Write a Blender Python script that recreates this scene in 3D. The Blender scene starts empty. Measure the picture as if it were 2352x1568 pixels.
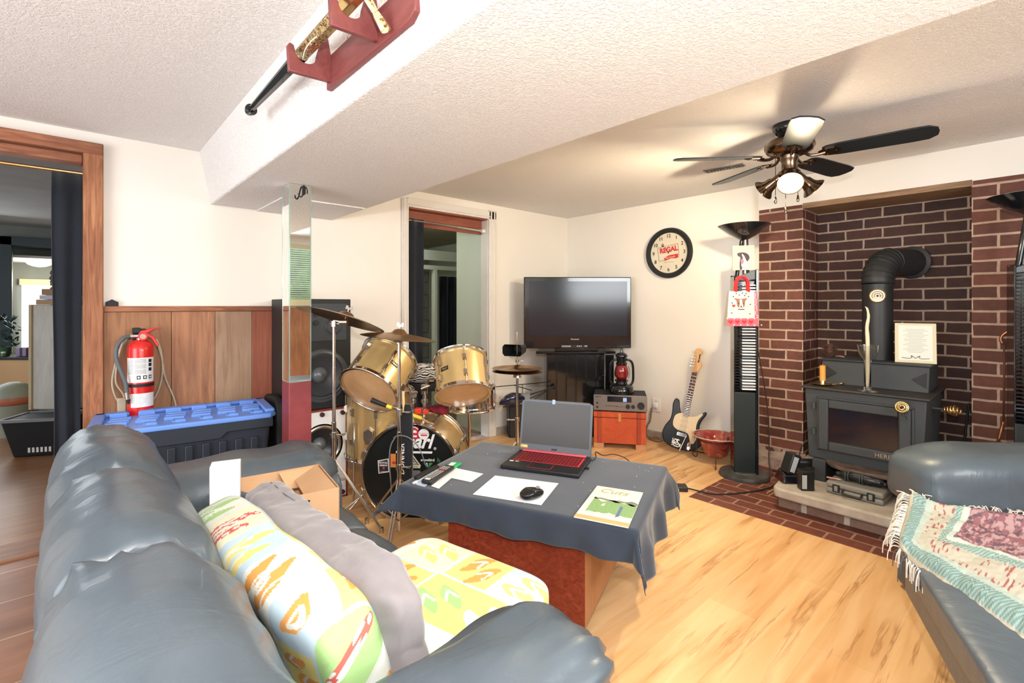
import bpy, bmesh, math, random
from mathutils import Vector, Matrix, Euler, noise
random.seed(7)
PI = math.pi
SC = bpy.context.scene
COL = SC.collection
R_ = math.radians

# ---------------------------------------------------------------- camera
H = 1.22
YAW = R_(42.2)
FV = Vector((math.sin(YAW), math.cos(YAW), 0))
RV = Vector((math.cos(YAW), -math.sin(YAW), 0))
UP = Vector((0, 0, 1))
FPX = 1115.0
cd = bpy.data.cameras.new('camera')
cam = bpy.data.objects.new('camera', cd)
COL.objects.link(cam)
cam.location = (0, 0, H)
cam.rotation_euler = (PI/2, 0, -YAW)
cd.sensor_width = 36.0
cd.lens = FPX/2352*36
cd.shift_y = -(784-702)/2352.0
cd.clip_start = 0.03
SC.camera = cam

# ---------------------------------------------------------------- world and light
SC.view_settings.view_transform = 'Standard'
SC.view_settings.look = 'None'
SC.view_settings.exposure = 0.0
SC.view_settings.gamma = 1.0
SC.view_settings.use_curve_mapping = False
w = bpy.data.worlds.new('sky'); SC.world = w; w.use_nodes = True
bg = w.node_tree.nodes['Background']
bg.inputs[0].default_value = (0.80, 0.90, 1.0, 1)
bg.inputs[1].default_value = 1.6

def lamp(name, kind, loc, energy, color=(1,1,1), size=0.1, size_y=None, target=None, spot=None):
    l = bpy.data.lights.new(name, kind); l.energy = energy; l.color = color
    o = bpy.data.objects.new(name, l); COL.objects.link(o); o.location = loc
    if kind == 'AREA':
        l.size = size
        if size_y: l.shape = 'RECTANGLE'; l.size_y = size_y
    else:
        l.shadow_soft_size = size
    if spot: l.spot_size = spot; l.spot_blend = .6
    if target is not None:
        d = Vector(target)-Vector(loc); o.rotation_euler = d.to_track_quat('-Z', 'Y').to_euler()
    return o
FLASH_POWER = 102
lamp('camera_flash', 'POINT', (-.02, -.05, 1.485), FLASH_POWER, (1, .985, .97), .035)
# daylight entering by the windows behind the camera and by the opening of the side room
lamp('daylight_window', 'AREA', (1.25, -1.60, 1.66), 70, (.93, .97, 1), 1.5, .75, target=(1.3, 2.0, 1.0))
lamp('daylight_patio_door', 'AREA', (-2.55, 1.0, 1.15), 95, (.95, .98, 1), 2.4, 1.7, target=(2.5, 1.4, 1.0))
lamp('daylight_side_room', 'AREA', (-.95, 7.4, 1.4), 14, (.9, .96, 1), 1.0, 1.2, target=(-.3, 4.5, .9))
lamp('hall_lamp', 'POINT', (2.2, 4.6, 1.9), 9, (.93, 1, .9), .12)

# ---------------------------------------------------------------- image helpers used for plan positions
def D(px, py, dep):
    return FV*dep + RV*((px-1176)*dep/FPX) + UP*(H+(702-py)*dep/FPX)
def Zp(px, py, z):
    return D(px, py, (z-H)*FPX/(702-py))

# ---------------------------------------------------------------- object helpers
TM = {}
def link(o, parent=None):
    COL.objects.link(o)
    if parent is not None: o.parent = parent
    return o
def tagp(o, label=None, cat=None, group=None, kind=None):
    if label: o['label'] = label
    if cat: o['category'] = cat
    if group: o['group'] = group
    if kind: o['kind'] = kind
    return o
def thing(name, label, cat, loc=(0,0,0), rotz=0, group=None):
    o = bpy.data.objects.new(name, None); link(o)
    o.empty_display_size = .05
    o.location = loc; o.rotation_euler = (0,0,rotz)
    TM[o.name] = Matrix.Translation(Vector(loc)) @ Matrix.Rotation(rotz, 4, 'Z')
    return tagp(o, label, cat, group)
ROT0 = -YAW      # local x = picture right, local y = away from the camera

def frame(origin, xdir=None, ydir=None, zdir=None):
    """matrix whose axes are given; two of three"""
    if zdir is not None and xdir is not None:
        z = Vector(zdir).normalized(); x = Vector(xdir); x = (x - z*x.dot(z)).normalized(); y = z.cross(x)
    elif zdir is not None and ydir is not None:
        z = Vector(zdir).normalized(); y = Vector(ydir); y = (y - z*y.dot(z)).normalized(); x = y.cross(z)
    else:
        x = Vector(xdir).normalized(); y = Vector(ydir); y = (y - x*y.dot(x)).normalized(); z = x.cross(y)
    m = Matrix(((x[0],y[0],z[0]),(x[1],y[1],z[1]),(x[2],y[2],z[2]))).to_4x4()
    return Matrix.Translation(Vector(origin)) @ m
def rotz_frame(origin, a):
    return Matrix.Translation(Vector(origin)) @ Matrix.Rotation(a, 4, 'Z')

class MB:
    def __init__(s, M=None): s.v = []; s.f = []; s.M = M or Matrix.Identity(4)
    def add(s, vs, fs, M=None):
        n = len(s.v); T = s.M if M is None else s.M @ M
        s.v += [T @ Vector(p) for p in vs]; s.f += [[i+n for i in f] for f in fs]
        return s
    def box(s, x0, x1, y0, y1, z0, z1, M=None):
        if x0 > x1: x0, x1 = x1, x0
        if y0 > y1: y0, y1 = y1, y0
        if z0 > z1: z0, z1 = z1, z0
        return s.add([(x0,y0,z0),(x1,y0,z0),(x1,y1,z0),(x0,y1,z0),(x0,y0,z1),(x1,y0,z1),(x1,y1,z1),(x0,y1,z1)],
            [(0,3,2,1),(4,5,6,7),(0,1,5,4),(1,2,6,5),(2,3,7,6),(3,0,4,7)], M)
    def cbox(s, c, d, M=None):
        return s.box(c[0]-d[0]/2, c[0]+d[0]/2, c[1]-d[1]/2, c[1]+d[1]/2, c[2]-d[2]/2, c[2]+d[2]/2, M)
    def lathe(s, prof, n=32, M=None, close=True):
        """prof: list of (r,z) about local z"""
        vs = []; fs = []
        for r, z in prof:
            r = max(r, 1e-5)
            for k in range(n):
                a = 2*PI*k/n; vs.append((r*math.cos(a), r*math.sin(a), z))
        for i in range(len(prof)-1):
            for k in range(n):
                k2 = (k+1) % n
                fs.append((i*n+k, i*n+k2, (i+1)*n+k2, (i+1)*n+k))
        if close:
            fs.append(tuple(reversed(range(n)))); fs.append(tuple((len(prof)-1)*n+k for k in range(n)))
        return s.add(vs, fs, M)
    def cyl(s, p0, p1, r0, r1=None, n=16, M=None):
        p0 = Vector(p0); p1 = Vector(p1); r1 = r0 if r1 is None else r1
        d = p1-p0; L = d.length
        if L < 1e-7: return s
        q = d.to_track_quat('Z', 'Y').to_matrix().to_4x4()
        T = Matrix.Translation(p0) @ q
        return s.lathe([(r0,0),(r1,L)], n, T if M is None else M @ T)
    def tube(s, pts, r, n=8, smooth=3, M=None, closed=False):
        P = [Vector(p) for p in pts]
        if smooth > 1 and len(P) > 2:
            Q = []
            m = len(P)
            rng = range(m) if closed else range(m-1)
            for i in rng:
                if closed: p0,p1,p2,p3 = P[i-1], P[i], P[(i+1)%m], P[(i+2)%m]
                else:
                    p1, p2 = P[i], P[i+1]; p0 = P[i-1] if i > 0 else p1*2-p2; p3 = P[i+2] if i+2 < m else p2*2-p1
                for k in range(smooth):
                    t = k/smooth
                    Q.append(.5*((2*p1)+(p2-p0)*t+(2*p0-5*p1+4*p2-p3)*t*t+(3*p1-p0-3*p2+p3)*t**3))
            if not closed: Q.append(P[-1])
            P = Q
        m = len(P); vs = []; fs = []
        up = Vector((0,0,1)); prevx = None
        for i in range(m):
            if closed: t = P[(i+1)%m]-P[i-1]
            else: t = P[min(i+1,m-1)]-P[max(i-1,0)]
            if t.length < 1e-9: t = Vector((0,0,1))
            t.normalize()
            if prevx is None:
                a = Vector((1,0,0)) if abs(t.x) < .8 else Vector((0,1,0))
                x = (a - t*a.dot(t)).normalized()
            else:
                x = prevx - t*prevx.dot(t)
                x = x.normalized() if x.length > 1e-6 else Vector((1,0,0))
            prevx = x; y = t.cross(x)
            rr = r[min(int(i*len(r)/m), len(r)-1)] if isinstance(r, (list,tuple)) else r
            for k in range(n):
                a = 2*PI*k/n; vs.append(P[i]+x*(rr*math.cos(a))+y*(rr*math.sin(a)))
        for i in range(m if closed else m-1):
            j = (i+1) % m
            for k in range(n):
                k2 = (k+1) % n; fs.append((i*n+k, i*n+k2, j*n+k2, j*n+k))
        if not closed:
            fs.append(tuple(reversed(range(n)))); fs.append(tuple((m-1)*n+k for k in range(n)))
        return s.add(vs, fs, M)
    def prism(s, poly, z0, z1, M=None):
        """poly in local xy, extruded along local z"""
        n = len(poly)
        a = sum(poly[i][0]*poly[(i+1)%n][1]-poly[(i+1)%n][0]*poly[i][1] for i in range(n))
        if a < 0: poly = list(reversed(poly))
        if z0 > z1: z0, z1 = z1, z0
        vs = [(p[0],p[1],z0) for p in poly]+[(p[0],p[1],z1) for p in poly]
        fs = [tuple(reversed(range(n))), tuple(range(n,2*n))]+[(i,(i+1)%n,n+(i+1)%n,n+i) for i in range(n)]
        return s.add(vs, fs, M)
    def grid(s, fn, nu, nv, M=None, thick=None):
        vs = [fn(i/nu, j/nv) for j in range(nv+1) for i in range(nu+1)]
        fs = [(j*(nu+1)+i, j*(nu+1)+i+1, (j+1)*(nu+1)+i+1, (j+1)*(nu+1)+i) for j in range(nv) for i in range(nu)]
        return s.add(vs, fs, M)
    def soft(s, c, d, p=4.0, res=14, fn=None, M=None):
        """rounded cushion: superellipsoid box, centre c, size d, exponent p; fn displaces (unit pos, point)"""
        vs = []; fs = []; idx = {}
        def vert(q):
            k = (round(q[0],5), round(q[1],5), round(q[2],5))
            if k in idx: return idx[k]
            L = (abs(q[0])**p+abs(q[1])**p+abs(q[2])**p)**(1/p)
            u = Vector(q)/L
            pt = Vector((c[0]+u[0]*d[0]/2, c[1]+u[1]*d[1]/2, c[2]+u[2]*d[2]/2))
            if fn: pt = fn(u, pt)
            idx[k] = len(vs); vs.append(pt); return idx[k]
        def g(t): return math.tan(t*PI/4)*.55+t*.45
        for ax in range(3):
            for sg in (-1, 1):
                for i in range(res):
                    for j in range(res):
                        a0, a1 = g(-1+2*i/res), g(-1+2*(i+1)/res); b0, b1 = g(-1+2*j/res), g(-1+2*(j+1)/res)
                        q = []
                        for a, b in ((a0,b0),(a1,b0),(a1,b1),(a0,b1)):
                            w_ = [0,0,0]; w_[ax] = sg; w_[(ax+1)%3] = a; w_[(ax+2)%3] = b
                            q.append(vert(w_))
                        if sg < 0: q.reverse()
                        fs.append(q)
        return s.add(vs, fs, M)
    def build(s, name, mat, parent=None, smooth=None, bevel=0, world=True, uv=False, seg=2, sub=0, solid=0):
        me = bpy.data.meshes.new(name)
        vs = s.v
        if world and parent is not None:
            pm = TM.get(parent.name)
            if pm is not None:
                inv = pm.inverted(); vs = [inv @ v for v in vs]
        me.from_pydata([tuple(v) for v in vs], [], s.f)
        if mat is not None: me.materials.append(mat)
        if smooth:
            for p in me.polygons: p.use_smooth = True
            if smooth is not True and smooth < 180: me.set_sharp_from_angle(angle=R_(smooth))
        if uv:
            ul = me.uv_layers.new(name='uv')
            for p in me.polygons:
                nn = p.normal
                ax = max(range(3), key=lambda k: abs(nn[k]))
                for li in p.loop_indices:
                    v = s.v[me.loops[li].vertex_index]
                    ul.data[li].uv = ((v[1],v[2]),(v[0],v[2]),(v[0],v[1]))[ax]
        o = bpy.data.objects.new(name, me); link(o, parent)
        # a child of a thing lives in that thing's frame
        if parent is not None: TM[o.name] = TM.get(parent.name, Matrix.Identity(4))
        else: TM[o.name] = Matrix.Identity(4)
        if solid:
            m = o.modifiers.new('solid', 'SOLIDIFY'); m.thickness = solid; m.offset = 0
        if bevel:
            m = o.modifiers.new('bevel', 'BEVEL'); m.width = bevel; m.segments = seg; m.limit_method = 'ANGLE'; m.angle_limit = R_(40)
            if not smooth:
                for p in me.polygons: p.use_smooth = True
                me.set_sharp_from_angle(angle=R_(35))
            m.harden_normals = False
        if sub:
            m = o.modifiers.new('sub', 'SUBSURF'); m.levels = sub; m.render_levels = sub
        return o

def text(body, M, size, mat, parent, name='lettering', extrude=.0004, align='CENTER', shear=0, bold=0, xscale=1, font=None):
    cu = bpy.data.curves.new(name, 'FONT'); cu.body = body; cu.size = size; cu.align_x = align; cu.align_y = 'CENTER'
    cu.extrude = extrude; cu.shear = shear; cu.offset = bold; cu.resolution_u = 3
    to = bpy.data.objects.new('tmp', cu); COL.objects.link(to)
    bpy.context.view_layer.update()
    me = bpy.data.meshes.new_from_object(to.evaluated_get(bpy.context.evaluated_depsgraph_get()))
    bpy.data.objects.remove(to); bpy.data.curves.remove(cu)
    me.transform(Matrix.Diagonal((xscale,1,1,1)))
    T = M
    if parent is not None: T = TM.get(parent.name, Matrix.Identity(4)).inverted() @ M
    me.transform(T); me.materials.clear(); me.materials.append(mat); me.name = name
    o = bpy.data.objects.new(name, me); link(o, parent); TM[o.name] = TM.get(parent.name, Matrix.Identity(4)) if parent else Matrix.Identity(4)
    return o
def join(name, objs):
    """merge mesh objects that share one parent into the first"""
    base = objs[0]; bm = bmesh.new(); mats = []
    for o in objs:
        me = o.data
        off = len(bm.faces)
        mi = []
        for m in me.materials:
            if m not in mats: mats.append(m)
            mi.append(mats.index(m))
        bm.from_mesh(me); bm.faces.ensure_lookup_table()
        for f in bm.faces[off:]: f.material_index = mi[f.material_index] if mi else 0
    nm = bpy.data.meshes.new(name); bm.to_mesh(nm); bm.free()
    for m in mats: nm.materials.append(m)
    base.data = nm
    for o in objs[1:]: bpy.data.objects.remove(o)
    base.name = name
    return base
def struct(o): o['kind'] = 'structure'; return o
def dup(root, loc=None, rotz=None, label=None, parent=None):
    r = root.copy(); COL.objects.link(r)
    if parent is not None: r.parent = parent
    if loc is not None: r.location = loc
    if rotz is not None: r.rotation_euler = (0,0,rotz)
    if label: r['label'] = label
    for c in list(root.children): dup(c, parent=r)
    return r

# ---------------------------------------------------------------- materials
MATS = {}
def mat(name, col, rough=.5, metal=0, spec=.5, coat=0, trans=0, emit=None, es=0, alpha=1, ior=1.45, sheen=0):
    m = bpy.data.materials.new(name); m.use_nodes = True
    b = m.node_tree.nodes['Principled BSDF']
    b.inputs['Base Color'].default_value = (*col, 1)
    b.inputs['Roughness'].default_value = rough; b.inputs['Metallic'].default_value = metal
    b.inputs['Specular IOR Level'].default_value = spec; b.inputs['Coat Weight'].default_value = coat
    b.inputs['Transmission Weight'].default_value = trans; b.inputs['IOR'].default_value = ior
    b.inputs['Sheen Weight'].default_value = sheen
    if emit: b.inputs['Emission Color'].default_value = (*emit, 1); b.inputs['Emission Strength'].default_value = es
    MATS[name] = m
    return m
def N(m, t, **k):
    n = m.node_tree.nodes.new(t)
    for a, b in k.items(): setattr(n, a, b)
    return n
def L(m, a, b): m.node_tree.links.new(a, b)
def bsdf(m): return m.node_tree.nodes['Principled BSDF']
def coords(m, scale=(1,1,1), kind='Object', rot=(0,0,0)):
    tc = N(m, 'ShaderNodeTexCoord'); mp = N(m, 'ShaderNodeMapping')
    mp.inputs['Scale'].default_value = scale; mp.inputs['Rotation'].default_value = rot
    L(m, tc.outputs[kind], mp.inputs[0]); return mp.outputs[0]
def ramp(m, fac, stops, interp='LINEAR'):
    r = N(m, 'ShaderNodeValToRGB'); r.color_ramp.interpolation = interp
    e = r.color_ramp.elements
    while len(e) < len(stops): e.new(.5)
    for i, (p, c) in enumerate(stops):
        e[i].position = p; e[i].color = (*c, 1) if len(c) == 3 else c
    L(m, fac, r.inputs[0]); return r.outputs[0]
def noise_n(m, vec, scale, detail=4, rough=.55, dist=0):
    n = N(m, 'ShaderNodeTexNoise'); n.inputs['Scale'].default_value = scale; n.inputs['Detail'].default_value = detail
    n.inputs['Roughness'].default_value = rough; n.inputs['Distortion'].default_value = dist
    if vec is not None: L(m, vec, n.inputs['Vector'])
    return n.outputs['Fac']
def bump(m, h, strength=.3, dist=.01, prev=None):
    b = N(m, 'ShaderNodeBump'); b.inputs['Strength'].default_value = strength; b.inputs['Distance'].default_value = dist
    L(m, h, b.inputs['Height'])
    if prev: L(m, prev, b.inputs['Normal'])
    L(m, b.outputs[0], bsdf(m).inputs['Normal']); return b.outputs[0]
def mix(m, a, b, fac, mode='MIX'):
    n = N(m, 'ShaderNodeMix', data_type='RGBA', blend_type=mode)
    for sock, val in ((n.inputs[0], fac), (n.inputs[6], a), (n.inputs[7], b)):
        if hasattr(val, 'is_output') or hasattr(val, 'links'): L(m, val, sock)
        else: sock.default_value = val if isinstance(val, (int,float)) else (*val, 1)
    return n.outputs[2]
def noisy(name, c1, c2, scale=6, rough=.5, bs=.0, bscale=60, stretch=(1,1,1), bd=.004, kind='Object', **k):
    m = mat(name, c1, rough, **k); v = coords(m, stretch, kind)
    f = noise_n(m, v, scale); L(m, ramp(m, f, [(.3,c1),(.7,c2)]), bsdf(m).inputs['Base Color'])
    if bs: bump(m, noise_n(m, v, bscale, 3), bs, bd)
    return m

wall_paint = noisy('wall_paint', (.82,.78,.71), (.85,.81,.75), 2.0, .75, .12, 90, bd=.002)
ceil_paint = mat('stippled_ceiling', (.90,.88,.86), .9, spec=.2)
v = coords(ceil_paint); a1 = noise_n(ceil_paint, v, 130, 4, .6)
bump(ceil_paint, ramp(ceil_paint, a1, [(.45,(0,0,0)),(.65,(1,1,1))]), .7, .004)
trim_white = noisy('cream_trim', (.78,.74,.68), (.72,.68,.63), 3, .5)

def wood(name, c1, c2, c3, scale=4, stretch=(12,12,1), rough=.5, bs=.25, knots=False, kind='Object', coat=0):
    m = mat(name, c1, rough, coat=coat); v = coords(m, stretch, kind)
    f = noise_n(m, v, scale, 6, .65, 1.2)
    g = noise_n(m, coords(m, (1.3,1.3,.8), kind), 2.5, 3)
    base = ramp(m, f, [(.28,c1),(.5,c2),(.75,c3)])
    L(m, mix(m, base, c1, ramp(m, g, [(.35,(0,0,0)),(.75,(.8,.8,.8))])), bsdf(m).inputs['Base Color'])
    bump(m, f, bs, .003); return m
rough_trim = wood('rough_stained_cedar', (.17,.055,.022), (.40,.16,.07), (.62,.31,.15), 3, (16,16,1.2), .6, .7)
rough_trim_h = wood('rough_stained_cedar_level', (.16,.05,.025), (.32,.12,.06), (.5,.24,.12), 3, (1.2,16,16), .6, .7)
plank_m = []
for i, (c1, c2, c3) in enumerate((((.20,.085,.04),(.34,.16,.075),(.42,.21,.10)), ((.22,.09,.045),(.38,.175,.09),(.60,.28,.13)),
                                  ((.27,.15,.085),(.40,.25,.155),(.48,.31,.2)), ((.24,.06,.03),(.36,.11,.06),(.42,.16,.09)))):
    plank_m.append(wood('barn_board_%s' % 'abcd'[i], c1, c2, c3, 2.6, (9,9,.8), .6, .45))
door_header = wood('red_brown_header', (.20,.05,.03), (.30,.09,.05), (.36,.12,.07), 3, (1,14,14), .5, .2)

# maple laminate: boards run along X
floor_m = mat('maple_laminate', (.7,.4,.17), .32, spec=.45)
v = coords(floor_m)
bt = N(floor_m, 'ShaderNodeTexBrick'); bt.offset = .37; L(floor_m, v, bt.inputs['Vector'])
bt.inputs['Scale'].default_value = 1; bt.inputs['Brick Width'].default_value = 1.21; bt.inputs['Row Height'].default_value = .19
bt.inputs['Mortar Size'].default_value = .0008; bt.inputs['Bias'].default_value = 0
bt.inputs['Color1'].default_value = (.84,.52,.24,1); bt.inputs['Color2'].default_value = (.62,.32,.12,1); bt.inputs['Mortar'].default_value = (.45,.22,.08,1)
g1 = noise_n(floor_m, coords(floor_m, (1.0,9,1)), 1.8, 2, .5, .6)
c_ = mix(floor_m, bt.outputs['Color'], ramp(floor_m, g1, [(.3,(.92,.66,.36)),(.55,(.78,.48,.22)),(.75,(.60,.31,.11))]), .55)
g2 = noise_n(floor_m, coords(floor_m, (.55,7.5,1)), 2.6, 4, .55, .35)
streak = ramp(floor_m, g2, [(.56,(0,0,0)),(.605,(1,1,1)),(.66,(0,0,0))])
g3 = noise_n(floor_m, coords(floor_m, (1,2,1)), 1.6, 2)
c_ = mix(floor_m, c_, (.38,.16,.05), mix(floor_m, (0,0,0), streak, ramp(floor_m, g3, [(.38,(0,0,0)),(.60,(.75,.75,.75))])))
L(floor_m, c_, bsdf(floor_m).inputs['Base Color'])

oak_floor = mat('oak_strip_floor', (.4,.2,.08), .35)
v = coords(oak_floor); bt = N(oak_floor, 'ShaderNodeTexBrick'); L(oak_floor, v, bt.inputs['Vector'])
bt.inputs['Scale'].default_value = 1; bt.inputs['Brick Width'].default_value = 1.4; bt.inputs['Row Height'].default_value = .09; bt.inputs['Mortar Size'].default_value = .001
bt.inputs['Color1'].default_value = (.42,.18,.065,1); bt.inputs['Color2'].default_value = (.30,.115,.04,1); bt.inputs['Mortar'].default_value = (.12,.04,.015,1)
g1 = noise_n(oak_floor, coords(oak_floor, (1.5,26,1)), 2, 5)
L(oak_floor, mix(oak_floor, bt.outputs['Color'], ramp(oak_floor, g1, [(.3,(.18,.06,.02)),(.7,(.50,.24,.09))]), .5), bsdf(oak_floor).inputs['Base Color'])

tile_m = mat('brown_floor_tile', (.3,.15,.09), .35)
v = coords(tile_m, (1,1,1)); bt = N(tile_m, 'ShaderNodeTexBrick'); bt.offset = 0; L(tile_m, v, bt.inputs['Vector'])
bt.inputs['Scale'].default_value = 1; bt.inputs['Brick Width'].default_value = .64; bt.inputs['Row Height'].default_value = .32; bt.inputs['Mortar Size'].default_value = .004
bt.inputs['Color1'].default_value = (.30,.145,.085,1); bt.inputs['Color2'].default_value = (.255,.12,.07,1); bt.inputs['Mortar'].default_value = (.50,.36,.26,1)
L(tile_m, mix(tile_m, bt.outputs['Color'], ramp(tile_m, noise_n(tile_m, coords(tile_m,(1,3,1)), 3, 5), [(.3,(.6,.55,.5)),(.7,(1.2,1.2,1.2))]), .8, 'MULTIPLY'), bsdf(tile_m).inputs['Base Color'])

def brick_mat(name, c1, c2, mortar, bw, rh, ms, offs=.5, patch=None, rough=.75, ox=0, oz=0, bs=.6):
    m = mat(name, c1, rough, spec=.35); v = coords(m, (1,1,1), 'UV')
    mp = v.node; mp.inputs['Location'].default_value = (ox, oz, 0)
    # wobble the joints a little
    bt = N(m, 'ShaderNodeTexBrick'); bt.offset = offs
    ns = N(m, 'ShaderNodeTexNoise'); ns.inputs['Scale'].default_value = 9; L(m, v, ns.inputs['Vector'])
    vm = N(m, 'ShaderNodeVectorMath', operation='MULTIPLY_ADD'); L(m, ns.outputs['Color'], vm.inputs[0])
    vm.inputs[1].default_value = (.010,.008,0); L(m, v, vm.inputs[2])
    L(m, vm.outputs[0], bt.inputs['Vector'])
    bt.inputs['Scale'].default_value = 1; bt.inputs['Brick Width'].default_value = bw; bt.inputs['Row Height'].default_value = rh
    bt.inputs['Mortar Size'].default_value = ms; bt.inputs['Mortar Smooth'].default_value = .15
    bt.inputs['Color1'].default_value = (*c1,1); bt.inputs['Color2'].default_value = (*c2,1); bt.inputs['Mortar'].default_value = (*mortar,1)
    f = noise_n(m, v, 22, 5, .65)
    col = mix(m, bt.outputs['Color'], ramp(m, f, [(.3,(.75,.75,.75)),(.7,(1.25,1.22,1.2))]), .7, 'MULTIPLY')
    if patch:
        g = noise_n(m, v, patch[1], 2)
        col = mix(m, col, patch[0], ramp(m, g, [(.55,(0,0,0)),(.72,(.6,.6,.6))]))
    L(m, col, bsdf(m).inputs['Base Color'])
    inv = N(m, 'ShaderNodeMath', operation='MULTIPLY_ADD'); inv.inputs[1].default_value = -1; inv.inputs[2].default_value = 1
    L(m, bt.outputs['Fac'], inv.inputs[0])
    b1 = bump(m, inv.outputs[0], bs, .008); bump(m, f, .3, .003, b1)
    return m
brick_m = brick_mat('chimney_brick', (.165,.062,.044), (.090,.038,.028), (.44,.31,.235), .223, .0737, .0070, ox=.03, oz=-.012)
recess_brick = brick_mat('chimney_brick_recess', (.075,.034,.027), (.042,.022,.020), (.36,.27,.21), .223, .0737, .0065, ox=.1, oz=-.012)  # darker mix of the chimney brick for the recess wall
paver_m = brick_mat('hearth_paver', (.185,.060,.040), (.135,.045,.032), (.34,.20,.14), .205, .098, .0065, ox=.07, oz=.02, rough=.45, bs=.4)
paver_m.node_tree.nodes['Mapping'].inputs['Rotation'].default_value = (0,0,PI/2)
slab_brick = brick_mat('slab_base_brick', (.30,.20,.15), (.24,.13,.095), (.60,.54,.44), .215, .11, .016, oz=.02)
stone_m = noisy('limestone', (.52,.47,.39), (.36,.31,.25), 9, .8, .5, 30, bd=.004)
concrete_base = noisy('crumbled_mortar', (.42,.33,.28), (.26,.17,.14), 14, .9, .9, 40, bd=.01)

leather = mat('black_leather', (.06,.075,.09), .42, spec=.7, coat=.12)
v = coords(leather); f1 = noise_n(leather, v, 320, 3, .6); f2 = noise_n(leather, coords(leather, (2,1,2)), 7, 3, .55, .8)
L(leather, ramp(leather, noise_n(leather, v, 3, 3), [(.35,(.056,.075,.092)),(.7,(.082,.104,.122))]), bsdf(leather).inputs['Base Color'])
bb = bump(leather, f1, .06, .001); bump(leather, f2, .18, .02, bb)
leather_w = mat('creased_black_leather', (.06,.075,.09), .40, spec=.6, coat=.1)
v = coords(leather_w); wv = N(leather_w, 'ShaderNodeTexNoise'); wv.inputs['Scale'].default_value = 5; wv.inputs['Detail'].default_value = 4; wv.inputs['Distortion'].default_value = 1.5
L(leather_w, coords(leather_w, (1,2.6,1)), wv.inputs['Vector']); bb = bump(leather_w, noise_n(leather_w, v, 320, 3), .06, .001)
L(leather_w, ramp(leather_w, noise_n(leather_w, v, 3, 3), [(.35,(.056,.075,.092)),(.7,(.082,.104,.122))]), bsdf(leather_w).inputs['Base Color'])
bump(leather_w, wv.outputs['Fac'], .16, .02, bb)

def cloth_mat(name, c1, c2, scale=5, rough=.9, weave=900, bs=.15, fold=.0):
    m = mat(name, c1, rough, spec=.15, sheen=.3); v = coords(m)
    L(m, ramp(m, noise_n(m, v, scale), [(.3,c1),(.7,c2)]), bsdf(m).inputs['Base Color'])
    b1 = bump(m, noise_n(m, v, weave, 2), bs, .001)
    if fold: bump(m, noise_n(m, coords(m, (1,1,.5)), 9, 3, .5, .6), fold, .02, b1)
    return m
table_cloth_m = cloth_mat('charcoal_cloth', (.030,.040,.060), (.038,.049,.070), 7)
curtain_m = cloth_mat('navy_black_curtain', (.008,.011,.017), (.013,.017,.026), 4, .65)
grey_cloth = cloth_mat('grey_velour', (.205,.185,.19), (.25,.228,.232), 6, .85, 500, .15, .5)
black_plastic = mat('black_plastic', (.012,.013,.014), .35)
matte_black = mat('matte_black', (.010,.011,.012), .6)
gloss_black = mat('gloss_black', (.008,.009,.011), .12, coat=.4)
chrome = mat('chrome', (.72,.70,.67), .14, 1)
dull_chrome = mat('worn_chrome', (.50,.46,.41), .28, 1)
brass = mat('brass', (.75,.52,.22), .25, 1)
gunmetal = mat('dark_bronze', (.16,.11,.075), .22, 1)
cymbal_m = mat('bronze_cymbal', (.42,.26,.13), .34, 1)
v = coords(cymbal_m); bump(cymbal_m, noise_n(cymbal_m, v, 60, 2), .1, .001)
L(cymbal_m, ramp(cymbal_m, noise_n(cymbal_m, v, 8, 4), [(.3,(.46,.29,.15)),(.7,(.30,.17,.08))]), bsdf(cymbal_m).inputs['Base Color'])
gold_shell = mat('gold_drum_wrap', (.70,.50,.22), .30, .55, coat=.2)
drum_skin = noisy('yellowed_drum_skin', (.66,.40,.20), (.52,.29,.13), 9, .35)
white_m = mat('plain_white', (.85,.84,.82), .5)
paper_m = mat('white_paper', (.88,.88,.88), .7)
red_paint = mat('red_enamel', (.62,.015,.012), .28, coat=.3)
red_plastic = mat('red_plastic', (.65,.02,.02), .4)
ink = mat('black_ink', (.015,.015,.018), .6)
white_ink = mat('white_ink', (.85,.85,.83), .6)
red_ink = mat('red_ink', (.60,.03,.03), .6)
glass_m = mat('clear_glass', (.95,.97,.96), .03, trans=1, ior=1.45)
mirror_m = mat('mirror', (.86,.88,.86), .015, 1)
mirror_edge = mat('mirror_edge_glass', (.45,.62,.54), .1, .6)
maroon_vinyl = noisy('maroon_vinyl', (.20,.030,.035), (.26,.045,.05), 8, .5, .5, 30, bd=.004)
iron = mat('cast_iron', (.045,.049,.050), .55, spec=.4)
vI = coords(iron); bump(iron, noise_n(iron, vI, 220, 3), .12, .001)
rust_iron = mat('rusty_iron', (.14,.06,.035), .6, .4)
grey_plastic = mat('grey_plastic', (.25,.26,.27), .45)
# ================================================================ THE ROOM
CZ = 2.165
def slabobj(name, mat_, x0,x1,y0,y1,z0,z1, uv=False, bevel=0):
    return struct(MB().box(x0,x1,y0,y1,z0,z1).build(name, mat_, uv=uv, bevel=bevel))
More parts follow.
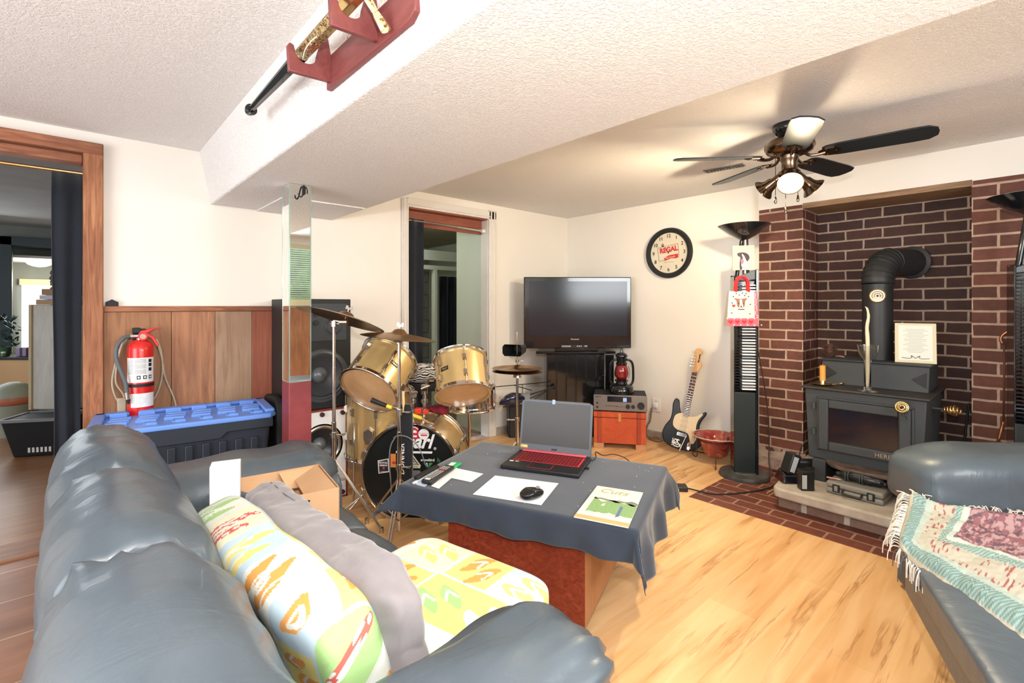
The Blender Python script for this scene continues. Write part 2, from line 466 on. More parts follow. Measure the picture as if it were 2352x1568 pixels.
# floors
struct(MB().box(-.045,2.92,-1.7,3.5,-.05,0).box(2.92,3.98,1.54,3.5,-.05,0).build('floor', floor_m))
slabobj('floor_tiles', tile_m, -2.7,-.045,-1.7,3.32,-.05,.002)
slabobj('floor_hearth', paver_m, 2.92,4.27,-1.7,1.54,-.05,.001, uv=True)
slabobj('floor_side_room', oak_floor, -3.2,1.9,3.56,9.4,-.05,.004)
slabobj('floor_hall', concrete_base, 1.95,5.6,3.6,7.2,-.05,.0)
struct(MB().box(-2.7,.05,3.32,3.40,-.05,.012).build('trim_1', wood('threshold_wood',(.20,.08,.04),(.34,.16,.08),(.45,.22,.12),3,(1.5,14,14),.4,.1), bevel=.004))
struct(MB().box(-2.7,.05,3.40,3.56,-.05,.007).build('trim_2', MATS['threshold_wood'], bevel=.003))
struct(MB().box(-.055,-.035,-1.7,3.32,-.05,.012).build('trim_3', MATS['cream_trim'], bevel=.003))
# ceiling
struct(MB().box(-2.7,4.3,-1.7,3.5,CZ,CZ+.05).build('ceiling', ceil_paint))
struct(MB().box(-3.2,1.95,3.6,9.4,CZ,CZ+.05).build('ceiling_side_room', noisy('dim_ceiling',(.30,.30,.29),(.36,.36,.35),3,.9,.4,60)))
struct(MB().box(1.95,5.6,3.6,7.2,CZ-.03,CZ+.05).build('ceiling_hall', noisy('hall_ceiling',(.42,.38,.27),(.48,.44,.32),3,.9)))
# dropped beam with a sloping side
bm_ = MB()
poly = [(.578,CZ+.01),(.641,1.85),(1.42,1.85),(1.46,CZ+.01)]
bm_.prism([(p[0],p[1]) for p in poly], -3.505, 1.7, frame((0,0,0), xdir=(1,0,0), ydir=(0,0,1)))
struct(bm_.build('ceiling_beam', ceil_paint, bevel=.008))
# wall with the two openings (left as seen)
wa = MB()
wa.box(-2.7,-.95,3.5,3.6,0,CZ).box(-.95,.06,3.5,3.6,2.05,CZ).box(.06,2.02,3.5,3.6,0,CZ).box(2.02,2.87,3.5,3.6,2.03,CZ).box(2.87,4.1,3.5,3.6,0,CZ)
struct(wa.build('wall_far', wall_paint))
# wall behind the television, and the chimney breast
struct(MB().box(3.98,4.08,1.49,3.5,0,CZ).build('wall_right', wall_paint))
struct(MB().box(3.93,4.4,-1.7,1.50,1.955,CZ).build('wall_bulkhead', wall_paint))
br = MB().box(3.93,4.35,1.19,1.495,.10,1.955).box(3.93,4.35,.105,.30,.0,1.955).box(3.93,4.35,-1.7,.105,1.60,1.955).box(3.93,4.35,-.9,-.25,.0,1.60)
struct(br.build('wall_brick_piers', brick_m, uv=True))
struct(MB().box(4.27,4.37,.28,1.20,.0,1.955).build('wall_brick_recess', recess_brick, uv=True))
struct(MB().box(4.0,4.37,-1.7,.11,.0,1.62).build('wall_grey_recess', noisy('grey_wall',(.30,.29,.27),(.36,.35,.33),3,.8)))
pb = MB()
pb.grid(lambda u,v_: Vector((3.93-.035*(1-v_)-.012*noise.noise(Vector((u*6,v_*3,1))), 1.505-u*.33, .0+v_*.15+.012*noise.noise(Vector((u*5,0,3))))), 24, 6)
pb.box(3.94,4.3,1.18,1.50,0,.12)
struct(pb.build('trim_4', concrete_base))
lint = wood('lintel_plank', (.16,.09,.05),(.30,.19,.11),(.42,.28,.17),3,(14,1.2,14),.8,.9)
struct(MB().box(3.925,4.30,.297,1.192,1.925,1.962).build('trim_5', lint))
# walls behind the camera
nw = MB()
nw.box(-2.7,-.2,-1.8,-1.7,0,CZ).box(-.2,3.0,-1.8,-1.7,0,1.26).box(-.2,3.0,-1.8,-1.7,2.06,CZ).box(3.0,4.3,-1.8,-1.7,0,CZ)
struct(nw.build('wall_near', wall_paint))
struct(MB().box(-2.8,-2.7,-1.8,-.4,0,CZ).box(-2.8,-2.7,2.4,3.6,0,CZ).box(-2.8,-2.7,-.4,2.4,2.03,CZ).build('wall_left', wall_paint))
wf = MB()
for x in (-.2, .86, 1.9, 2.94): wf.box(x,x+.06,-1.79,-1.68,1.26,2.06)
wf.box(-.2,3.0,-1.79,-1.68,1.26,1.31).box(-.2,3.0,-1.79,-1.68,2.01,2.06).box(-.25,3.05,-1.70,-1.62,1.22,1.26)
struct(wf.build('window_1', noisy('cream_frame',(.6,.55,.36),(.55,.5,.33),4,.5)))
bl = MB()
for k in range(24):
    z = 1.32+k*.029
    bl.add([(-.12,-1.69,z),(2.95,-1.69,z),(2.95,-1.665,z+.012),(-.12,-1.665,z+.012)], [(0,1,2,3)])
struct(bl.build('window_2', mat('blind_slat',(.85,.85,.82),.5), solid=.002))
struct(MB().box(-2.76,-2.70,.95,1.02,0,2.03).box(-2.76,-2.70,-.4,-.33,0,2.03).box(-2.76,-2.70,2.33,2.4,0,2.03).box(-2.76,-2.70,-.4,2.4,1.97,2.03).build('door_3', trim_white))
rail2 = MB().box(-2.7,3.98,-1.7,-1.68,0,1.20)
struct(rail2.build('wall_near_panelling', plank_m[1]))
# garden outside the windows, seen in the mirrors and the screen
gm = mat('garden_hedge', (.1,.25,.05), .9)
L(gm, ramp(gm, noise_n(gm, coords(gm), 5, 6), [(.35,(.02,.09,.02)),(.6,(.16,.38,.07)),(.75,(.5,.7,.3))]), bsdf(gm).inputs['Base Color'])
hd = MB().grid(lambda u,v_: Vector((-4+u*12, -5.2+.5*noise.noise(Vector((u*9,v_*4,0))), v_*3.0)), 60, 16)
tagp(hd.build('garden_hedge', gm), 'green hedge outside the window behind the viewer', 'hedge')

# barn board panelling, cap rail, rough door casing
pn = [(.130,.435,0),(.437,.660,1),(.662,.868,2),(.870,1.08,3),(1.082,1.32,0)]
for i, (x0,x1,k) in enumerate(pn):
    struct(MB().box(x0,x1,3.478,3.5,0,1.185).build('wall_board_%d' % (i+1), plank_m[k], bevel=.002))
struct(MB().box(.128,1.32,3.468,3.5,1.186,1.218).build('trim_6', rough_trim_h, bevel=.004))
struct(MB().box(.044,.128,3.455,3.5,0,2.10).box(.044,.07,3.5,3.60,0,2.03).build('trim_7', rough_trim, bevel=.005))
struct(MB().box(-1.0,.128,3.453,3.5,2.036,2.10).box(-1.0,.044,3.5,3.6,1.99,2.036).build('trim_8', rough_trim_h, bevel=.005))
# moulded casing of the second doorway
cs = MB()
for a, b, dpt in ((1.965,2.025,.022),(1.975,1.99,.03),(2.008,2.018,.028)): cs.box(a,b,3.5-dpt,3.5,0,2.09 if a<1.97 else 2.085)
for a, b, dpt in ((2.87,2.955,.022),(2.885,2.90,.03),(2.925,2.94,.028)): cs.box(a,b,3.5-dpt,3.5,0,2.11 if a<2.88 else 2.10)
cs.box(2.02,2.955,3.478,3.5,2.025,2.10).box(2.02,2.88,3.47,3.5,2.04,2.05)
cs.box(2.866,2.88,3.5,3.6,0,2.03)
struct(cs.build('door_2', trim_white, bevel=.003))
struct(MB().box(2.02,2.865,3.585,3.605,1.89,2.03).box(2.02,2.866,3.50,3.6,2.015,2.03).build('trim_9', door_header))
struct(MB().box(3.955,3.98,1.50,3.5,0,.07).build('baseboard_right', noisy('dusty_baseboard',(.42,.38,.34),(.3,.26,.22),8,.7), bevel=.004))
struct(MB().box(2.955,3.98,3.475,3.5,0,.07).build('baseboard_far', MATS['dusty_baseboard'], bevel=.004))
# plaster patch on the underside of the beam
tagp(struct(MB().box(.90,1.40,2.95,3.5,1.842,1.851).build('trim_10', ceil_paint, bevel=.003)))

# ---- side room beyond the left doorway
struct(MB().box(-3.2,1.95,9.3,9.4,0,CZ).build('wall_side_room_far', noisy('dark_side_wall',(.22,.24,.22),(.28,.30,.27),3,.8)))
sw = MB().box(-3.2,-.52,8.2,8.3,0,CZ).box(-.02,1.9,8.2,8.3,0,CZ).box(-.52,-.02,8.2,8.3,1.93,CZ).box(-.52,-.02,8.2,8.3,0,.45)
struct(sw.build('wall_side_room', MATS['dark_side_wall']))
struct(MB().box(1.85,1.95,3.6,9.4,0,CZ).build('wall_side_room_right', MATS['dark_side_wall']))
bluef = mat('slate_blue_frame', (.045,.075,.09), .4)
struct(MB().box(-.62,-.52,8.14,8.2,.35,2.03).box(-.02,.08,8.14,8.2,.35,2.03).box(-.62,.08,8.14,8.2,1.93,2.03).build('window_3', bluef, bevel=.004))
gl = mat('bright_day_window', (1,1,1), .5, emit=(1,.98,.92), es=3.0)
struct(MB().box(-.50,-.22,9.25,9.29,.60,1.50).build('window_4', gl))
struct(MB().box(-3.2,1.9,8.3,9.3,.0,.004).build('floor_porch', oak_floor))
struct(MB().box(-.52,-.20,9.22,9.3,1.50,1.58).box(-.22,-.18,9.22,9.3,.5,1.7).build('trim_11', noisy('pale_yellow_trim',(.75,.68,.42),(.7,.62,.38),3,.6)))
struct(MB().box(-.7,.2,8.3,9.3,1.80,1.83).build('ceiling_porch', mat('porch_white',(.85,.84,.8),.7)))
lamp('porch_lamp','POINT',(-.3,8.7,1.55),14,(1,.93,.8),.1)
pl = thing('ceiling_light', 'round frosted ceiling light glowing beyond the left doorway', 'light', (-.31,8.75,1.72))
MB(rotz_frame((-.31,8.75,1.72),0)).lathe([(.001,0),(.06,.008),(.11,.03),(.13,.055),(.12,.08)],24).build('glass_shade', mat('glowing_shade',(.9,.8,.6),.5,emit=(1,.8,.5),es=1.6), pl, smooth=True)
MB(rotz_frame((-.31,8.75,1.72),0)).lathe([(.05,.075),(.05,.10)],16).build('ceiling_plate', brass, pl, smooth=30)
# ---- hall beyond the second doorway
hall_w = noisy('pale_green_white', (.66,.70,.60), (.70,.74,.64), 2, .7)
struct(MB().box(2.93,3.05,3.6,4.08,0,CZ).build('wall_hall_right', hall_w))
hw = MB().box(4.2,4.3,3.6,6.7,0,CZ).box(3.0,4.2,3.6,3.7,0,CZ)
struct(hw.build('wall_hall', hall_w))
cb = brick_mat('pale_block', (.42,.43,.39), (.38,.39,.35), (.25,.25,.22), .4, .2, .008, rough=.9)
struct(MB().box(1.95,5.4,6.6,6.7,0,CZ).build('wall_hall_far', cb, uv=True))
struct(MB().box(1.90,2.0,3.6,7,0,CZ).build('wall_hall_left', hall_w))
struct(MB().box(2.2,4.2,4.9,4.97,1.76,1.88).box(2.2,4.2,4.9,4.97,1.65,1.70).box(3.20,3.24,4.9,4.97,0,1.65).build('trim_12', hall_w, bevel=.003))
dk = MB().grid(lambda u,v_: Vector((3.50+u*.5, 5.25+.02*math.sin(u*26), .1+v_*1.5)), 30, 4)
tagp(dk.build('dark_curtain', curtain_m, solid=.004, smooth=True), 'dark curtain hanging in the inner opening of the hall beyond the drum kit', 'curtain')

# ---- curtains in both doorways
def curtain(name, label, x0,x1,y,z0,z1,nf,amp,zb=None):
    m = MB().grid(lambda u,v_: Vector((x0+(x1-x0)*u + .006*math.sin(v_*5+u*3), y+amp*math.sin(u*nf*2*PI+.6*v_)*(.5+.5*(1-v_)), z0+(z1-z0)*v_)), 60, 12)
    return tagp(m.build(name, curtain_m, smooth=True, solid=.004), label, 'curtain')
curtain('door_curtain', 'black curtain gathered beside the rough cedar casing of the left doorway', -.075,.040,3.56,.02,1.935,1.6,.013)
curtain('door_curtain', 'black curtain gathered at the left side of the doorway behind the drum kit', 2.03,2.20,3.55,.02,1.945,1.6,.014)
rd = thing('curtain_rod', 'brass curtain rod across the top of the left doorway', 'curtain rod', (-.4,3.56,1.945))
MB().cyl((-.99,3.56,1.945),(.044,3.56,1.945),.009).build('pole', brass, rd, smooth=30)
rd = thing('curtain_rod', 'white metal double rod across the top of the doorway behind the drum kit', 'curtain rod', (2.4,3.55,1.925))
MB().cyl((2.02,3.55,1.93),(2.55,3.55,1.925),.009).cyl((2.55,3.55,1.925),(2.84,3.55,1.92),.012).build('pole', chrome, rd, smooth=30)
MB().cyl((2.835,3.55,1.92),(2.866,3.55,1.92),.017).build('end_cap', white_m, rd, smooth=30)

# ---- things in the side room
def D3(a,b,c): return D(a,b,c)
cabx = wood('white_washed_panel', (.52,.49,.42),(.66,.63,.56),(.72,.70,.64),3,(6,6,1),.6,.1)
c = thing('cabinet', 'pale whitewashed cabinet beyond the left doorway', 'cabinet', D(100,935,4.35))
MB(rotz_frame(D(70,820,4.3)*1, ROT0)).box(.02,.34,0,.3,-.46,.46).build('body', cabx, c, bevel=.004)
MB(rotz_frame(D(70,820,4.3)*1, ROT0)).box(-.008,.018,-.012,.3,-.465,.465).build('side_panel', wood('pale_pine',(.5,.38,.2),(.62,.5,.3),(.68,.56,.36),3,(6,6,1),.6,.1), c, bevel=.003)
MB(rotz_frame(D(100,935,4.6)*1, ROT0)).box(-.11,.25,0,.2,-.38,-.03).build('base', matte_black, c)
for k, (dx,w_,zz,hh,mt,lb) in enumerate(((-.05,.24,0,.045,mat('manila',(.45,.28,.14),.6),'brown book at the bottom of the stack on the whitewashed cabinet'),
        (-.02,.24,.046,.038,mat('pale_lilac',(.55,.55,.68),.6),'pale lilac book in the stack on the whitewashed cabinet'),
        (0,.24,.085,.055,mat('tan_card',(.36,.2,.1),.6),'tan box near the top of the stack on the whitewashed cabinet'))):
    p0 = D(95,704,4.3)
    tagp(MB(rotz_frame(p0, ROT0)).box(dx-.0,dx+w_,0,.2,zz+.018,zz+.018+hh).build('book' if k<2 else 'storage_box', mt, bevel=.003), lb, 'book' if k<2 else 'box', group='stack on the cabinet')
bust = thing('carved_bust', 'dark carved head in profile on the stack of books on the whitewashed cabinet', 'ornament', D(125,664,4.38))
prof = [(-.06,-.0),(-.06,.03),(-.035,.045),(-.05,.06),(-.045,.075),(-.062,.085),(-.052,.10),(-.07,.115),(-.05,.145),(-.062,.165),(-.05,.19),(.02,.21),(.08,.20),(.09,.1),(.08,0)]
MB(rotz_frame(D(128,669,4.38), ROT0)).prism([(a,b) for a,b in prof], -.11, .0, Matrix.Rotation(PI/2,4,'X')).build('head', wood('dark_mahogany',(.03,.01,.006),(.06,.02,.01),(.08,.03,.015),3,(3,3,3),.4,.2), bust, bevel=.01, seg=3)
bin_ = thing('waste_bin', 'grey-green dome-top waste bin beyond the left doorway', 'bin', Zp(30,1000,.004))
bg_ = noisy('sage_plastic', (.33,.35,.28),(.37,.39,.31),3,.45)
MB(rotz_frame(Zp(30,1000,.004), ROT0)).lathe([(.10,0),(.135,.30),(.14,.33),(.14,.345)],32).build('bin_body', bg_, bin_, smooth=40)
MB(rotz_frame(Zp(30,1000,.004)+Vector((0,0,.36)), ROT0)).lathe([(.150,0),(.149,.03),(.13,.08),(.09,.12),(.04,.14),(.001,.143)],32).build('dome_lid', bg_, bin_, smooth=60)
MB(rotz_frame(Zp(30,1000,.004)+Vector((0,0,.30)), ROT0)).lathe([(.1405,0),(.150,.01),(.152,.065),(.143,.075)],32).build('liner_rim', mat('orange_bag',(.5,.16,.09),.4), bin_, smooth=50)
cr = thing('storage_crate', 'black ventilated plastic crate on the wood floor beyond the left doorway', 'crate', Zp(95,1042,.004))
Mc = rotz_frame(Zp(92,1040,.004), ROT0+.25)
MB(Mc).add([(-.12,-.1,0),(.17,-.1,0),(.17,.16,0),(-.12,.16,0),(-.19,-.13,.30),(.22,-.13,.30),(.22,.2,.30),(-.19,.2,.30)],[(0,3,2,1),(0,1,5,4),(1,2,6,5),(2,3,7,6),(3,0,4,7),(4,5,6,7)]).build('crate_body', matte_black, cr, bevel=.01)
rr = MB(Mc)
rr.box(-.205,.235,-.145,-.125,.285,.31).box(-.205,.235,.19,.215,.285,.31).box(-.205,-.185,-.145,.215,.285,.31).box(.215,.235,-.145,.215,.285,.31)
rr.build('rim', grey_plastic, cr, bevel=.003)
sl = MB(Mc)
for k in range(6): sl.box(-.02+k*.028,-.004+k*.028,-.1075,-.101,.035,.075)
sl.build('vent_slots', white_m, cr)
ct = thing('counter', 'tan cupboard with a dark worktop beyond the left doorway', 'counter', D(0,930,5.2))
MB(rotz_frame(D(33,822,5.2), ROT0)).box(-.5,.2,0,.3,-.5,-.02).build('cupboard', noisy('tan_board',(.52,.30,.13),(.58,.35,.16),2,.6), ct)
MB(rotz_frame(D(33,822,5.2), ROT0)).box(-.5,.21,-.01,.3,-.02,.01).build('worktop', matte_black, ct, bevel=.004)
for (px,py,w_,hh,mt,nm,lb) in ((48,813,.11,.09,mat('purple_card',(.22,.15,.26),.6),'gift_box','small mauve box on the dark worktop beyond the left doorway'),
                      (8,812,.05,.05,white_m,'jar','small white-lidded jar on the dark worktop beyond the left doorway')):
    g = thing(nm, lb, 'box' if nm=='gift_box' else 'jar', D(px,py+2,5.25))
    Mx = rotz_frame(D(px,818.0,5.25), ROT0)
    if nm == 'gift_box': MB(Mx).box(-w_/2,w_/2,0,.09,0,.09).build('carton', mt, g, bevel=.003); MB(Mx).box(-.012,.012,-.002,.09,0,.092).build('ribbon', ink, g)
    else: MB(Mx).lathe([(.022,0),(.024,.03),(.018,.035)],16).build('jar_body', mat('green_jar',(.1,.2,.08),.2), g, smooth=40); MB(Mx).lathe([(.02,.035),(.02,.05)],16).build('lid', mt, g, smooth=40)
hb = thing('potted_plant', 'dark leafy plant on the worktop at the left picture edge', 'plant', D(5,818,5.3))
pp = MB()
rng = random.Random(3)
for k in range(70):
    c0 = D(8+rng.uniform(-12,38), 740+rng.uniform(-20,55), 5.3+rng.uniform(-.08,.08)); dx = Vector((rng.uniform(-1,1),rng.uniform(-1,1),rng.uniform(-1,1)))*.035; dy = Vector((rng.uniform(-1,1),rng.uniform(-1,1),rng.uniform(-1,1)))*.018
    pp.add([c0-dx, c0+dy, c0+dx, c0-dy],[(0,1,2,3)])
pp.build('leaves', noisy('dark_leaf',(.01,.03,.025),(.03,.07,.05),9,.4), hb)
MB(rotz_frame(D(8,818,5.3), ROT0)).lathe([(.05,0),(.065,.1)],20).build('pot', mat('green_glaze',(.05,.12,.05),.3), hb, smooth=40)

# ---- small black clip on the rail
t = thing('paper_clip_holder', 'small black crest-shaped clip sitting on the wood rail beside the door casing', 'clip', (.165,3.47,1.218))
MB(frame((.165,3.484,1.218), xdir=(1,0,0), ydir=(0,0,1))).prism([(-.028,0),(.028,0),(.028,.022),(.012,.03),(0,.038),(-.012,.03),(-.028,.022)],-.005,.008).build('body', matte_black, t, bevel=.002)
# ================================================================ LONG SOFA
def nz(x, y, z): return noise.noise(Vector((x, y, z)))
def sweep_cushion(prof, y0, y1, pinch=.035, wr=.012, nt=28, seed=0, ends=1, M=None, k=18):
    """closed profile [(a,z)] swept along y, puffed in the middle and gathered at its ends"""
    # resample the profile smoothly
    P = [Vector((a,0,z)) for a,z in prof]; Q = []; m = len(P)
    for i in range(m):
        p0,p1,p2,p3 = P[i-1],P[i],P[(i+1)%m],P[(i+2)%m]
        for q in range(4):
            t = q/4; Q.append(.5*((2*p1)+(p2-p0)*t+(2*p0-5*p1+4*p2-p3)*t*t+(3*p1-p0-3*p2+p3)*t**3))
    n = len(Q); c = sum(Q, Vector())/n
    vs = []; fs = []
    for i in range(nt+1):
        t = -1+2*i/nt; t = math.sin(t*PI/2)*.85+t*.15
        pin = pinch*(abs(t)**5)
        if abs(t) > .97: pin += pinch*1.5*ends*(abs(t)-.97)/.03
        for j, q in enumerate(Q):
            d = (q-c); dl = d.length; dn = d/dl
            r_ = nz(j*.55+seed*7, seed, t*1.2)*wr*(abs(t)**2.5)*1.6 + nz(q.x*9+seed, t*3, q.z*9)*wr*.5 + nz(j*1.7+seed*5, seed*3, t*1.5)*wr*1.1*abs(t)**8
            s_ = dl-pin+r_
            vs.append((c.x+dn.x*s_, y0+(y1-y0)*(t+1)/2, c.z+dn.z*s_))
    for i in range(nt):
        for j in range(n):
            j2 = (j+1)%n; fs.append((i*n+j, (i+1)*n+j, (i+1)*n+j2, i*n+j2))
    fs.append(tuple(range(n))); fs.append(tuple(reversed([nt*n+j for j in range(n)])))
    mb = MB(M); mb.add(vs, fs); return mb

sofa = thing('leather_sofa', 'long black leather sofa with its puffy back to the left, in the foreground', 'sofa', (.4,1.3,0))
MB().box(-.02,.78,.49,2.36,.05,.30).build('base', leather, sofa, bevel=.03, seg=3)
bp = [(-.035,.10),(-.05,.40),(-.055,.60),(-.045,.73),(.02,.80),(.11,.81),(.20,.75),(.26,.62),(.255,.44),(.10,.30)]
for i, (a, b) in enumerate(((1.665,2.27),(1.115,1.665),(.52,1.115))):
    sweep_cushion(bp, a+.002, b-.002, .032, .020, 40, i+1).build('back_cushion', leather_w, sofa, smooth=True)
sp = [(.22,.27),(.20,.36),(.24,.435),(.40,.455),(.60,.455),(.76,.44),(.815,.39),(.80,.30),(.6,.26)]
for i, (a, b) in enumerate(((1.65,1.99),(1.16,1.65),(.80,1.16))):
    sweep_cushion(sp, a+.003, b-.003, .018, .006, 20, i+11).build('seat_cushion', leather, sofa, smooth=True)
# arms: pillowy roll across the ends, gathered at the front
def arm(yc, hw, top, x0, x1, seed, pleat=.012):
    m = MB(); n = 40; nt = 40; vs = []; fs = []
    for i in range(nt+1):
        u = i/nt; x = x0+(x1-x0)*u
        e = 1-max(0,(u-.80)/.20)**2.2*.62; e2 = 1-max(0,(.06-u)/.06)**2*.15
        bul = 1+.05*math.sin(u*PI)
        for j in range(n):
            a = 2*PI*j/n
            ca, sa = math.cos(a), math.sin(a)
            yy = hw*math.copysign(abs(ca)**.62, ca); zz = math.copysign(abs(sa)**.62, sa)
            zc = (top+.33)/2; hz = (top-.33)/2
            pl_ = pleat*max(0,(u-.45)/.55)*(math.sin(a*13+seed+3*nz(u*3,a,seed))*.7+nz(a*3,u*4,seed))
            wv = .010*nz(u*5,a*1.5,seed+4)
            rr_ = e*e2*bul
            vs.append((x, yc+yy*rr_+(pl_+wv)*ca, zc+zz*hz*(rr_)+(pl_+wv)*sa+ (0 if sa<0 else 0)))
    for i in range(nt):
        for j in range(n):
            j2=(j+1)%n; fs.append((i*n+j, (i+1)*n+j, (i+1)*n+j2, i*n+j2))
    fs.append(tuple(range(n))); fs.append(tuple(reversed([nt*n+j for j in range(n)])))
    m.add(vs, fs); return m
arm(2.17,.175,.615,.12,.87,1).build('arm', leather, sofa, smooth=True)
arm(.620,.122,.640,.10,.77,5,.020).build('arm', leather_w, sofa, smooth=True)
def armface(yc, hw, x):
    return MB(frame((x,yc,0), xdir=(0,1,0), ydir=(0,0,1))).prism([(-hw,.04),(hw,.04),(hw,.46),(hw*.8,.50),(-hw*.8,.50),(-hw,.46)], -.04, .02)
armface(2.17,.15,.84).build('arm_front', leather, sofa, bevel=.02, seg=3)
armface(.620,.108,.735).build('arm_front', leather, sofa, bevel=.02, seg=3)

# ---- patterned cushions: patchwork of flip-flops held as a colour attribute
PAL = dict(w=(.62,.64,.58), y=(.66,.56,.20), g=(.32,.50,.20), b=(.13,.25,.50), r=(.55,.12,.09), o=(.66,.30,.08), l=(.50,.55,.62), c=(.68,.66,.46), s=(.42,.53,.60))
cells = ['g','w','y','l','y','w','l','g','y','c','s','y','w','g','w','y','c','l','y','s','c','y','w','g']
shoe = ['r','o','b','c','w','y','c','r','g','b','y','w','s','b','y','o','r','b','w','o','y','b','g','s']
def sandal(x, y):
    """signed test for one sole in unit box"""
    w_ = .20+.05*math.cos(y*5.0)+(.03 if y > 0 else 0)
    return abs(x+.05*math.sin(y*4)) < w_*math.sqrt(max(0,1-(y/.72)**4)) if abs(y) < .72 else False
def flipflop(u, v):
    """u,v in metres"""
    cs_ = .145; iu, iv = math.floor(u/cs_), math.floor(v/cs_)
    fu, fv = (u/cs_-iu)*2-1, (v/cs_-iv)*2-1
    k = (iu*7+iv*5+ (iu*iv)%3) % len(cells)
    rt = [.5,-.6,.2,2.0][k%4]; ca, sa = math.cos(rt), math.sin(rt)
    x, y = fu*ca-fv*sa, fu*sa+fv*ca
    base = Vector(PAL[cells[k]])
    if k % 3 == 0 and max(abs(fu),abs(fv)) > .88: base = Vector(PAL['s'])
    for sx in (-.36, .36):
        if sandal((x-sx), y+sx*.25):
            c = Vector(PAL[shoe[k]])
            if shoe[k] == 'r' and (math.sin(x*19)*math.sin(y*17) > .18): c = Vector(PAL['w'])
            # strap
            sy = y+sx*.25; t_ = abs(x-sx)
            if -.15 < sy < .38 and abs(t_-(.38-sy)*.40) < .05: c = Vector(PAL['y' if shoe[k] in 'bs' else 'w'])
            return c
    n_ = nz(u*30, v*30, k)
    return base*.92 if n_ > .42 else base
def paint(o, fn):
    ca = o.data.color_attributes.new('print', 'FLOAT_COLOR', 'POINT')
    for i, v_ in enumerate(o.data.vertices):
        c = fn(v_.co); ca.data[i].color = (c[0], c[1], c[2], 1)
print_m = mat('printed_cotton', (.8,.8,.7), .85, spec=.2)
at = N(print_m, 'ShaderNodeAttribute'); at.attribute_name = 'print'; L(print_m, at.outputs['Color'], bsdf(print_m).inputs['Base Color'])
bump(print_m, noise_n(print_m, coords(print_m), 700, 2), .1, .001, bump(print_m, noise_n(print_m, coords(print_m), 8, 3), .18, .02))

Ms = rotz_frame((.652,.975,.50), R_(12))
th = thing('printed_cushion', 'bright flip-flop print foam cushion lying flat on the seat of the long sofa', 'cushion', (.652,.975,.455), R_(12))
def sag(u, p): return p+Vector((0,0,-.006*abs(nz(p.x*6,p.y*6,1))))
o = MB(Ms).soft((0,0,.01),(.35,.45,.105),7,110,sag).build('cushion_cover', print_m, th, smooth=True)
paint(o, lambda p: flipflop(p.x+2.12+p.z*.3, p.y+1.02-p.z*.3))
# standing one against the back
Mb = frame((.345,1.195,.575), ydir=(-.08,1,.0), zdir=(-.30,0,1))
th = thing('printed_cushion', 'bright flip-flop print foam cushion stood on edge against the sofa back', 'cushion', (.33,.98,.455), 0)
o = MB(Mb).soft((0,0,0),(.140,.82,.245),5,160, lambda u,p: p+Vector((.012*nz(p.y*5,p.z*5,2),0,.008*nz(p.y*6,1,p.z)))).build('cushion_cover', print_m, th, smooth=True)
def wrapuv(p):
    x, y, z = p.x+.05, p.y, p.z-.15
    return flipflop(y+3.06, (z*1.0 - x*1.1)+2.02)
paint(o, wrapuv)
# grey pillow
Mg = frame((.462,1.235,.560), ydir=(-.05,1,.10), zdir=(-.22,0.05,1))
th = thing('grey_pillow', 'large grey velour pillow leaning against the upright printed cushion', 'pillow', (.48,1.05,.455), 0)
def pil(u, p):
    # pointed corners, pinched edges
    e = max(abs(u[1]),abs(u[2])); k_ = abs(u[1]*u[2])
    q = Vector(p); q.y *= 1+.06*k_; q.z *= 1+.12*k_
    q.x *= 1-.35*(abs(u[1])**6)
    q.x += .018*nz(p.y*9,p.z*7,5)+.008*nz(p.y*24,p.z*20,2); q.z += .016*nz(p.y*8,p.x*12,8)+.006*nz(p.y*22,p.x*25,3)
    return q
MB(Mg).soft((0,0,0),(.125,.90,.25),5.5,60,pil).build('pillow_cover', grey_cloth, th, smooth=True)
def onpil(y, ang):
    """point on the pillow surface at length y in direction ang round its section"""
    u1 = y/.44; ex = 5.5; ca, sa = math.cos(ang), math.sin(ang)
    k_ = ((1-abs(u1)**ex)/(abs(ca)**ex+abs(sa)**ex))**(1/ex)
    u = Vector((ca*k_, u1, sa*k_)); return pil(u, Vector((u[0]*.0625, u[1]*.45, u[2]*.125)))
MB(Mg).tube([onpil(y_, .62) for y_ in (-.37,-.3,-.2,-.1,0,.06)],.0026,6,3).build('piping', cloth_mat('grey_piping',(.44,.41,.40),(.46,.43,.42)), th, smooth=True)
MB(Mg).tube([onpil(y_, 1.2) for y_ in (.16,.22,.28,.33)],.0020,6,3).build('zip', mat('dark_zip',(.12,.11,.11),.6), th, smooth=True)

# ---- cardboard box with things in it, white carton
card = noisy('corrugated_card', (.56,.33,.17), (.62,.38,.21), 6, .8)
cb_ = thing('cardboard_box', 'open cardboard box on the far seat of the long sofa', 'box', (.54,1.84,.46), R_(-8))
Mx = rotz_frame((.565,1.83,.462), R_(-8))
b_ = MB(Mx)
wx, wy, hh = .15, .15, .125
b_.box(-wx,wx,-wy,-wy+.004,0,hh).box(-wx,wx,wy-.004,wy,0,hh).box(-wx,-wx+.004,-wy,wy,0,hh).box(wx-.004,wx,-wy,wy,0,hh).box(-wx,wx,-wy,wy,0,.004)
b_.build('carton', card, cb_)
fl = MB(Mx)
fl.add([(wx-.01,-wy,hh),(wx-.01,wy,hh),(wx-.10,wy-.03,hh-.03),(wx-.10,-wy+.03,hh-.035)],[(0,1,2,3)])
fl.add([(.0,wy-.01,hh-.005),(wx-.02,wy-.01,hh-.005),(wx-.04,wy-.08,hh-.05),(.02,wy-.08,hh-.05)],[(0,1,2,3)])
fl.build('flap', card, cb_, solid=.003)
text('order', Mx @ frame((.0,-wy-.001,hh-.03), xdir=(1,0,0), ydir=(0,0,1)), .045, ink, cb_, bold=.0012)
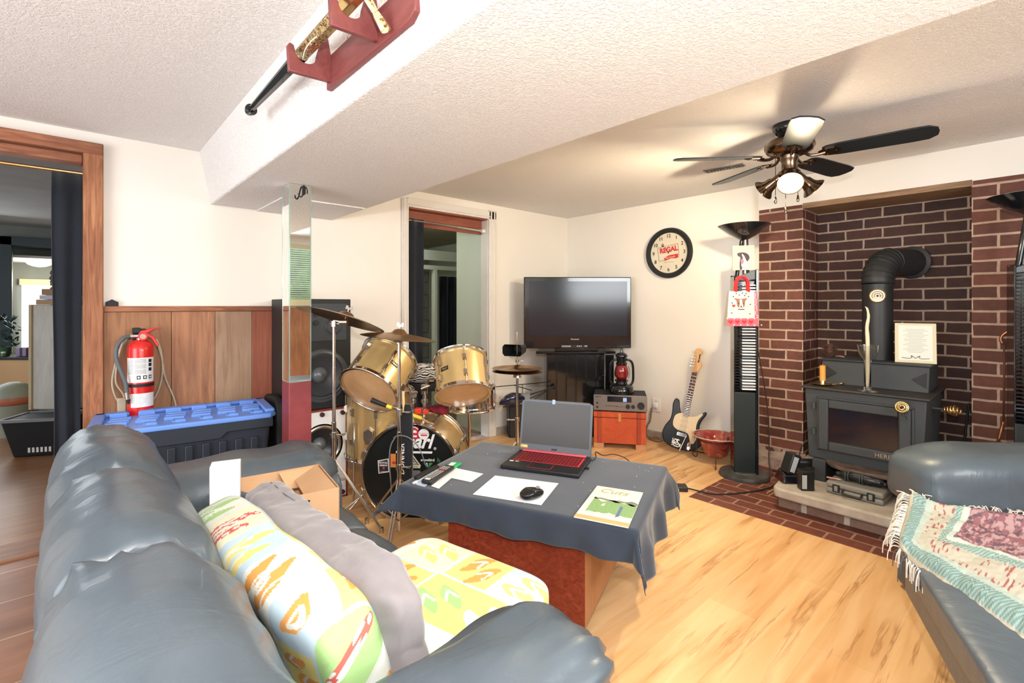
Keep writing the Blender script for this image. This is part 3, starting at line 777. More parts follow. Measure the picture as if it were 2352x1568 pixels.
bg2 = thing('snack_packet', 'small blue and green printed packet inside the cardboard box', 'packet', (.50,1.80,.50))
o = MB(rotz_frame((.50,1.80,.53),R_(20))).soft((0,0,0),(.10,.03,.09),3,8).build('packet_body', noisy('blue_green_print',(.12,.35,.62),(.35,.62,.30),22,.4), bg2, smooth=True)
wb = thing('white_carton', 'tall plain white carton standing in the cardboard box beside the sofa back', 'box', (.40,1.72,.50), R_(-14))
MB(rotz_frame((.352,1.705,.46), R_(-16))).box(-.040,.040,-.03,.03,.0,.275).build('carton', white_m, wb, bevel=.002)

# ================================================================ COFFEE TABLE
TA = Vector((.385,-.923,0)).normalized()           # along the long side, towards the right of the picture
TB = Vector((-TA.y, TA.x, 0))                      # away from the viewer
TZ = .458
tc = Vector((1.556,1.53,0))
Mt = frame((tc.x,tc.y,0), xdir=TA, ydir=TB)
tb = thing('coffee_table', 'reddish brown pedestal coffee table under the charcoal cloth', 'table', (tc.x,tc.y,0), 0)
redwood = wood('red_mahogany_veneer', (.12,.018,.008),(.22,.035,.015),(.32,.07,.035),3,(1.2,12,16),.35,.25)
orangew = wood('orange_oak_side', (.36,.15,.06),(.42,.19,.08),(.48,.23,.10),3,(10,10,1),.5,.1)
MB(Mt).box(-.485,.485,-.35,.35,TZ-.032,TZ-.002).build('tabletop', orangew, tb, bevel=.004)
MB(Mt).box(-.255,.31,-.345,.22,.06,TZ-.034).build('pedestal_body', orangew, tb, bevel=.002)
MB(Mt).box(-.258,.313,-.352,-.345,.055,TZ-.034).build('front_panel', redwood, tb)
MB(Mt).box(-.22,.26,-.31,.19,0,.06).build('plinth', matte_black, tb)
# cloth
HX, HY = .487, .352
ext = dict(l=.13, r=.19, f=.115, b=.13)
def cloth(u, v_):
    x = -HX-ext['l']+(2*HX+ext['l']+ext['r'])*u; y = -HY-ext['f']+(2*HY+ext['f']+ext['b'])*v_
    cx_, cy_ = max(-HX,min(HX,x)), max(-HY,min(HY,y))
    dx, dy = x-cx_, y-cy_; d = math.hypot(dx,dy)
    z = TZ+.003+.0015*nz(x*7,y*7,0)
    if d > 1e-6:
        nx, ny = dx/d, dy/d; rad = .014
        s_ = min(d, rad*PI/2); out = rad*math.sin(s_/rad); dn = rad*(1-math.cos(s_/rad)); rest = max(0,d-rad*PI/2)
        corner = abs(nx*ny)*2
        fl_ = .10+.25*corner
        if x < -HX and y < -HY: fl_ = 1.0            # this corner stands out over the sofa seat
        if x < -HX and abs(dy) < 1e-6: fl_ = .45*max(0,min(1,(.1-y)/.4))+.12
        rip = (.010*math.sin(cx_*16+1)+.008*math.sin(cx_*37))*(1 if abs(ny)>.5 else 0)+(.016*math.sin(cy_*19+.6)+.008*math.sin(cy_*41))*(1 if abs(nx)>.5 else 0)
        g_ = min(1, rest/.08)
        tt = math.atan(fl_)
        out += rest*math.sin(tt)+rip*g_+.004; dn += rest*math.cos(tt)
        if corner > .05:
            # folds gather either side of the corner
            a = math.atan2(abs(ny),abs(nx)); out += .030*math.sin((a-PI/4)*5)*g_*corner
        return Vector((cx_+nx*out, cy_+ny*out, z-dn))
    return Vector((x,y,z))
clo = MB(Mt); clo.grid(cloth, 150, 120)
tagp(clo.build('tablecloth', table_cloth_m, smooth=True, solid=.0022), 'charcoal cloth draped over the coffee table with its corners hanging down', 'tablecloth')
TT = TZ+.0062
lintm = mat('lint', (.7,.7,.7), .8)

# ---- laptop
la, lb_ = Zp(1147,1076,TT), Zp(1331,1100,TT)
LX = (lb_-la).normalized(); LY = Vector((-LX.y,LX.x,0)); LW = .372
lo = Vector((la.x,la.y,TT))+LX*.004
Ml = frame(lo, xdir=LX, ydir=LY)
LD = .262
lt = thing('laptop', 'open black gaming laptop with red-lit keys on the charcoal cloth', 'laptop', tuple(lo))
lap_b = mat('laptop_black', (.012,.012,.014), .38); lap_g = mat('laptop_grey', (.10,.11,.125), .4, .3)
MB(Ml).box(0,LW,0,LD,0,.018).build('base', lap_b, lt, bevel=.004)
MB(Ml).box(.02,LW-.02,LD-.004,LD+.024,.003,.017).build('rear_deck', lap_b, lt, bevel=.003)
redk = mat('red_backlight', (.30,.01,.015), .4, emit=(1,.05,.07), es=.55)
redh = mat('red_hinge_bar', (.62,.10,.12), .35)
MB(Ml).box(.022,LW-.022,LD-.022,LD-.004,.018,.028).build('hinge_bar', redh, lt, bevel=.003)
MB(Ml).box(.026,LW-.024,.098,LD-.034,.0180,.0188).build('key_well', redk, lt)
ky = MB(Ml); rows = 6; kw = (LW-.058)/18
for r in range(rows):
    for k in range(18):
        if r == 0 and 4 <= k <= 8:
            if k == 4: ky.box(.029+4*kw,.029+9*kw-.003,.101,.117,.0188,.0215)
            continue
        ky.box(.029+k*kw,.029+(k+1)*kw-.0035,.101+r*.0205,.101+r*.0205+.0165,.0188,.0215)
ky.build('keyboard', mat('key_caps',(.05,.006,.008),.45), lt)
kt = MB(Ml)
for r in range(rows):
    for k in range(18): kt.box(.033+k*kw,.033+k*kw+.005,.107+r*.0205,.107+r*.0205+.006,.0213,.0217)
kt.build('key_legends', redk, lt)
tp = (.125,.235,.018,.085)
MB(Ml).box(tp[0],tp[1],tp[2],tp[3],.018,.0184).build('touchpad_edge', redk, lt)
MB(Ml).box(tp[0]+.0012,tp[1]-.0012,tp[2]+.0012,tp[3]-.0012,.0184,.0188).build('touchpad', lap_b, lt)
MB(Ml).box(.018,.036,.072,.084,.018,.0185).build('sticker', mat('blue_sticker',(.7,.75,.85),.5), lt); MB(Ml).box(.045,.062,.074,.085,.018,.0185).build('sticker', mat('green_sticker',(.35,.5,.35),.5), lt)
# lid
tilt = R_(12)
Mlid = Ml @ Matrix.Translation((0,LD-.010,.022)) @ Matrix.Rotation(-tilt,4,'X')
LH = .256
MB(Mlid).prism([(0,0),(LW,0),(LW,LH-.012),(LW-.02,LH),(.02,LH),(0,LH-.012)],-.007,.0, Matrix.Rotation(PI/2,4,'X')).build('lid', lap_g, lt, bevel=.002)
MB(Mlid).box(.012,LW-.012,-.0012,-.0003,.034,LH-.012).build('screen', mat('screen_off',(.035,.030,.028),.35,spec=.6), lt)
text('acer', Mlid @ frame((LW/2,-.0016,.017), xdir=(1,0,0), ydir=(0,0,1)), .017, ink, lt, bold=.0004, shear=.25)
MB(Mlid).box(.008,.046,-.0018,-.0004,.012,.027).build('sticker', mat('yellow_sticker',(.62,.40,.06),.5), lt)
text('1 YEAR', Mlid @ frame((.030,-.0024,.0195), xdir=(1,0,0), ydir=(0,0,1)), .008, white_ink, lt, bold=.0003)
MB(Mlid).box(LW*.44,LW*.48,-.0035,.0,LH-.018,LH+.004).build('webcam_cover', mat('pale_blue_tape',(.35,.50,.72),.5), lt)
MB(Ml).box(LW,LW+.018,.12,.132,.004,.014).build('plug', lap_b, lt, bevel=.002)
tagp(MB().tube([tuple((Ml @ Vector(p))) for p in ((LW+.006,.24,.010),(LW+.018,.28,.012),(LW+.01,.32,.03),(LW+.04,.36,.004),(LW+.09,.40,.003),(LW+.16,.42,-.03),(LW+.20,.44,-.14))],.0026,6,5).build('laptop_lead', ink, smooth=True), 'thin black cable leaving the back of the laptop over the cloth', 'cable')
# ---- paper, mouse
q = [Zp(*p,TT) for p in ((1137,1092),(1283,1110),(1243,1160),(1086,1135))]
def sheet(name, q, m, label, cat, th=.0008, z=TT, parent=None):
    vs = [Vector((p.x,p.y,z)) for p in q]; vs += [v_+Vector((0,0,th)) for v_ in vs]
    mb = MB(); mb.add(vs, [(0,1,2,3),(7,6,5,4),(0,4,5,1),(1,5,6,2),(2,6,7,3),(3,7,4,0)])
    o = mb.build(name, m, parent)
    if label: tagp(o, label, cat)
    return o
sheet('paper_sheet', q, paper_m, 'blank white sheet of paper under the black computer mouse', 'paper')
mp_ = Zp(1222,1141,TT+.002)
ms = thing('computer_mouse', 'glossy black computer mouse on the white paper sheet', 'mouse', (mp_.x,mp_.y,TT+.001))
ma = math.atan2(TB.y,TB.x)-PI/2-.45
Mm = rotz_frame((mp_.x,mp_.y,TT+.002), ma)
MB(Mm).soft((0,0,.013),(.066,.108,.030),2.6,14,lambda u,p: Vector((p.x*(1-.12*max(0,u[1])),p.y,max(.0,p.z+(.010 if u[2]>0 else 0)*(1-abs(u[1]+.2))-.0)))).build('body', gloss_black, ms, smooth=True)
MB(Mm).cyl((-.003,.030,.0265),(.003,.030,.0265),.0105,n=18).build('scroll_wheel', grey_plastic, ms, smooth=30)
MB(Mm).box(-.009,.009,-.044,-.030,.0205,.0225).build('badge', chrome, ms, bevel=.001)
# ---- magazine
q = [Zp(*p,TT) for p in ((1372,1117),(1477,1133),(1443,1213),(1318,1188))]
mg = thing('magazine', 'tan and white magazine with a golf course picture at the right corner of the table', 'magazine', (q[0].x,q[0].y,TT))
sheet('pages', q, mat('magazine_cover',(.82,.78,.66),.5), None, None, .004, TT, mg)
def bil(s_, t_, z): # s along top edge, t towards the viewer
    a = q[0].lerp(q[1], s_); b = q[3].lerp(q[2], s_); p = a.lerp(b, t_); return Vector((p.x,p.y,z))
mz = TT+.0043
def quad(name, s0,s1,t0,t1,m,z=mz,par=mg, wob=0, n=14):
    mb = MB()
    vs = []; fs = []
    for i in range(n+1):
        s_ = s0+(s1-s0)*i/n; vs += [bil(s_, t0+wob*nz(s_*5,t0*9,1), z), bil(s_, t1+wob*nz(s_*6,t1*9,3), z)]
    fs = [(2*i,2*i+1,2*i+3,2*i+2) for i in range(n)]
    mb.add(vs, fs); return mb.build(name, m, par)
quad('picture_grass', .12,1,.42,.78, noisy('golf_green',(.04,.20,.04),(.45,.62,.30),9,.5,stretch=(18,60,1)), wob=.10)
quad('picture_hills', .12,1,.36,.43, noisy('hill_grey',(.12,.14,.13),(.3,.32,.25),30,.6), wob=.08)
quad('spine_strip', .0,1,.91,1, mat('tan_strip',(.62,.42,.18),.5), z=mz+.0001)
quad('picture_golfer', .70,.76,.56,.88, mat('golfer_blue',(.12,.18,.32),.6), z=mz+.0003, wob=.12)
quad('picture_ball', .34,.40,.5,.62, mat('cream_fig',(.8,.75,.6),.6), z=mz+.0003, wob=.1)
qx = (q[1]-q[0]).normalized()
text('Cuts', frame(bil(.42,.14,mz+.0004), xdir=qx, zdir=(0,0,1)), .06, mat('olive_title',(.42,.38,.20),.6), mg, shear=.3)
# ---- remote, pack, envelopes, pen, pouch
def obox(name, label, cat, p0, p1, wdt, hgt, z, m, bev=.004, pn='body'):
    a = Zp(*p0,z); b = Zp(*p1,z); d = (b-a); Ln = d.length
    M_ = frame((a.x,a.y,z), xdir=d, zdir=(0,0,1))
    t = thing(name, label, cat, (a.x,a.y,z))
    MB(M_).box(0,Ln,-wdt/2,wdt/2,0,hgt).build(pn, m, t, bevel=bev, seg=3)
    return t, M_, Ln
sheet('envelope', [Zp(*p,TT) for p in ((1052,1076),(1110,1088),(1082,1107),(1030,1096))], paper_m, 'blank white envelope half under the remote control', 'envelope')
sheet('note_paper', [Zp(*p,TT+.0012) for p in ((1046,1072),(1058,1080),(1008,1122),(990,1116))], mat('note_white',(.8,.82,.86),.7), 'folded white note under the remote control', 'paper', z=TT+.0012)
sheet('notepad', [Zp(*p,TT) for p in ((1005,1077),(1030,1080),(975,1118),(946,1110))], mat('pale_blue_pad',(.62,.70,.84),.6), 'pale blue notepad at the left corner of the table', 'notepad', th=.004)
t, M_, Ln = obox('gum_packet', 'green and white gum packet at the end of the remote control', 'packet', (1020,1083),(1050,1066),.052,.012, TT+.002, mat('gum_green',(.02,.42,.14),.35))
MB(M_).prism([(.012,-.015),(Ln-.015,-.004),(Ln-.02,.018),(.02,.008)],.0121,.0128).build('label_flash', white_m, t)
t, M_, Ln = obox('remote_control', 'long black television remote lying across papers on the table', 'remote', (978,1113),(1034,1077),.050,.020, TT+.005, mat('remote_black',(.02,.021,.022),.4), .008)
bt_ = MB(M_); bc = MB(M_)
for i in range(11):
    for j in range(3):
        (bc if (i in (7,) ) else bt_).box(.03+i*(Ln-.05)/11,.03+i*(Ln-.05)/11+.006,-.016+j*.0125,-.016+j*.0125+.008,.0198,.0216)
bt_.build('buttons', mat('grey_button',(.45,.46,.46),.5), t); bc.build('coloured_buttons', red_plastic, t)
MB(M_).box(.008,.024,-.012,.012,.0198,.0204).build('maker_label', white_ink, t)
obox('glasses_case', 'slim black glasses case at the left corner of the table', 'case', (955,1102),(1005,1074),.026,.016, TT+.0045, matte_black, .007)
pn_ = thing('ballpoint_pen', 'clear ballpoint pen lying beside the black glasses case', 'pen', tuple(Zp(952,1108,TT+.008)))
a = Zp(949,1110,TT+.009); b = Zp(998,1086,TT+.009)
MB().cyl(a,b,.0035,.003,10).build('barrel', mat('pen_clear',(.55,.6,.7),.1,spec=.8), pn_, smooth=True)
MB().cyl(a+Vector((0,0,.001)),a.lerp(b,.18),.0048,.0045,10).build('cap', white_m, pn_, smooth=True)
rnd = random.Random(5); lm = MB(Mt)
for k in range(46):
    x, y = rnd.uniform(-.45,.45), rnd.uniform(-.33,.33); s_ = rnd.uniform(.0007,.002)
    lm.box(x-s_,x+s_,y-s_*.7,y+s_*.7,TT-.001,TT+.0006)
tagp(lm.build('lint_specks', lintm), 'white lint specks scattered over the charcoal tablecloth', 'lint', kind='stuff')

# ================================================================ RECLINER LOVESEAT (right edge)
lv = thing('leather_recliner', 'black leather reclining loveseat with its footrest out, at the right edge', 'sofa', (2.3,-.1,0))
# footrest / seat plate: long side runs (-.87,-.49)
SA = Vector((-.93,-.37,0)).normalized(); SB = Vector((SA.y,-SA.x,0))   # SB points away from the open floor
if SB.y > 0: SB = -SB
Mv = frame((2.10,.34,0), xdir=SA, zdir=(0,0,1))
sgn = 1 if (Mv.to_3x3() @ Vector((0,1,0))).dot(SB) > 0 else -1
def lb3(x0,x1,y0,y1): return (x0,x1,y0*sgn,y1*sgn)
brown_l = noisy('brown_lit_leather', (.085,.045,.025), (.11,.06,.035), 5, .4)
x0,x1,y0,y1 = lb3(-.02,1.35,.0,.8)
MB(Mv).soft(((x0+x1)/2,(y0+y1)/2,.375),(abs(x1-x0),abs(y1-y0),.10),9,24,lambda u,p: p+Vector((0,0,.006*nz(p.x*6,p.y*6,3)))).build('seat_panel', leather, lv, smooth=True)
x0,x1,y0,y1 = lb3(.0,1.35,.012,.10)
MB(Mv).box(x0,x1,y0,y1,.245,.345).build('footrest_panel', leather, lv, bevel=.015, seg=3)
x0,x1,y0,y1 = lb3(.12,1.35,.25,.8)
MB(Mv).box(x0,x1,y0,y1,.03,.25).build('base', matte_black, lv, bevel=.01)
def armfn(u, p): 
    q_ = Vector(p); 
    q_.z += .012*nz(p.x*5,p.y*5,1); 
    k_ = max(0,-u[2]+.2)
    q_ += Vector((.035*nz(p.x*14,p.z*6,2), .035*nz(p.x*16,p.z*9,7), .01*nz(p.x*18,p.y*9,7)))*k_
    return q_
MB(frame((2.765,.19,.505), xdir=(.72,-.69,0), zdir=(0,0,1))).soft((.12,0,0),(.85,.36,.27),3.6,36,armfn).build('arm_cushion', leather_w, lv, smooth=True)
MB(frame((2.74,.20,.30), xdir=(.72,-.69,0), zdir=(0,0,1))).box(-.22,.52,-.14,.14,-.29,.12).build('arm_body', leather, lv, bevel=.03, seg=3)

# throw: woven stripes as a colour attribute, folds in the mesh, fringe strands
tw = thing('throw_blanket', 'fringed woven throw in cream, sage and mauve spread over the recliner seat', 'blanket', (2.1,.2,.43))
corn = [Zp(2062,1160,.46), Zp(2400,1215,.46), Zp(2440,1420,.44), Zp(2235,1380,.44), Zp(2052,1225,.44)]
A0 = Zp(2092,1150,.45); A1 = Zp(2600,1225,.45); B0 = Zp(2066,1252,.435); B1 = Zp(2360,1475,.435)
def thf(u, v_):
    a = A0.lerp(A1, u*1.0); b = B0.lerp(B1, u)
    p = a.lerp(b, v_)
    z = .437+.018*abs(nz(u*3.2,v_*5,2))+.030*math.exp(-((v_-.52-.12*u)/.05)**2)*max(0,u-.25)+.022*math.exp(-((v_-.05)/.07)**2)+.020*math.exp(-((u-.03)/.05)**2)+.003*nz(u*30,v_*30,1)
    z -= .03*max(0,v_-.93)/.07
    return Vector((p.x,p.y,z))
o = MB().grid(thf, 170, 110).build('woven_cloth', None, tw, smooth=True, solid=.006)
thm = mat('woven_throw', (.6,.6,.55), .95, spec=.1)
at = N(thm, 'ShaderNodeAttribute'); at.attribute_name = 'print'; L(thm, at.outputs['Color'], bsdf(thm).inputs['Base Color'])
bump(thm, noise_n(thm, coords(thm), 420, 2), .5, .003)
o.data.materials.append(thm)
ca = o.data.color_attributes.new('print', 'FLOAT_COLOR', 'POINT')
def thc(u, v_):
    e = min(u*1.5, 1-v_)           # distance from the two near edges
    tw_ = (int(u*170)+int(v_*110)) % 4
    n1 = nz(u*60, v_*14, 4); n2 = nz(u*22,v_*22,9)
    if e < .035: c = (.42,.38,.30)
    elif e < .13: c = (.12,.22,.21) if tw_ < 2 else (.30,.39,.36)
    elif e < .19: c = (.38,.44,.39)
    elif e < .36: c = (.30,.10,.09) if (n1 > .22 and nz(u*9,v_*9,2) > -.1) else (.42,.40,.33)
    elif e < .42: c = (.14,.24,.22) if tw_ < 2 else (.34,.43,.40)
    elif e < .47: c = (.45,.51,.46)
    else: c = (.24,.11,.13) if n1 > .05 else ((.38,.25,.26) if n2 > -.1 else (.12,.08,.10))
    return c
for i in range(len(ca.data)):
    u, v_ = (i % 171)/170, (i//171)/110
    ca.data[i].color = (*thc(u,v_), 1)
fr = MB(); rnd = random.Random(11); frd = MB()
for k in range(250):
    if k < 110: u, v_ = (k/110)*.9, 1.0; dirv = (B0-A0).normalized()
    elif k < 180: u, v_ = 0.0, (k-110)/70; dirv = (A0-A1).normalized()
    else: u, v_ = (k-180)/70*.8, 0.0; dirv = (A0-B0).normalized()*.5
    p = thf(u, v_); ln = rnd.uniform(.030,.055)
    d1 = dirv+Vector((rnd.uniform(-.5,.5),rnd.uniform(-.5,.5),0)); d1.normalize()
    if k < 180: pts = [p, p+d1*ln*.5+Vector((0,0,.003)), p+d1*ln*.8+Vector((0,0,-ln*.45)), p+d1*ln*.85+Vector((0,0,-ln*1.1))]
    else: pts = [p, p+d1*ln*.5+Vector((0,0,.012)), p+d1*ln+Vector((0,0,.010))]
    (frd if k % 3 == 0 and k < 110 else fr).tube(pts, .0016, 4, 2)
tagp(fr.build('fringe', cloth_mat('cream_fringe',(.62,.56,.46),(.74,.70,.62),30), tw), 'cream knotted fringe', kind='stuff')
tagp(frd.build('fringe', cloth_mat('dark_fringe',(.04,.04,.05),(.10,.09,.10),30), tw), 'dark knotted fringe', kind='stuff')
# ================================================================ MIRRORED POST
post = thing('support_post', 'square post clad in mirror strips with a maroon vinyl foot, under the beam', 'post', (.877,2.655,0))
PX0,PX1,PY0,PY1 = .824,.930,2.602,2.708
MB().box(PX0+.004,PX1-.004,PY0+.004,PY1-.004,0,1.85).build('core', wood('post_wood',(.3,.22,.12),(.36,.27,.16),(.4,.3,.2),3,(9,9,1),.6,.1), post)
zm = .83
for nm, b in (('mirror_panel',(PX0+.003,PX1-.003,PY0-.001,PY0+.004)),('mirror_panel',(PX0-.001,PX0+.004,PY0+.003,PY1-.003)),('mirror_panel',(PX1-.004,PX1+.001,PY0+.003,PY1-.003))):
    MB().box(*b,zm,1.846).build(nm, mirror_m, post)
eg = MB()
for (x,y) in ((PX0,PY0),(PX1,PY0),(PX0,PY1)): eg.box(x-.0025,x+.0025,y-.0025,y+.0025,zm,1.847)
eg.box(PX0-.002,PX1+.002,PY0-.002,PY0+.003,zm-.004,zm+.002).box(PX0-.002,PX0+.003,PY0,PY1,zm-.004,zm+.002)
eg.build('edge_strip', mirror_edge, post)
MB().box(PX0-.004,PX1+.004,PY0-.004,PY1+.004,0,zm-.004).build('vinyl_wrap', maroon_vinyl, post, bevel=.004)
hk = thing('coat_hook', 'small black iron coat hook at the top of the mirrored post', 'hook', (.885,2.596,1.80))
hm = MB()
hm.tube([(.893,2.597,1.838),(.890,2.585,1.842),(.885,2.577,1.825),(.880,2.572,1.795),(.872,2.570,1.778),(.862,2.572,1.782),(.860,2.573,1.795)],.0035,8,4)
hm.tube([(.896,2.597,1.835),(.901,2.582,1.832),(.904,2.577,1.815),(.903,2.574,1.80)],.003,8,4).box(.888,.902,2.594,2.6005,1.80,1.842)
hm.build('hook_body', matte_black, hk, smooth=40)

# ================================================================ WALL RACK ON THE BEAM WITH SHEATHED BLADE
rackw = wood('maroon_stained_wood', (.15,.035,.035),(.22,.058,.055),(.28,.08,.075),3,(10,1.2,10),.42,.15)
rk = thing('wall_rack', 'maroon wooden two-arm rack fixed to the side of the ceiling beam', 'rack', (.61,1.35,1.95))
bd = MB(frame((.618,0,0), ydir=(0,0,1), xdir=(0,1,0)))
bd.prism([(1.565,1.915),(1.05,1.915),(1.02,1.93),(1.01,1.99),(1.03,2.04),(1.00,2.09),(1.0,2.13),(1.565,2.13)],-.009,.009)
bd.build('back_board', rackw, rk, bevel=.004)
def rarm(y):
    n_ = []
    for k in range(11):
        a = PI+PI*k/10; n_.append((.533+.032*math.cos(a)*1.0, 1.992+.028*math.sin(a)))
    pts = [(.611,1.93),(.611,2.125),(.582,2.06),(.565,1.995)]+list(reversed([(x,z) for x,z in n_]))[0:]+[(.497,2.008),(.485,2.012),(.478,2.0),(.482,1.925)]
    return MB(frame((0,y,0), xdir=(1,0,0), ydir=(0,0,1))).prism(pts,-.008,.008)
rarm(1.535).build('bracket_arm', rackw, rk, bevel=.003)
rarm(1.215).build('bracket_arm', rackw, rk, bevel=.003)
sw_ = MB()
for y,z in ((1.40,2.02),(1.30,2.06)): sw_.cyl((.609,y,z),(.606,y,z),.004,n=12)
sw_.build('screw_heads', chrome, rk)
engr = mat('engraved_gold', (.62,.42,.16), .3, .9); v = coords(engr); 
L(engr, ramp(engr, noise_n(engr, v, 90, 3, .6, 2), [(.45,(.20,.10,.04)),(.55,(.80,.62,.30))]), bsdf(engr).inputs['Base Color'])
sb = thing('sheathed_short_sword', 'black tapered scabbard with an engraved bronze throat, lying in the rack arms', 'sword', (.533,1.7,1.99))
Msb = frame((.533,1.10,2.005), zdir=(-.004,1,-.004), xdir=(1,0,0))
def flatprof(l0,l1,w0,w1,t0,t1,mb,n=6):
    vs=[]; 
    for l,w_,t_ in ((l0,w0,t0),(l1,w1,t1)):
        for a,b in ((-1,-.25),(-.45,-1),(.45,-1),(1,-.25),(1,.25),(.45,1),(-.45,1),(-1,.25)): vs.append((a*w_/2,b*t_/2,l))
    fs=[(k,(k+1)%8,8+(k+1)%8,8+k) for k in range(8)]+[tuple(reversed(range(8))),tuple(range(8,16))]
    mb.add(vs,fs)
m=MB(Msb); flatprof(.47,1.03,.044,.024,.040,.022,m); m.build('scabbard', gloss_black, sb, bevel=.001)
m=MB(Msb); flatprof(.18,.46,.044,.042,.040,.036,m); m.build('throat_mount', engr, sb, bevel=.001)
m=MB(Msb); flatprof(.02,.18,.040,.044,.036,.038,m); m.build('hilt', brass, sb, bevel=.002)
MB(Msb).lathe([(.013,1.024),(.022,1.027),(.022,1.034),(.018,1.036),(.019,1.045),(.016,1.060),(.009,1.070),(.0005,1.073)],20).build('chape', gloss_black, sb, smooth=50)
MB().tube([(.523,1.53,1.972),(.510,1.47,1.975),(.513,1.42,1.985),(.525,1.40,1.99),(.53,1.44,1.985)],.0016,6,4).build('cord_loop', white_m, sb, smooth=True)
dg = thing('gold_dagger', 'pale gold dagger with engraved grip hanging on the near arm of the rack', 'dagger', (.57,1.15,1.95))
a = Vector((.592,1.128,1.918)); b = Vector((.532,1.165,2.035)); dd = (b-a)
Md = frame(a, zdir=dd, xdir=(1,-.3,0))
m=MB(Md); flatprof(.0,.035,.030,.026,.020,.018,m); flatprof(.035,.05,.026,.020,.018,.014,m); flatprof(.05,.145,.019,.028,.013,.014,m)
m.build('grip', mat('pale_gold',(.85,.72,.42),.22,.85), dg, bevel=.002)
m=MB(Md); flatprof(.003,.030,.0240,.022,.0206,.0190,m); flatprof(.055,.135,.0105,.016,.0140,.0150,m); m.build('engraving', engr, dg)
m=MB(Md); flatprof(.145,.155,.06,.06,.02,.02,m); flatprof(.155,.22,.026,.02,.008,.008,m); m.build('guard', brass, dg, bevel=.002)

# ================================================================ TOTE, EXTINGUISHER, CORD
blue = mat('blue_plastic', (.14,.29,.74), .38, spec=.5); dgrey = mat('charcoal_plastic', (.018,.024,.034), .45)
to = thing('storage_tote', 'long charcoal storage tote with a bright blue ribbed lid, below the extinguisher', 'storage box', (.47,3.17,0), R_(-6.5))
Mo = rotz_frame((.47,3.17,0), R_(-6.5))
tub = MB(Mo)
a,b = .385,.195
tub.add([(-a+.05,-b+.03,0),(a-.05,-b+.03,0),(a-.05,b-.03,0),(-a+.05,b-.03,0),(-a,-b,.585),(a,-b,.585),(a,b,.585),(-a,b,.585)],[(0,3,2,1),(0,1,5,4),(1,2,6,5),(2,3,7,6),(3,0,4,7),(4,5,6,7)])
tub.build('tub', dgrey, to, bevel=.02, seg=3)
rb = MB(Mo)
for k in range(9):
    x = -.30+k*.075
    rb.add([(x-.016,-b+.012,.05),(x+.016,-b+.012,.05),(x+.018,-b-.012,.50),(x-.018,-b-.012,.50),(x-.016,-b+.05,.05),(x+.016,-b+.05,.05),(x+.018,-b+.03,.50),(x-.018,-b+.03,.50)],[(0,1,2,3),(0,4,5,1),(3,2,6,7),(0,3,7,4),(1,5,6,2)])
rb.build('side_ribs', dgrey, to, bevel=.004)
MB(Mo).prism([(-a-.008,.60),(a+.008,.60),(a+.008,.545),(.17,.545),(.14,.515),(-.13,.515),(-.16,.545),(-a-.008,.545)],-(b+.0),(b+.016),frame((0,0,0),xdir=(1,0,0),ydir=(0,0,1))).build('rim', dgrey, to, bevel=.004)
lid = MB(Mo)
A,B = a+.025,b+.025
oc = [(-A+.03,-B),(A-.03,-B),(A,-B+.04),(A,B-.03),(A-.03,B),(-A+.03,B),(-A,B-.03),(-A,-B+.04)]
lid.prism(oc,.596,.622)
lid.build('lid', blue, to, bevel=.007, seg=3)
rim = MB(Mo)
rim.box(-A+.005,A-.005,B-.06,B-.015,.622,.642).box(-A+.005,-A+.055,-B+.03,B-.02,.622,.642).box(A-.055,A-.005,-B+.03,B-.02,.622,.642)
rim.build('lid_rim', blue, to, bevel=.007, seg=3)
for k in range(6):
    rr = MB(Mo); x = -.30+k*.12
    rr.prism([(x-.038,.10),(x+.038,.10),(x+.03,.165),(x-.03,.165)],.615,.650)
    for j in range(3): rr.box(x-.045+j*.006,x+.045+j*.006,-.085+j*.058,-.052+j*.058,.615,.636)
    rr.box(x-.012,x+.012,-.16,.12,.615,.6265)
    rr.prism([(x,-.17),(x+.05,-.17),(x+.04,-.135),(x+.01,-.135)],.615,.634)
    rr.build('lid_rib', blue, to, bevel=.005, seg=2)

ex = thing('fire_extinguisher', 'red fire extinguisher with black hose hung on the barn board panelling', 'fire extinguisher', (.283,3.39,.66))
ec = Vector((.283,3.39,.0)); er = .060
MB(rotz_frame(ec+Vector((0,0,.60)),0)).lathe([(.045,0),(er,.012),(er,.375),(er*.93,.405),(er*.62,.425),(.022,.432)],40).build('cylinder', red_paint, ex, smooth=50)
def wraplabel(r, z0, z1, a0, a1, m, name, par):
    mb = MB(rotz_frame(ec,0)); n=24
    vs=[(r*math.cos(a0+(a1-a0)*k/n), r*math.sin(a0+(a1-a0)*k/n), z) for z in (z0,z1) for k in range(n+1)]
    mb.add(vs,[(k,k+1,n+2+k,n+1+k) for k in range(n)]); return mb.build(name,m,par,smooth=True)
va = math.atan2(-3.39,-.283)
def lab_pt(r,ang,z): return ec+Vector((r*math.cos(ang),r*math.sin(ang),z))
lb1 = wraplabel(er+.0006,.80,.935,va-1.25,va+1.3,white_m,'instruction_label',ex)
lb2 = wraplabel(er+.0006,.665,.74,va-.75,va+1.3,white_m,'inspection_tag',ex)
ln_ = []
for k in range(20):
    z = .928-k*.0042
    ln_.append(wraplabel(er+.0010,z-.0008,z+.0008,va-1.1,va-.55,grey_plastic,'label_text',ex))
    if k%7 != 6: ln_.append(wraplabel(er+.0010,z-.0009,z+.0009,va-.42,va+.42,grey_plastic,'label_text',ex))
for z in (.917,.895,.870): ln_.append(wraplabel(er+.0011,z-.009,z+.009,va+.62,va+.92,ink,'label_text',ex))
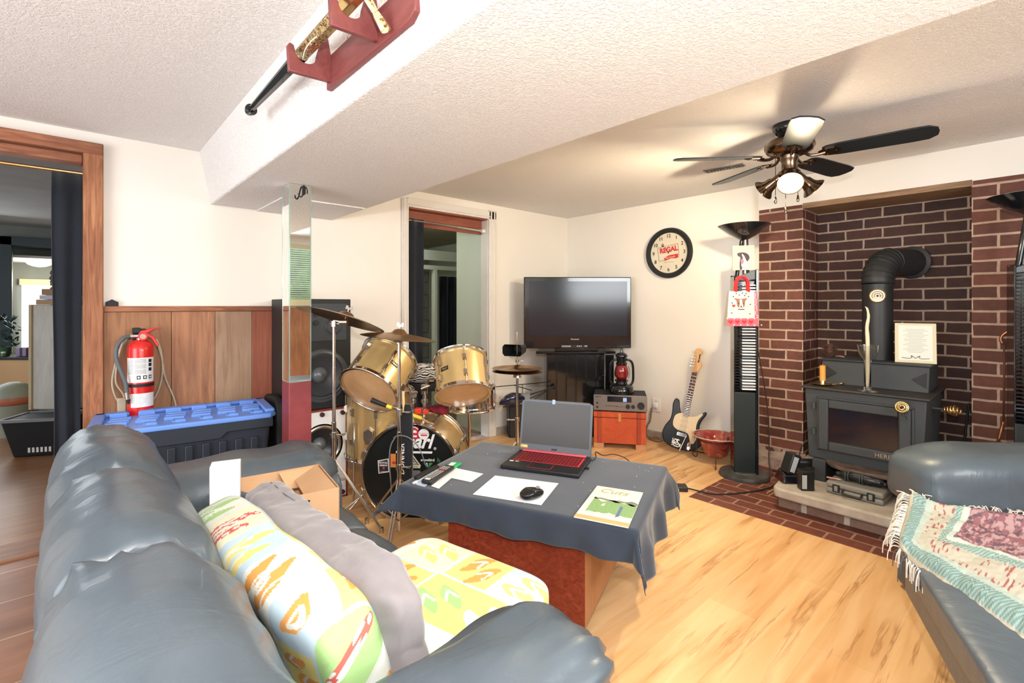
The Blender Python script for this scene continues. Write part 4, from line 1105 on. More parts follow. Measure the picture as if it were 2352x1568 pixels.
for a_ in (-.12,.34,.78): ln_.append(wraplabel(er+.0011,.818,.838,va+a_-.15,va+a_+.13,ink,'label_text',ex)); ln_.append(wraplabel(er+.0014,.823,.833,va+a_-.08,va+a_+.06,white_ink,'label_text',ex))
for k in range(9): ln_.append(wraplabel(er+.0010,.728-k*.006,.7292-k*.006,va-.6,va+.1 if k%2 else va+.25,grey_plastic,'label_text',ex))
ln_.append(wraplabel(er+.0011,.685,.715,va+.05,va+.45,mat('pale_box',(.75,.75,.75),.6),'label_text',ex))
join('label_text', ln_)
wraplabel(er+.0025,.775,.792,-PI,PI,matte_black,'strap',ex)
vh = MB()
vh.cyl(ec+Vector((0,0,1.028)),ec+Vector((0,0,1.062)),.020,.018,18).cyl(ec+Vector((-.050,-.01,1.052)),ec+Vector((.02,-.01,1.052)),.011,n=14)
vh.build('valve', chrome, ex, smooth=40)
MB().cyl(ec+Vector((.008,-.014,1.050)),ec+Vector((.008,-.034,1.050)),.021,n=24).build('pressure_gauge', red_plastic, ex, smooth=40)
MB().cyl(ec+Vector((.008,-.034,1.050)),ec+Vector((.008,-.035,1.050)),.014,n=24).build('gauge_dial', chrome, ex)
Mh = frame(ec+Vector((0,0,0)), xdir=(1,-.1,0), ydir=(0,0,1))
MB(Mh).prism([(-.01,1.065),(.0,1.082),(.035,1.088),(.06,1.097),(.105,1.096),(.06,1.088),(.035,1.070),(.02,1.060)],-.012,.012).build('carry_handle', red_plastic, ex, bevel=.003)
MB(Mh).prism([(.018,1.055),(.05,1.035),(.075,.985),(.083,1.0),(.062,1.045),(.03,1.072)],-.012,.012).build('squeeze_lever', red_plastic, ex, bevel=.003)
MB().box(ec.x-.035,ec.x,ec.y-.012,ec.y+.03,1.070,1.098).box(ec.x-.03,ec.x+.03,ec.y+.055,ec.y+.07,.95,1.09).build('wall_bracket', matte_black, ex, bevel=.003)
MB().tube([ec+Vector(p) for p in ((-.048,-.012,1.052),(-.075,-.02,1.045),(-.105,-.03,.995),(-.105,-.035,.93),(-.085,-.045,.86),(-.068,-.05,.80),(-.062,-.052,.745))],.0105,12,5).build('hose', mat('grey_hose',(.10,.11,.12),.5), ex, smooth=True)
MB().cyl(ec+Vector((-.062,-.052,.752)),ec+Vector((-.058,-.054,.715)),.0125,.012,14).build('nozzle_collar', chrome, ex, smooth=40)
MB().cyl(ec+Vector((-.058,-.054,.718)),ec+Vector((-.056,-.055,.69)),.009,.006,12).build('nozzle', matte_black, ex, smooth=40)
cordm = mat('dirty_white_cord', (.42,.37,.27), .6)
cd_ = thing('cord_coil', 'coiled beige cord with a plug block hanging behind the fire extinguisher', 'cord', (.27,3.47,.85))
MB().tube([(.235,3.466,1.045),(.20,3.464,.98),(.175,3.462,.88),(.165,3.46,.78),(.19,3.46,.69),(.235,3.458,.65),(.30,3.458,.645),(.36,3.458,.70),(.39,3.46,.82),(.385,3.462,.95),(.36,3.464,1.03),(.385,3.462,.93),(.405,3.462,.80),(.445,3.46,.68),(.46,3.46,.60)],.0052,8,5).build('cord', cordm, cd_, smooth=True)
MB().tube([(.215,3.455,1.04),(.19,3.455,.93),(.18,3.453,.80),(.215,3.452,.72),(.22,3.45,.62)],.005,8,5).build('cord', cordm, cd_, smooth=True)
MB(frame((.205,3.448,.66),xdir=(1,0,0),ydir=(.05,0,1))).box(-.02,.02,-.045,.05,-.013,.012).build('plug_block', cordm, cd_, bevel=.005)

# dark bag between the tote and the speakers
bgm = thing('black_bag', 'slumped black padded bag between the blue-lidded tote and the speakers', 'bag', (.940,3.28,0))
MB().soft((.940,3.28,.33),(.065,.30,.66),5,20,lambda u,p: p+Vector((0,.01*nz(p.z*8,1,1),.01*nz(p.y*9,p.x*9,0)))).build('bag_body', matte_black, bgm, smooth=True)

# ================================================================ SPEAKERS
def ring(mb, c, ro, ri, z0, z1, n=40, M=None):
    mb.lathe([(ri,z0),(ro,z0),(ro,z1),(ri,z1),(ri,z0)], n, M, close=False)
spf = lambda x, z: frame((x,3.04,z), xdir=(1,0,0), zdir=(0,-1,0))     # local z points to the room
def driver(par, x, z, r, cone_m, ring_m, cap_r, cap_m, depth=.03):
    Mf = spf(x,z)
    q = MB(Mf); ring(q, 0, r, r*.80, .0, .012, 48); q.lathe([(r*.80,.012),(r*.86,.016),(r*.93,.012)],48,close=False); o = q.build('surround', ring_m, par, smooth=40)
    MB(Mf).lathe([(r*.80,.006),(r*.76,.010),(r*.70,.004),(cap_r,-depth),(.001,-depth)],48,close=False).build('cone', cone_m, par, smooth=50)
    MB(Mf).lathe([(cap_r,-depth),(cap_r*.85,-depth+cap_r*.35),(cap_r*.5,-depth+cap_r*.6),(.0005,-depth+cap_r*.7)],32,close=False).build('dust_cap', cap_m, par, smooth=True)
cone = mat('grey_cone',(.035,.038,.042),.45); capm = mat('silver_grey_cap',(.13,.14,.15),.35,.2)
ws = thing('white_front_speaker', 'low speaker with a white baffle in a red-brown frame, under the large black speaker', 'speaker', (1.145,3.24,0))
MB().box(.98,1.315,3.10,3.45,0,.575).box(.98,.992,3.045,3.10,0,.575).box(1.303,1.315,3.045,3.10,0,.575).box(.98,1.315,3.045,3.10,.563,.575).build('cabinet', wood('red_brown_cabinet',(.18,.035,.02),(.25,.05,.03),(.28,.07,.04),3,(10,10,1),.45,.1), ws, bevel=.003)
# baffle with recess for cones
def baffle(par, x0,x1,z0,z1, holes, m, y=3.04, name='baffle'):
    bm = bmesh.new()
    # ring grid: build as polygon with holes using triangulation through curves
    cu = bpy.data.curves.new('b','CURVE'); cu.dimensions='2D'; cu.fill_mode='BOTH'; cu.extrude=.006
    def sp(pts):
        s_ = cu.splines.new('POLY'); s_.points.add(len(pts)-1)
        for i,(a,b) in enumerate(pts): s_.points[i].co=(a,b,0,1)
        s_.use_cyclic_u=True
    sp([(x0,z0),(x1,z0),(x1,z1),(x0,z1)])
    for hx,hz,hr in holes: sp([(hx+hr*math.cos(2*PI*k/40),hz+hr*math.sin(2*PI*k/40)) for k in range(40)])
    o=bpy.data.objects.new('t',cu); COL.objects.link(o); bpy.context.view_layer.update()
    me=bpy.data.meshes.new_from_object(o.evaluated_get(bpy.context.evaluated_depsgraph_get())); bpy.data.objects.remove(o)
    T=Matrix(((1,0,0,0),(0,0,1,y),(0,1,0,0),(0,0,0,1)))
    me.transform(TM[par.name].inverted() @ T); me.materials.clear(); me.materials.append(m)
    ob=bpy.data.objects.new(name,me); link(ob,par); TM[ob.name]=TM[par.name]; bm.free(); return ob
baffle(ws,.992,1.303,.012,.563,[(1.15,.35,.135*.80)],white_m,3.034)
fr_ = MB(); 
for b in ((.98,.992,.0,.575),(1.303,1.315,.0,.575)): fr_.box(b[0],b[1],3.022,3.045,b[2],b[3])
fr_.box(.98,1.315,3.022,3.045,.563,.575).box(.98,1.315,3.022,3.045,0,.012)
fr_.build('front_frame', MATS['red_brown_cabinet'], ws, bevel=.002)
driver(ws,1.15,.35,.135,mat('black_cone',(.02,.02,.02),.35),dull_chrome,.045,capm)
pegm = mat('brown_peg',(.06,.02,.02),.4)
for x,z in ((1.015,.54),(1.15,.545),(1.28,.54),(1.28,.035),(1.02,.035)): MB().cyl((x,3.03,z),(x,3.012,z),.014,n=16).build('grille_peg', pegm, ws, smooth=40)
bx = MB(); bx.box(1.20,1.235,3.0268,3.0280,.035,.085); bx.build('badge_outline', grey_plastic, ws); MB().box(1.203,1.232,3.0262,3.0270,.038,.082).build('badge', white_m, ws)
bs = thing('large_black_speaker', 'tall black floor speaker with a large woofer, behind the mirrored post', 'speaker', (1.16,3.24,.577))
MB().box(.98,1.342,3.10,3.45,.577,1.262).box(.98,.99,3.046,3.10,.577,1.262).box(1.332,1.342,3.046,3.10,.577,1.262).box(.98,1.342,3.046,3.10,1.252,1.262).build('cabinet', noisy('black_ash',(.012,.013,.014),(.02,.021,.022),14,.5,stretch=(8,8,1)), bs, bevel=.002)
baffle(bs,.984,1.338,.582,1.258,[(1.155,.785,.165*.80),(1.225,1.09,.052*.8)],matte_black,3.040)
driver(bs,1.155,.785,.165,cone,mat('rubber_ring',(.05,.055,.06),.35),.05,capm,.035)
driver(bs,1.225,1.09,.055,mat('brown_cone',(.10,.05,.035),.5),cone,.014,capm,.015)
mp = MB(); mp.box(1.05,1.31,3.029,3.0335,1.00,1.235); mp.build('midrange_plate', mat('slate_plate',(.03,.036,.042),.45), bs, bevel=.002)
kn = MB(); kn.cyl((1.115,3.029,1.115),(1.115,3.018,1.115),.017,n=20).cyl((1.115,3.029,1.17),(1.115,3.018,1.17),.015,n=20); kn.build('level_knob', matte_black, bs, smooth=40)
# the plate must not cover the tweeter: tweeter sits on it
MB(spf(1.225,1.09)).lathe([(.052,-.006),(.060,-.006),(.060,.014),(.052,.014)],36,close=False).build('tweeter_ring', cone, bs, smooth=40)

# ================================================================ DRUMS
def ortho(ax, hint=(0,0,1)):
    return frame((0,0,0), zdir=ax, ydir=hint)
def drum(par, c, ax, r, dep, nl=8, head_m=drum_skin, shell_name='tom', shell_m=gold_shell, front_m=None, rot0=0, hoop_h=.02, lug_len=.05, two=True):
    """c = centre of the front/bottom head, ax = axis to the other end"""
    ax = Vector(ax).normalized(); M = frame(c, zdir=ax, ydir=(0,0,1) if abs(ax.z) < .99 else (0,1,0))
    sh = MB(M).lathe([(r-.006,0),(r,.001),(r,dep-.001),(r-.006,dep)],56,close=False).build(shell_name, shell_m, par, smooth=50)
    for z0, sg in ((-.006,-1),(dep+.006,1)):
        q = MB(M); ring(q,0,r+.012,r+.002,z0-hoop_h/2,z0+hoop_h/2,56); q.tube([(math.cos(2*PI*k/40)*(r+.012),math.sin(2*PI*k/40)*(r+.012),z0+sg*hoop_h/2) for k in range(40)],.0035,6,1,closed=True)
        q.build('hoop', chrome, sh, smooth=40)
    MB(M).lathe([(.0005,-.002),(r+.001,-.002),(r+.001,.0)],56,close=False).build('drum_head', front_m or head_m, sh, smooth=40)
    MB(M).lathe([(r+.001,dep),(r+.001,dep+.002),(.0005,dep+.002)],56,close=False).build('drum_head', head_m, sh, smooth=40)
    for k in range(nl):
        a = rot0+2*PI*k/nl; ca, sa = math.cos(a), math.sin(a)
        q = MB(M)
        Mk = frame((ca*(r+.001),sa*(r+.001),0), zdir=(0,0,1), xdir=(ca,sa,0))
        for zc in ((dep*.27, dep*.73) if two else (dep*.5,)):
            q.add([(0,-.011,zc-lug_len/2),(0,.011,zc-lug_len/2),(.018,.007,zc-lug_len*.3),(.018,-.007,zc-lug_len*.3),(0,-.011,zc+lug_len/2),(0,.011,zc+lug_len/2),(.018,.007,zc+lug_len*.3),(.018,-.007,zc+lug_len*.3)],
                [(0,1,2,3),(7,6,5,4),(0,4,5,1),(3,2,6,7),(0,3,7,4),(1,5,6,2)],Mk)
        q.cyl((.009,0,-.012),(.009,0,dep+.012),.003,n=8,M=Mk)
        q.box(.004,.018,-.008,.008,-.016,-.002,Mk).box(.004,.018,-.008,.008,dep+.002,dep+.016,Mk)
        q.build('lug', dull_chrome, sh)
    return sh
kit = thing('drum_kit', 'gold drum kit: bass drum with black front skin and two toms mounted above it', 'drum kit', tuple(D(945,1205,2.9)))
CB = D(943,1084,2.80); RB = .270
bax = (FV + RV*.05).normalized()
bass = drum(kit, CB, bax, RB, .38, 8, front_m=mat('black_bass_skin',(.006,.008,.008),.35), shell_name='bass_drum', rot0=.39, hoop_h=.032, lug_len=.06)
Mbh = frame(CB-bax*.0035, zdir=-bax, ydir=UP)
def bx_(px,py): # picture point to plane of the skin
    return (px-943)*2.80/FPX, (1084-py)*2.80/FPX
def bt(txt, px, py, size, m, **k):
    x, y = bx_(px,py); return text(txt, Mbh @ Matrix.Translation((x,y,.0012)), size, m, bass, **k)
parts_ = [bt('Pearl', 951, 1014, .112, white_ink, shear=.35, bold=.003, xscale=.90)]
x,y = bx_(905,1040); x2,_ = bx_(993,1036)
parts_.append(MB(Mbh).prism([(x+.01,y+.0),(x2,y+.0),(x2+.003,y+.012),(x+.012,y+.012)],.0008,.0016).build('lettering', white_ink, bass))
parts_.append(bt('®', 1000, 1029, .022, white_ink))
join('maker_lettering', parts_)
def decal(px0,py0,px1,py1,m,name,z=.001,par=bass,bev=0):
    x0,y0 = bx_(px0,py1); x1,y1 = bx_(px1,py0)
    return MB(Mbh).box(x0,x1,y0,y1,.0004,z).build(name, m, par)
redd = mat('red_decal',(.55,.02,.04),.5)
j = [decal(943,976,962,1010,redd,'decal'), decal(945,999,958,1003,white_ink,'decal',.0014)]
x,y = bx_(952,988); j.append(MB(Mbh).prism([(x-.022,y+.005),(x-.004,y+.018),(x+.004,y+.018),(x+.022,y+.005),(x+.022,y+.012),(x+.004,y+.024),(x-.004,y+.024),(x-.022,y+.012)],.0012,.0018).build('decal',white_ink,bass))
x,y = bx_(952,990); j.append(MB(Mbh).prism([(x-.015,y-.008),(x+.015,y-.008),(x+.013,y+.004),(x+.002,y+.008),(x-.013,y+.002)],.0012,.0018).build('decal',white_ink,bass))
join('red_sticker', j)
x,y = bx_(974,996)
j = [MB(Mbh).lathe([(.031,.0004),(.031,.0012),(.0005,.0012)],32,Matrix.Translation((x,y,0)),close=False).build('s',white_m,bass)]
j.append(bt('SnapSmart!', 975, 994, .0125, red_ink)); j.append(decal(967,997,982,1000,red_ink,'s',.0018))
join('round_sticker', j)
pts = [bx_(867,1058),bx_(892,1053),bx_(894,1084),bx_(869,1088)]
j=[MB(Mbh).prism(pts,.0004,.001).build('s',white_ink,bass), MB(Mbh).prism([bx_(869,1060),bx_(890,1055),bx_(892,1082),bx_(871,1086)],.001,.0014).build('s',ink,bass)]
j.append(bt('ROYAL', 880, 1063, .0155, white_ink, bold=.0004)); j.append(bt('RESERVE', 880, 1069, .0120, white_ink, bold=.0004)); j.append(bt('CANADIAN', 882, 1083, .008, white_ink))
x,y=bx_(881,1075); j.append(MB(Mbh).prism([(x-.009,y),(x,y-.009),(x+.009,y),(x,y+.009)],.0014,.0018).build('s',red_ink,bass))
join('square_whisky_sticker', j)
orng = mat('orange_decal',(.75,.26,.05),.5)
j=[decal(897,1042,909,1073,orng,'s')]; x,y=bx_(905,1062); j.append(MB(Mbh).prism([(x-.010,y-.008),(x+.010,y-.008),(x+.012,y+.004),(x+.004,y+.004),(x,y+.014),(x-.004,y+.004),(x-.012,y+.004)],.001,.0014).build('s',red_ink,bass))
join('orange_maple_sticker', j)
crm = mat('cream_decal',(.72,.68,.50),.6)
j=[]
x,y=bx_(949,1060)
j.append(MB(Mbh).prism([(x-.048,y-.022),(x+.048,y-.022),(x,y+.042)],.0006,.0010).build('s',crm,bass)); j.append(MB(Mbh).prism([(x-.036,y-.016),(x+.036,y-.016),(x,y+.032)],.0010,.0014).build('s',ink,bass))
for k in range(4):
    w_=.028-k*.008; j.append(MB(Mbh).box(x-w_,x+w_,y-.012+k*.010,y-.008+k*.010,.0014,.0018).build('s',crm,bass))
j.append(decal(931,1068,966,1074,crm,'s')); j.append(bt('BURT', 949, 1063, .013, crm, shear=.2)); j.append(bt('CALIFORNIA', 949, 1071, .0100, ink))
join('triangle_sticker', j)
grn = mat('green_decal',(.05,.34,.12),.5); teal=mat('teal_decal',(.12,.42,.45),.5)
j=[bt('snowbird', 983, 1055, .021, white_ink, bold=.0006)]
x,y=bx_(984,1066)
j.append(MB(Mbh).prism([(x+.002,y-.018),(x+.005,y+.012),(x+.028,y+.012)],.0006,.0012).build('s',grn,bass)); j.append(MB(Mbh).prism([(x-.028,y+.012),(x-.016,y+.012),(x-.004,y-.018)],.0006,.0012).build('s',teal,bass)); j.append(MB(Mbh).prism([(x-.012,y+.012),(x-.004,y+.012),(x-.001,y-.016)],.0006,.0012).build('s',white_ink,bass))
join('bird_resort_sticker', j)
j=[decal(944,1079,966,1093,mat('grey_decal',(.16,.17,.18),.5),'s'), bt('TOP', 955, 1086, .030, MATS['grey_plastic'])]
join('grey_sticker', j)
bt('h', 1009, 1056, .04, grn)
# spurs
sp_ = MB(); sp_.cyl(D(866,1078,2.97),D(838,1130,2.86),.007).cyl(D(838,1130,2.86),D(803,1178,2.80)+Vector((0,0,.02)),.006).cyl(D(850,990,2.95),D(856,958,2.95),.006)
sp_.build('spur', chrome, kit, smooth=40)
MB(frame(D(848,1000,2.92),zdir=FV,ydir=UP)).prism([(-.02,-.05),(.02,-.05),(.032,-.01),(.03,.03),(0,.05),(-.03,.03),(-.03,-.01)],-.02,.02).build('spur_bracket', dull_chrome, kit, bevel=.005)
cl_ = MB()
for k in range(8):
    a=.39+2*PI*k/8+PI/8*0
    P0=CB+RV*math.cos(a)*(RB+.014)+UP*math.sin(a)*(RB+.014)
    Mk=frame(P0, zdir=-bax, xdir=RV*math.cos(a)+UP*math.sin(a))
    cl_.box(-.006,.016,-.016,.016,-.012,.016,Mk).cyl((.006,-.03,.016),(.006,.03,.016),.0045,n=8,M=Mk)
cl_.build('tension_claw', dull_chrome, kit, bevel=.002)
# toms
ax1 = (FV*.78+RV*.30+UP*.66).normalized(); C1 = D(849,892,2.76)
t1_ = drum(kit, C1, ax1, .166, .235, 6, shell_name='tom', rot0=.3, lug_len=.045)
ax2 = (FV*.55+UP*.83-RV*.13).normalized(); C2 = D(1063,902,2.84)
t2_ = drum(kit, C2, ax2, .152, .215, 6, shell_name='tom', rot0=.55, lug_len=.045)
def badge(tm, c, ax, r, dep, px, py):
    # badge facing the viewer on the shell at mid depth
    ax=Vector(ax).normalized(); mid=c+ax*dep*.5
    best=None
    for k in range(180):
        a=2*PI*k/180; M=frame(mid, zdir=ax, ydir=(0,0,1)); p=M @ Vector((math.cos(a)*r,math.sin(a)*r,0)); n_=(p-mid).normalized()
        dep_=p.dot(FV); X_=p.dot(RV)/dep_*FPX+1176; Y_=702-(p.z-H)/dep_*FPX
        if n_.dot(FV)<0:
            e=abs(X_-px)+.3*abs(Y_-py)
            if best is None or e<best[0]: best=(e,p,n_)
    _,p,n_=best; M=frame(p+n_*.0006, zdir=n_, ydir=ax)
    j=[MB(M).box(-.026,.026,-.012,.012,-.003,.001).build('s',mat('badge_black',(.015,.012,.01),.4),tm)]
    j.append(text('Pearl', M @ Matrix.Translation((0,0,.0014)), .019, MATS['pale_gold'], tm, shear=.3)); join('badge', j)
badge(t1_, C1, ax1, .166, .235, 905, 845); badge(t2_, C2, ax2, .152, .215, 1020, 845)
# centre mount
cm = MB()
base = D(963,962,2.95)
for (pa,pb_,pc) in (((948,958),(948,905),(935,885)),((975,958),(976,890),(990,868))):
    cm.cyl(D(*pa,2.98),D(*pb_,2.98),.012).tube([D(*pb_,2.98),D((pb_[0]+pc[0])/2,pb_[1]-16,2.96),D(*pc,2.94)],.009,8,4)
    for yy in (950,925,905): cm.cyl(D(pa[0],yy,2.98),D(pa[0],yy-8,2.98),.021,n=14)
    cm.box(-.02,.02,-.02,.02,-.02,.02,frame(D(*pb_,2.97),xdir=RV,zdir=UP)).cyl(D(pb_[0]-9,pb_[1]+3,2.95),D(pb_[0]+11,pb_[1]-5,2.95),.006)
cm.box(-.05,.05,-.03,.03,-.01,.012,frame(D(962,966,2.98),xdir=RV,zdir=UP))
cm.build('tom_mount', chrome, kit, smooth=40, bevel=.002)
MB().tube([D(935,885,2.94), C1+ax1*.12+RV*.15+FV*.0],.010,8,1).tube([D(990,868,2.94), C2+ax2*.1-RV*.14],.010,8,1).build('tom_arm', chrome, kit, smooth=True)

# floor tom, snare, stool
ft = thing('floor_tom', 'gold floor tom standing on three legs behind the bass drum, beside the white-front speaker', 'drum', tuple(D(872,1100,3.12)))
fc = D(872,1046,3.12); fc.z = .29
drum(ft, fc, UP, .200, .38, 8, shell_name='drum_shell', rot0=.2)
for k in range(3):
    a = R_(200+120*k); p = fc+Vector((math.cos(a)*.218, math.sin(a)*.218, 0))
    MB().tube([p+Vector((0,0,.22)), p+Vector((0,0,-.16)), p+Vector((math.cos(a)*.02,math.sin(a)*.02,-.283))],.006,8,3).build('leg', chrome, ft, smooth=True)
sn = thing('snare_drum', 'chrome snare drum on its own stand, half hidden behind the right-hand tom', 'drum', tuple(Vector((D(1078,930,3.27).x,D(1078,930,3.27).y,0))))
sc_ = D(1078,931,3.33)
drum(sn, sc_-UP*.0, UP, .165, .12, 8, shell_name='drum_shell', shell_m=chrome, rot0=.1, two=False)
st = MB(); cpt = Vector((sc_.x,sc_.y,0))
st.cyl(cpt+UP*.22,sc_-UP*.05,.010).cyl(cpt+UP*.05,cpt+UP*.25,.014)
for k in range(3):
    a = R_(40+120*k); d_ = Vector((math.cos(a),math.sin(a),0)); st.cyl(cpt+UP*.24,cpt+d_*.16+UP*.01,.006).tube([sc_-UP*.05,sc_+d_*.16-UP*.025,sc_+d_*.185+UP*.0],.006,8,3)
st.build('stand', chrome, sn, smooth=40)
zs = thing('drum_stool', 'round drum stool with a black and white zebra-striped seat behind the toms', 'stool', tuple(Vector((D(975,850,3.55).x,D(975,850,3.55).y,0))))
zc = D(975,866,3.42)
zeb = mat('zebra_fabric',(.8,.8,.78),.8); v = coords(zeb); wv = N(zeb,'ShaderNodeTexWave'); wv.bands_direction='Z'; wv.inputs['Scale'].default_value=22; wv.inputs['Distortion'].default_value=9; wv.inputs['Detail'].default_value=1; L(zeb,v,wv.inputs['Vector']); L(zeb, ramp(zeb,wv.outputs['Fac'],[(.48,(.02,.02,.02)),(.52,(.8,.8,.78))]), bsdf(zeb).inputs['Base Color'])
MB(rotz_frame((zc.x,zc.y,zc.z),0)).lathe([(.14,-.02),(.165,.0),(.17,.04),(.15,.075),(.08,.09),(.0005,.092)],36).build('seat_cover', zeb, zs, smooth=True)
MB(rotz_frame((zc.x,zc.y,zc.z),0)).lathe([(.16,-.075),(.166,-.05),(.16,-.021)],36).build('seat_base', matte_black, zs, smooth=40)
q = MB(); q.cyl((zc.x,zc.y,.2),(zc.x,zc.y,zc.z-.075),.013)
for k in range(3):
    a = R_(20+120*k); q.cyl((zc.x,zc.y,.30),(zc.x+.22*math.cos(a),zc.y+.22*math.sin(a),.01),.008)
q.build('stool_stand', chrome, zs, smooth=40)
rc = thing('red_cloth', 'crumpled red and black cloth lying on top of the bass drum', 'cloth', tuple(D(1005,940,3.05)))
MB(frame(D(1010,940,3.02),xdir=RV,zdir=UP)).soft((0,0,0),(.14,.12,.05),2.2,16,lambda u,p: p*(1+.35*nz(p.x*22,p.y*22,p.z*30))).build('cloth_heap', noisy('red_black_cloth',(.35,.01,.03),(.02,.01,.015),26,.9), rc, smooth=True)
rp = thing('red_plastic_tray', 'small red plastic clip block beside the tom mount', 'clip', tuple(D(965,945,2.90)))
MB(frame(D(962,945,2.91),xdir=RV,zdir=UP)).box(-.022,.018,-.02,.02,-.012,.022).box(.028,.06,-.02,.02,-.012,.012).build('body', mat('bright_red',(.75,.05,.02),.35), rp, bevel=.004)
ys = thing('yellow_marker', 'yellow highlighter-like stick resting on the bass drum shell', 'marker', tuple(D(955,952,2.86)))
MB().cyl(D(934,948,2.82),D(968,960,2.84),.011,n=12).build('barrel', mat('yellow_plastic',(.80,.62,.05),.4), ys, smooth=40)
MB().cyl(D(968,960,2.84),D(992,975,2.86),.007,n=12).build('tip', mat('tan_tip',(.5,.3,.14),.5), ys, smooth=40)

# cymbal stands
def cymbal(par, c, ax, r, name='cymbal'):
    ax = Vector(ax).normalized(); M = frame(c, zdir=ax, xdir=RV)
    o = MB(M).lathe([(r,-.020),(r*.8,-.010),(r*.5,-.002),(r*.22,.004),(r*.2,.008),(r*.14,.022),(r*.05,.028),(.006,.028),(.006,.026),(r*.05,.026),(r*.14,.020),(r*.2,.006),(r*.5,-.0035),(r*.8,-.0115),(r,-.0215)],64,close=False).build(name, cymbal_m, par, smooth=60)
    return o, M
def wing(mb, M, s_=1): mb.box(-.004*s_,.004*s_,-.004*s_,.004*s_,0,.018*s_,M).box(-.018*s_,-.006*s_,-.002,.002,.010*s_,.026*s_,M).box(.006*s_,.018*s_,-.002,.002,.010*s_,.026*s_,M).box(-.018*s_,.018*s_,-.003,.003,.006*s_,.012*s_,M)
def stand(name, label, px, dep, ytop, r_cym, ax, pyc, pxc, joints, feet_a=15):
    b = D(px, 702, dep); b.z = 0
    t = thing(name, label, 'cymbal stand', tuple(b))
    zt = D(px,ytop,dep).z
    q = MB(); q.cyl(b+UP*.02,b+UP*zt*.52,.0125).cyl(b+UP*zt*.50,b+UP*zt*.78,.0095).cyl(b+UP*zt*.76,b+UP*zt,.0085)
    q.build('pole', chrome, t, smooth=40)
    for f_ in joints:
        q = MB(); z=zt*f_; q.cyl(b+UP*(z-.016),b+UP*(z+.016),.0175,n=16).cyl(b+UP*z-RV*.02,b+UP*z+RV*.045,.0045); wing(q,frame(b+UP*z+RV*.035,zdir=RV,ydir=UP))
        q.build('clamp', dull_chrome, t, bevel=.001)
    cc = D(pxc,pyc,dep)
    o, M = cymbal(t, cc, ax, r_cym)
    q = MB(); q.cyl(b+UP*zt, cc-Vector(ax).normalized()*.03,.008).cyl(cc-Vector(ax).normalized()*.035,cc+Vector(ax).normalized()*.045,.004); wing(q, M @ Matrix.Translation((0,0,.035)))
    q.cyl((cc-Vector(ax).normalized()*.03)-RV*.02-FV*.01,(cc-Vector(ax).normalized()*.03)+RV*.02-FV*.01,.016)
    q.build('tilter', dull_chrome, t, smooth=40)
    return t, b, zt
crash, cbp, czt = stand('crash_cymbal_stand', 'chrome cymbal stand holding the highest cymbal, in front of the large black speaker', 767, 2.62, 736, .215, (.36,.0,1), 727, 795, (.985,.46,.25))
def tripod(t, b, zh, zf, spread, ang0, m=dull_chrome):
    for k in range(3):
        a = ang0+2*PI*k/3; d_ = Vector((math.cos(a),math.sin(a),0))
        q = MB(); n_ = Vector((-d_.y,d_.x,0))*.007
        q.cyl(b+UP*zh+n_,b+d_*spread+UP*.02+n_,.0045,n=8).cyl(b+UP*zh-n_,b+d_*spread+UP*.02-n_,.0045,n=8).cyl(b+UP*zf,b+d_*spread*.55+UP*(zh*.47),.0045,n=8)
        q.cyl(b+d_*spread+UP*.0,b+d_*spread+UP*.03,.012,n=10)
        q.build('leg', m, t, smooth=40)
tripod(crash, cbp, .40, .08, .26, R_(75))
crash2, c2b, c2z = stand('crash_cymbal_stand', 'chrome cymbal stand holding the lower middle cymbal, right in front of the bass drum', 917, 2.60, 775, .200, (.10,-.06,1), 767, 917, (.985,.62,.34))
tripod(crash2, c2b, .30, .07, .24, R_(-12))
hh = thing('hi_hat_stand', 'hi-hat stand with a black cowbell above its cymbals, left of the television', 'cymbal stand', tuple(Vector((D(1188,702,3.45).x,D(1188,702,3.45).y,0))))
hb_ = Vector((D(1188,702,3.45).x,D(1188,702,3.45).y,0)); hz = D(1188,850,3.45).z
q = MB(); q.cyl(hb_+UP*.03,hb_+UP*.40,.013).cyl(hb_+UP*.38,hb_+UP*(hz-.02),.009).cyl(hb_+UP*hz,hb_+UP*D(1188,762,3.45).z,.004); q.build('pole', chrome, hh, smooth=40)
cymbal(hh, hb_+UP*(hz+.012), (0.02,0,1), .178); cymbal(hh, hb_+UP*(hz-.006), (0.0,0,-1), .178)
MB().cyl(hb_+UP*(hz-.05),hb_+UP*(hz-.03),.03,.026,20).build('cymbal_seat', dull_chrome, hh, smooth=40)
q = MB(); q.cyl(hb_+UP*.40,hb_+UP*.425,.018).cyl(hb_+UP*.41-RV*.06,hb_+UP*.41,.005); wing(q,frame(hb_+UP*.41-RV*.05,zdir=-RV,ydir=UP))
q.build('height_clamp', dull_chrome, hh, smooth=40)
q = MB(); q.cyl(hb_+UP*(hz+.055),hb_+UP*(hz+.075),.012).cyl(hb_+UP*(hz+.065),hb_+UP*(hz+.065)+RV*.03,.003); wing(q,frame(hb_+UP*(hz+.065)+RV*.02,zdir=RV,ydir=UP),1.3)
q.build('clutch', dull_chrome, hh, smooth=40)
tripod(hh, hb_, .26, .06, .22, R_(20))
cbM = frame(D(1183,803,3.42), xdir=RV*.92-FV*.38, zdir=UP)
q = MB(cbM); 
def cow(w0,h0,y,cx=0): return [(cx+a*w0,y,b*h0) for a,b in ((-1,-.55),(-.8,-1),(.8,-1),(1,-.55),(1,.55),(.8,1),(-.8,1),(-1,.55))]
vs = cow(.072,.040,-.055)+cow(.045,.027,.10); q.add(vs,[(k,(k+1)%8,8+(k+1)%8,8+k) for k in range(8)]+[tuple(range(8,16))])
q.build('cowbell', matte_black, hh, solid=.003)

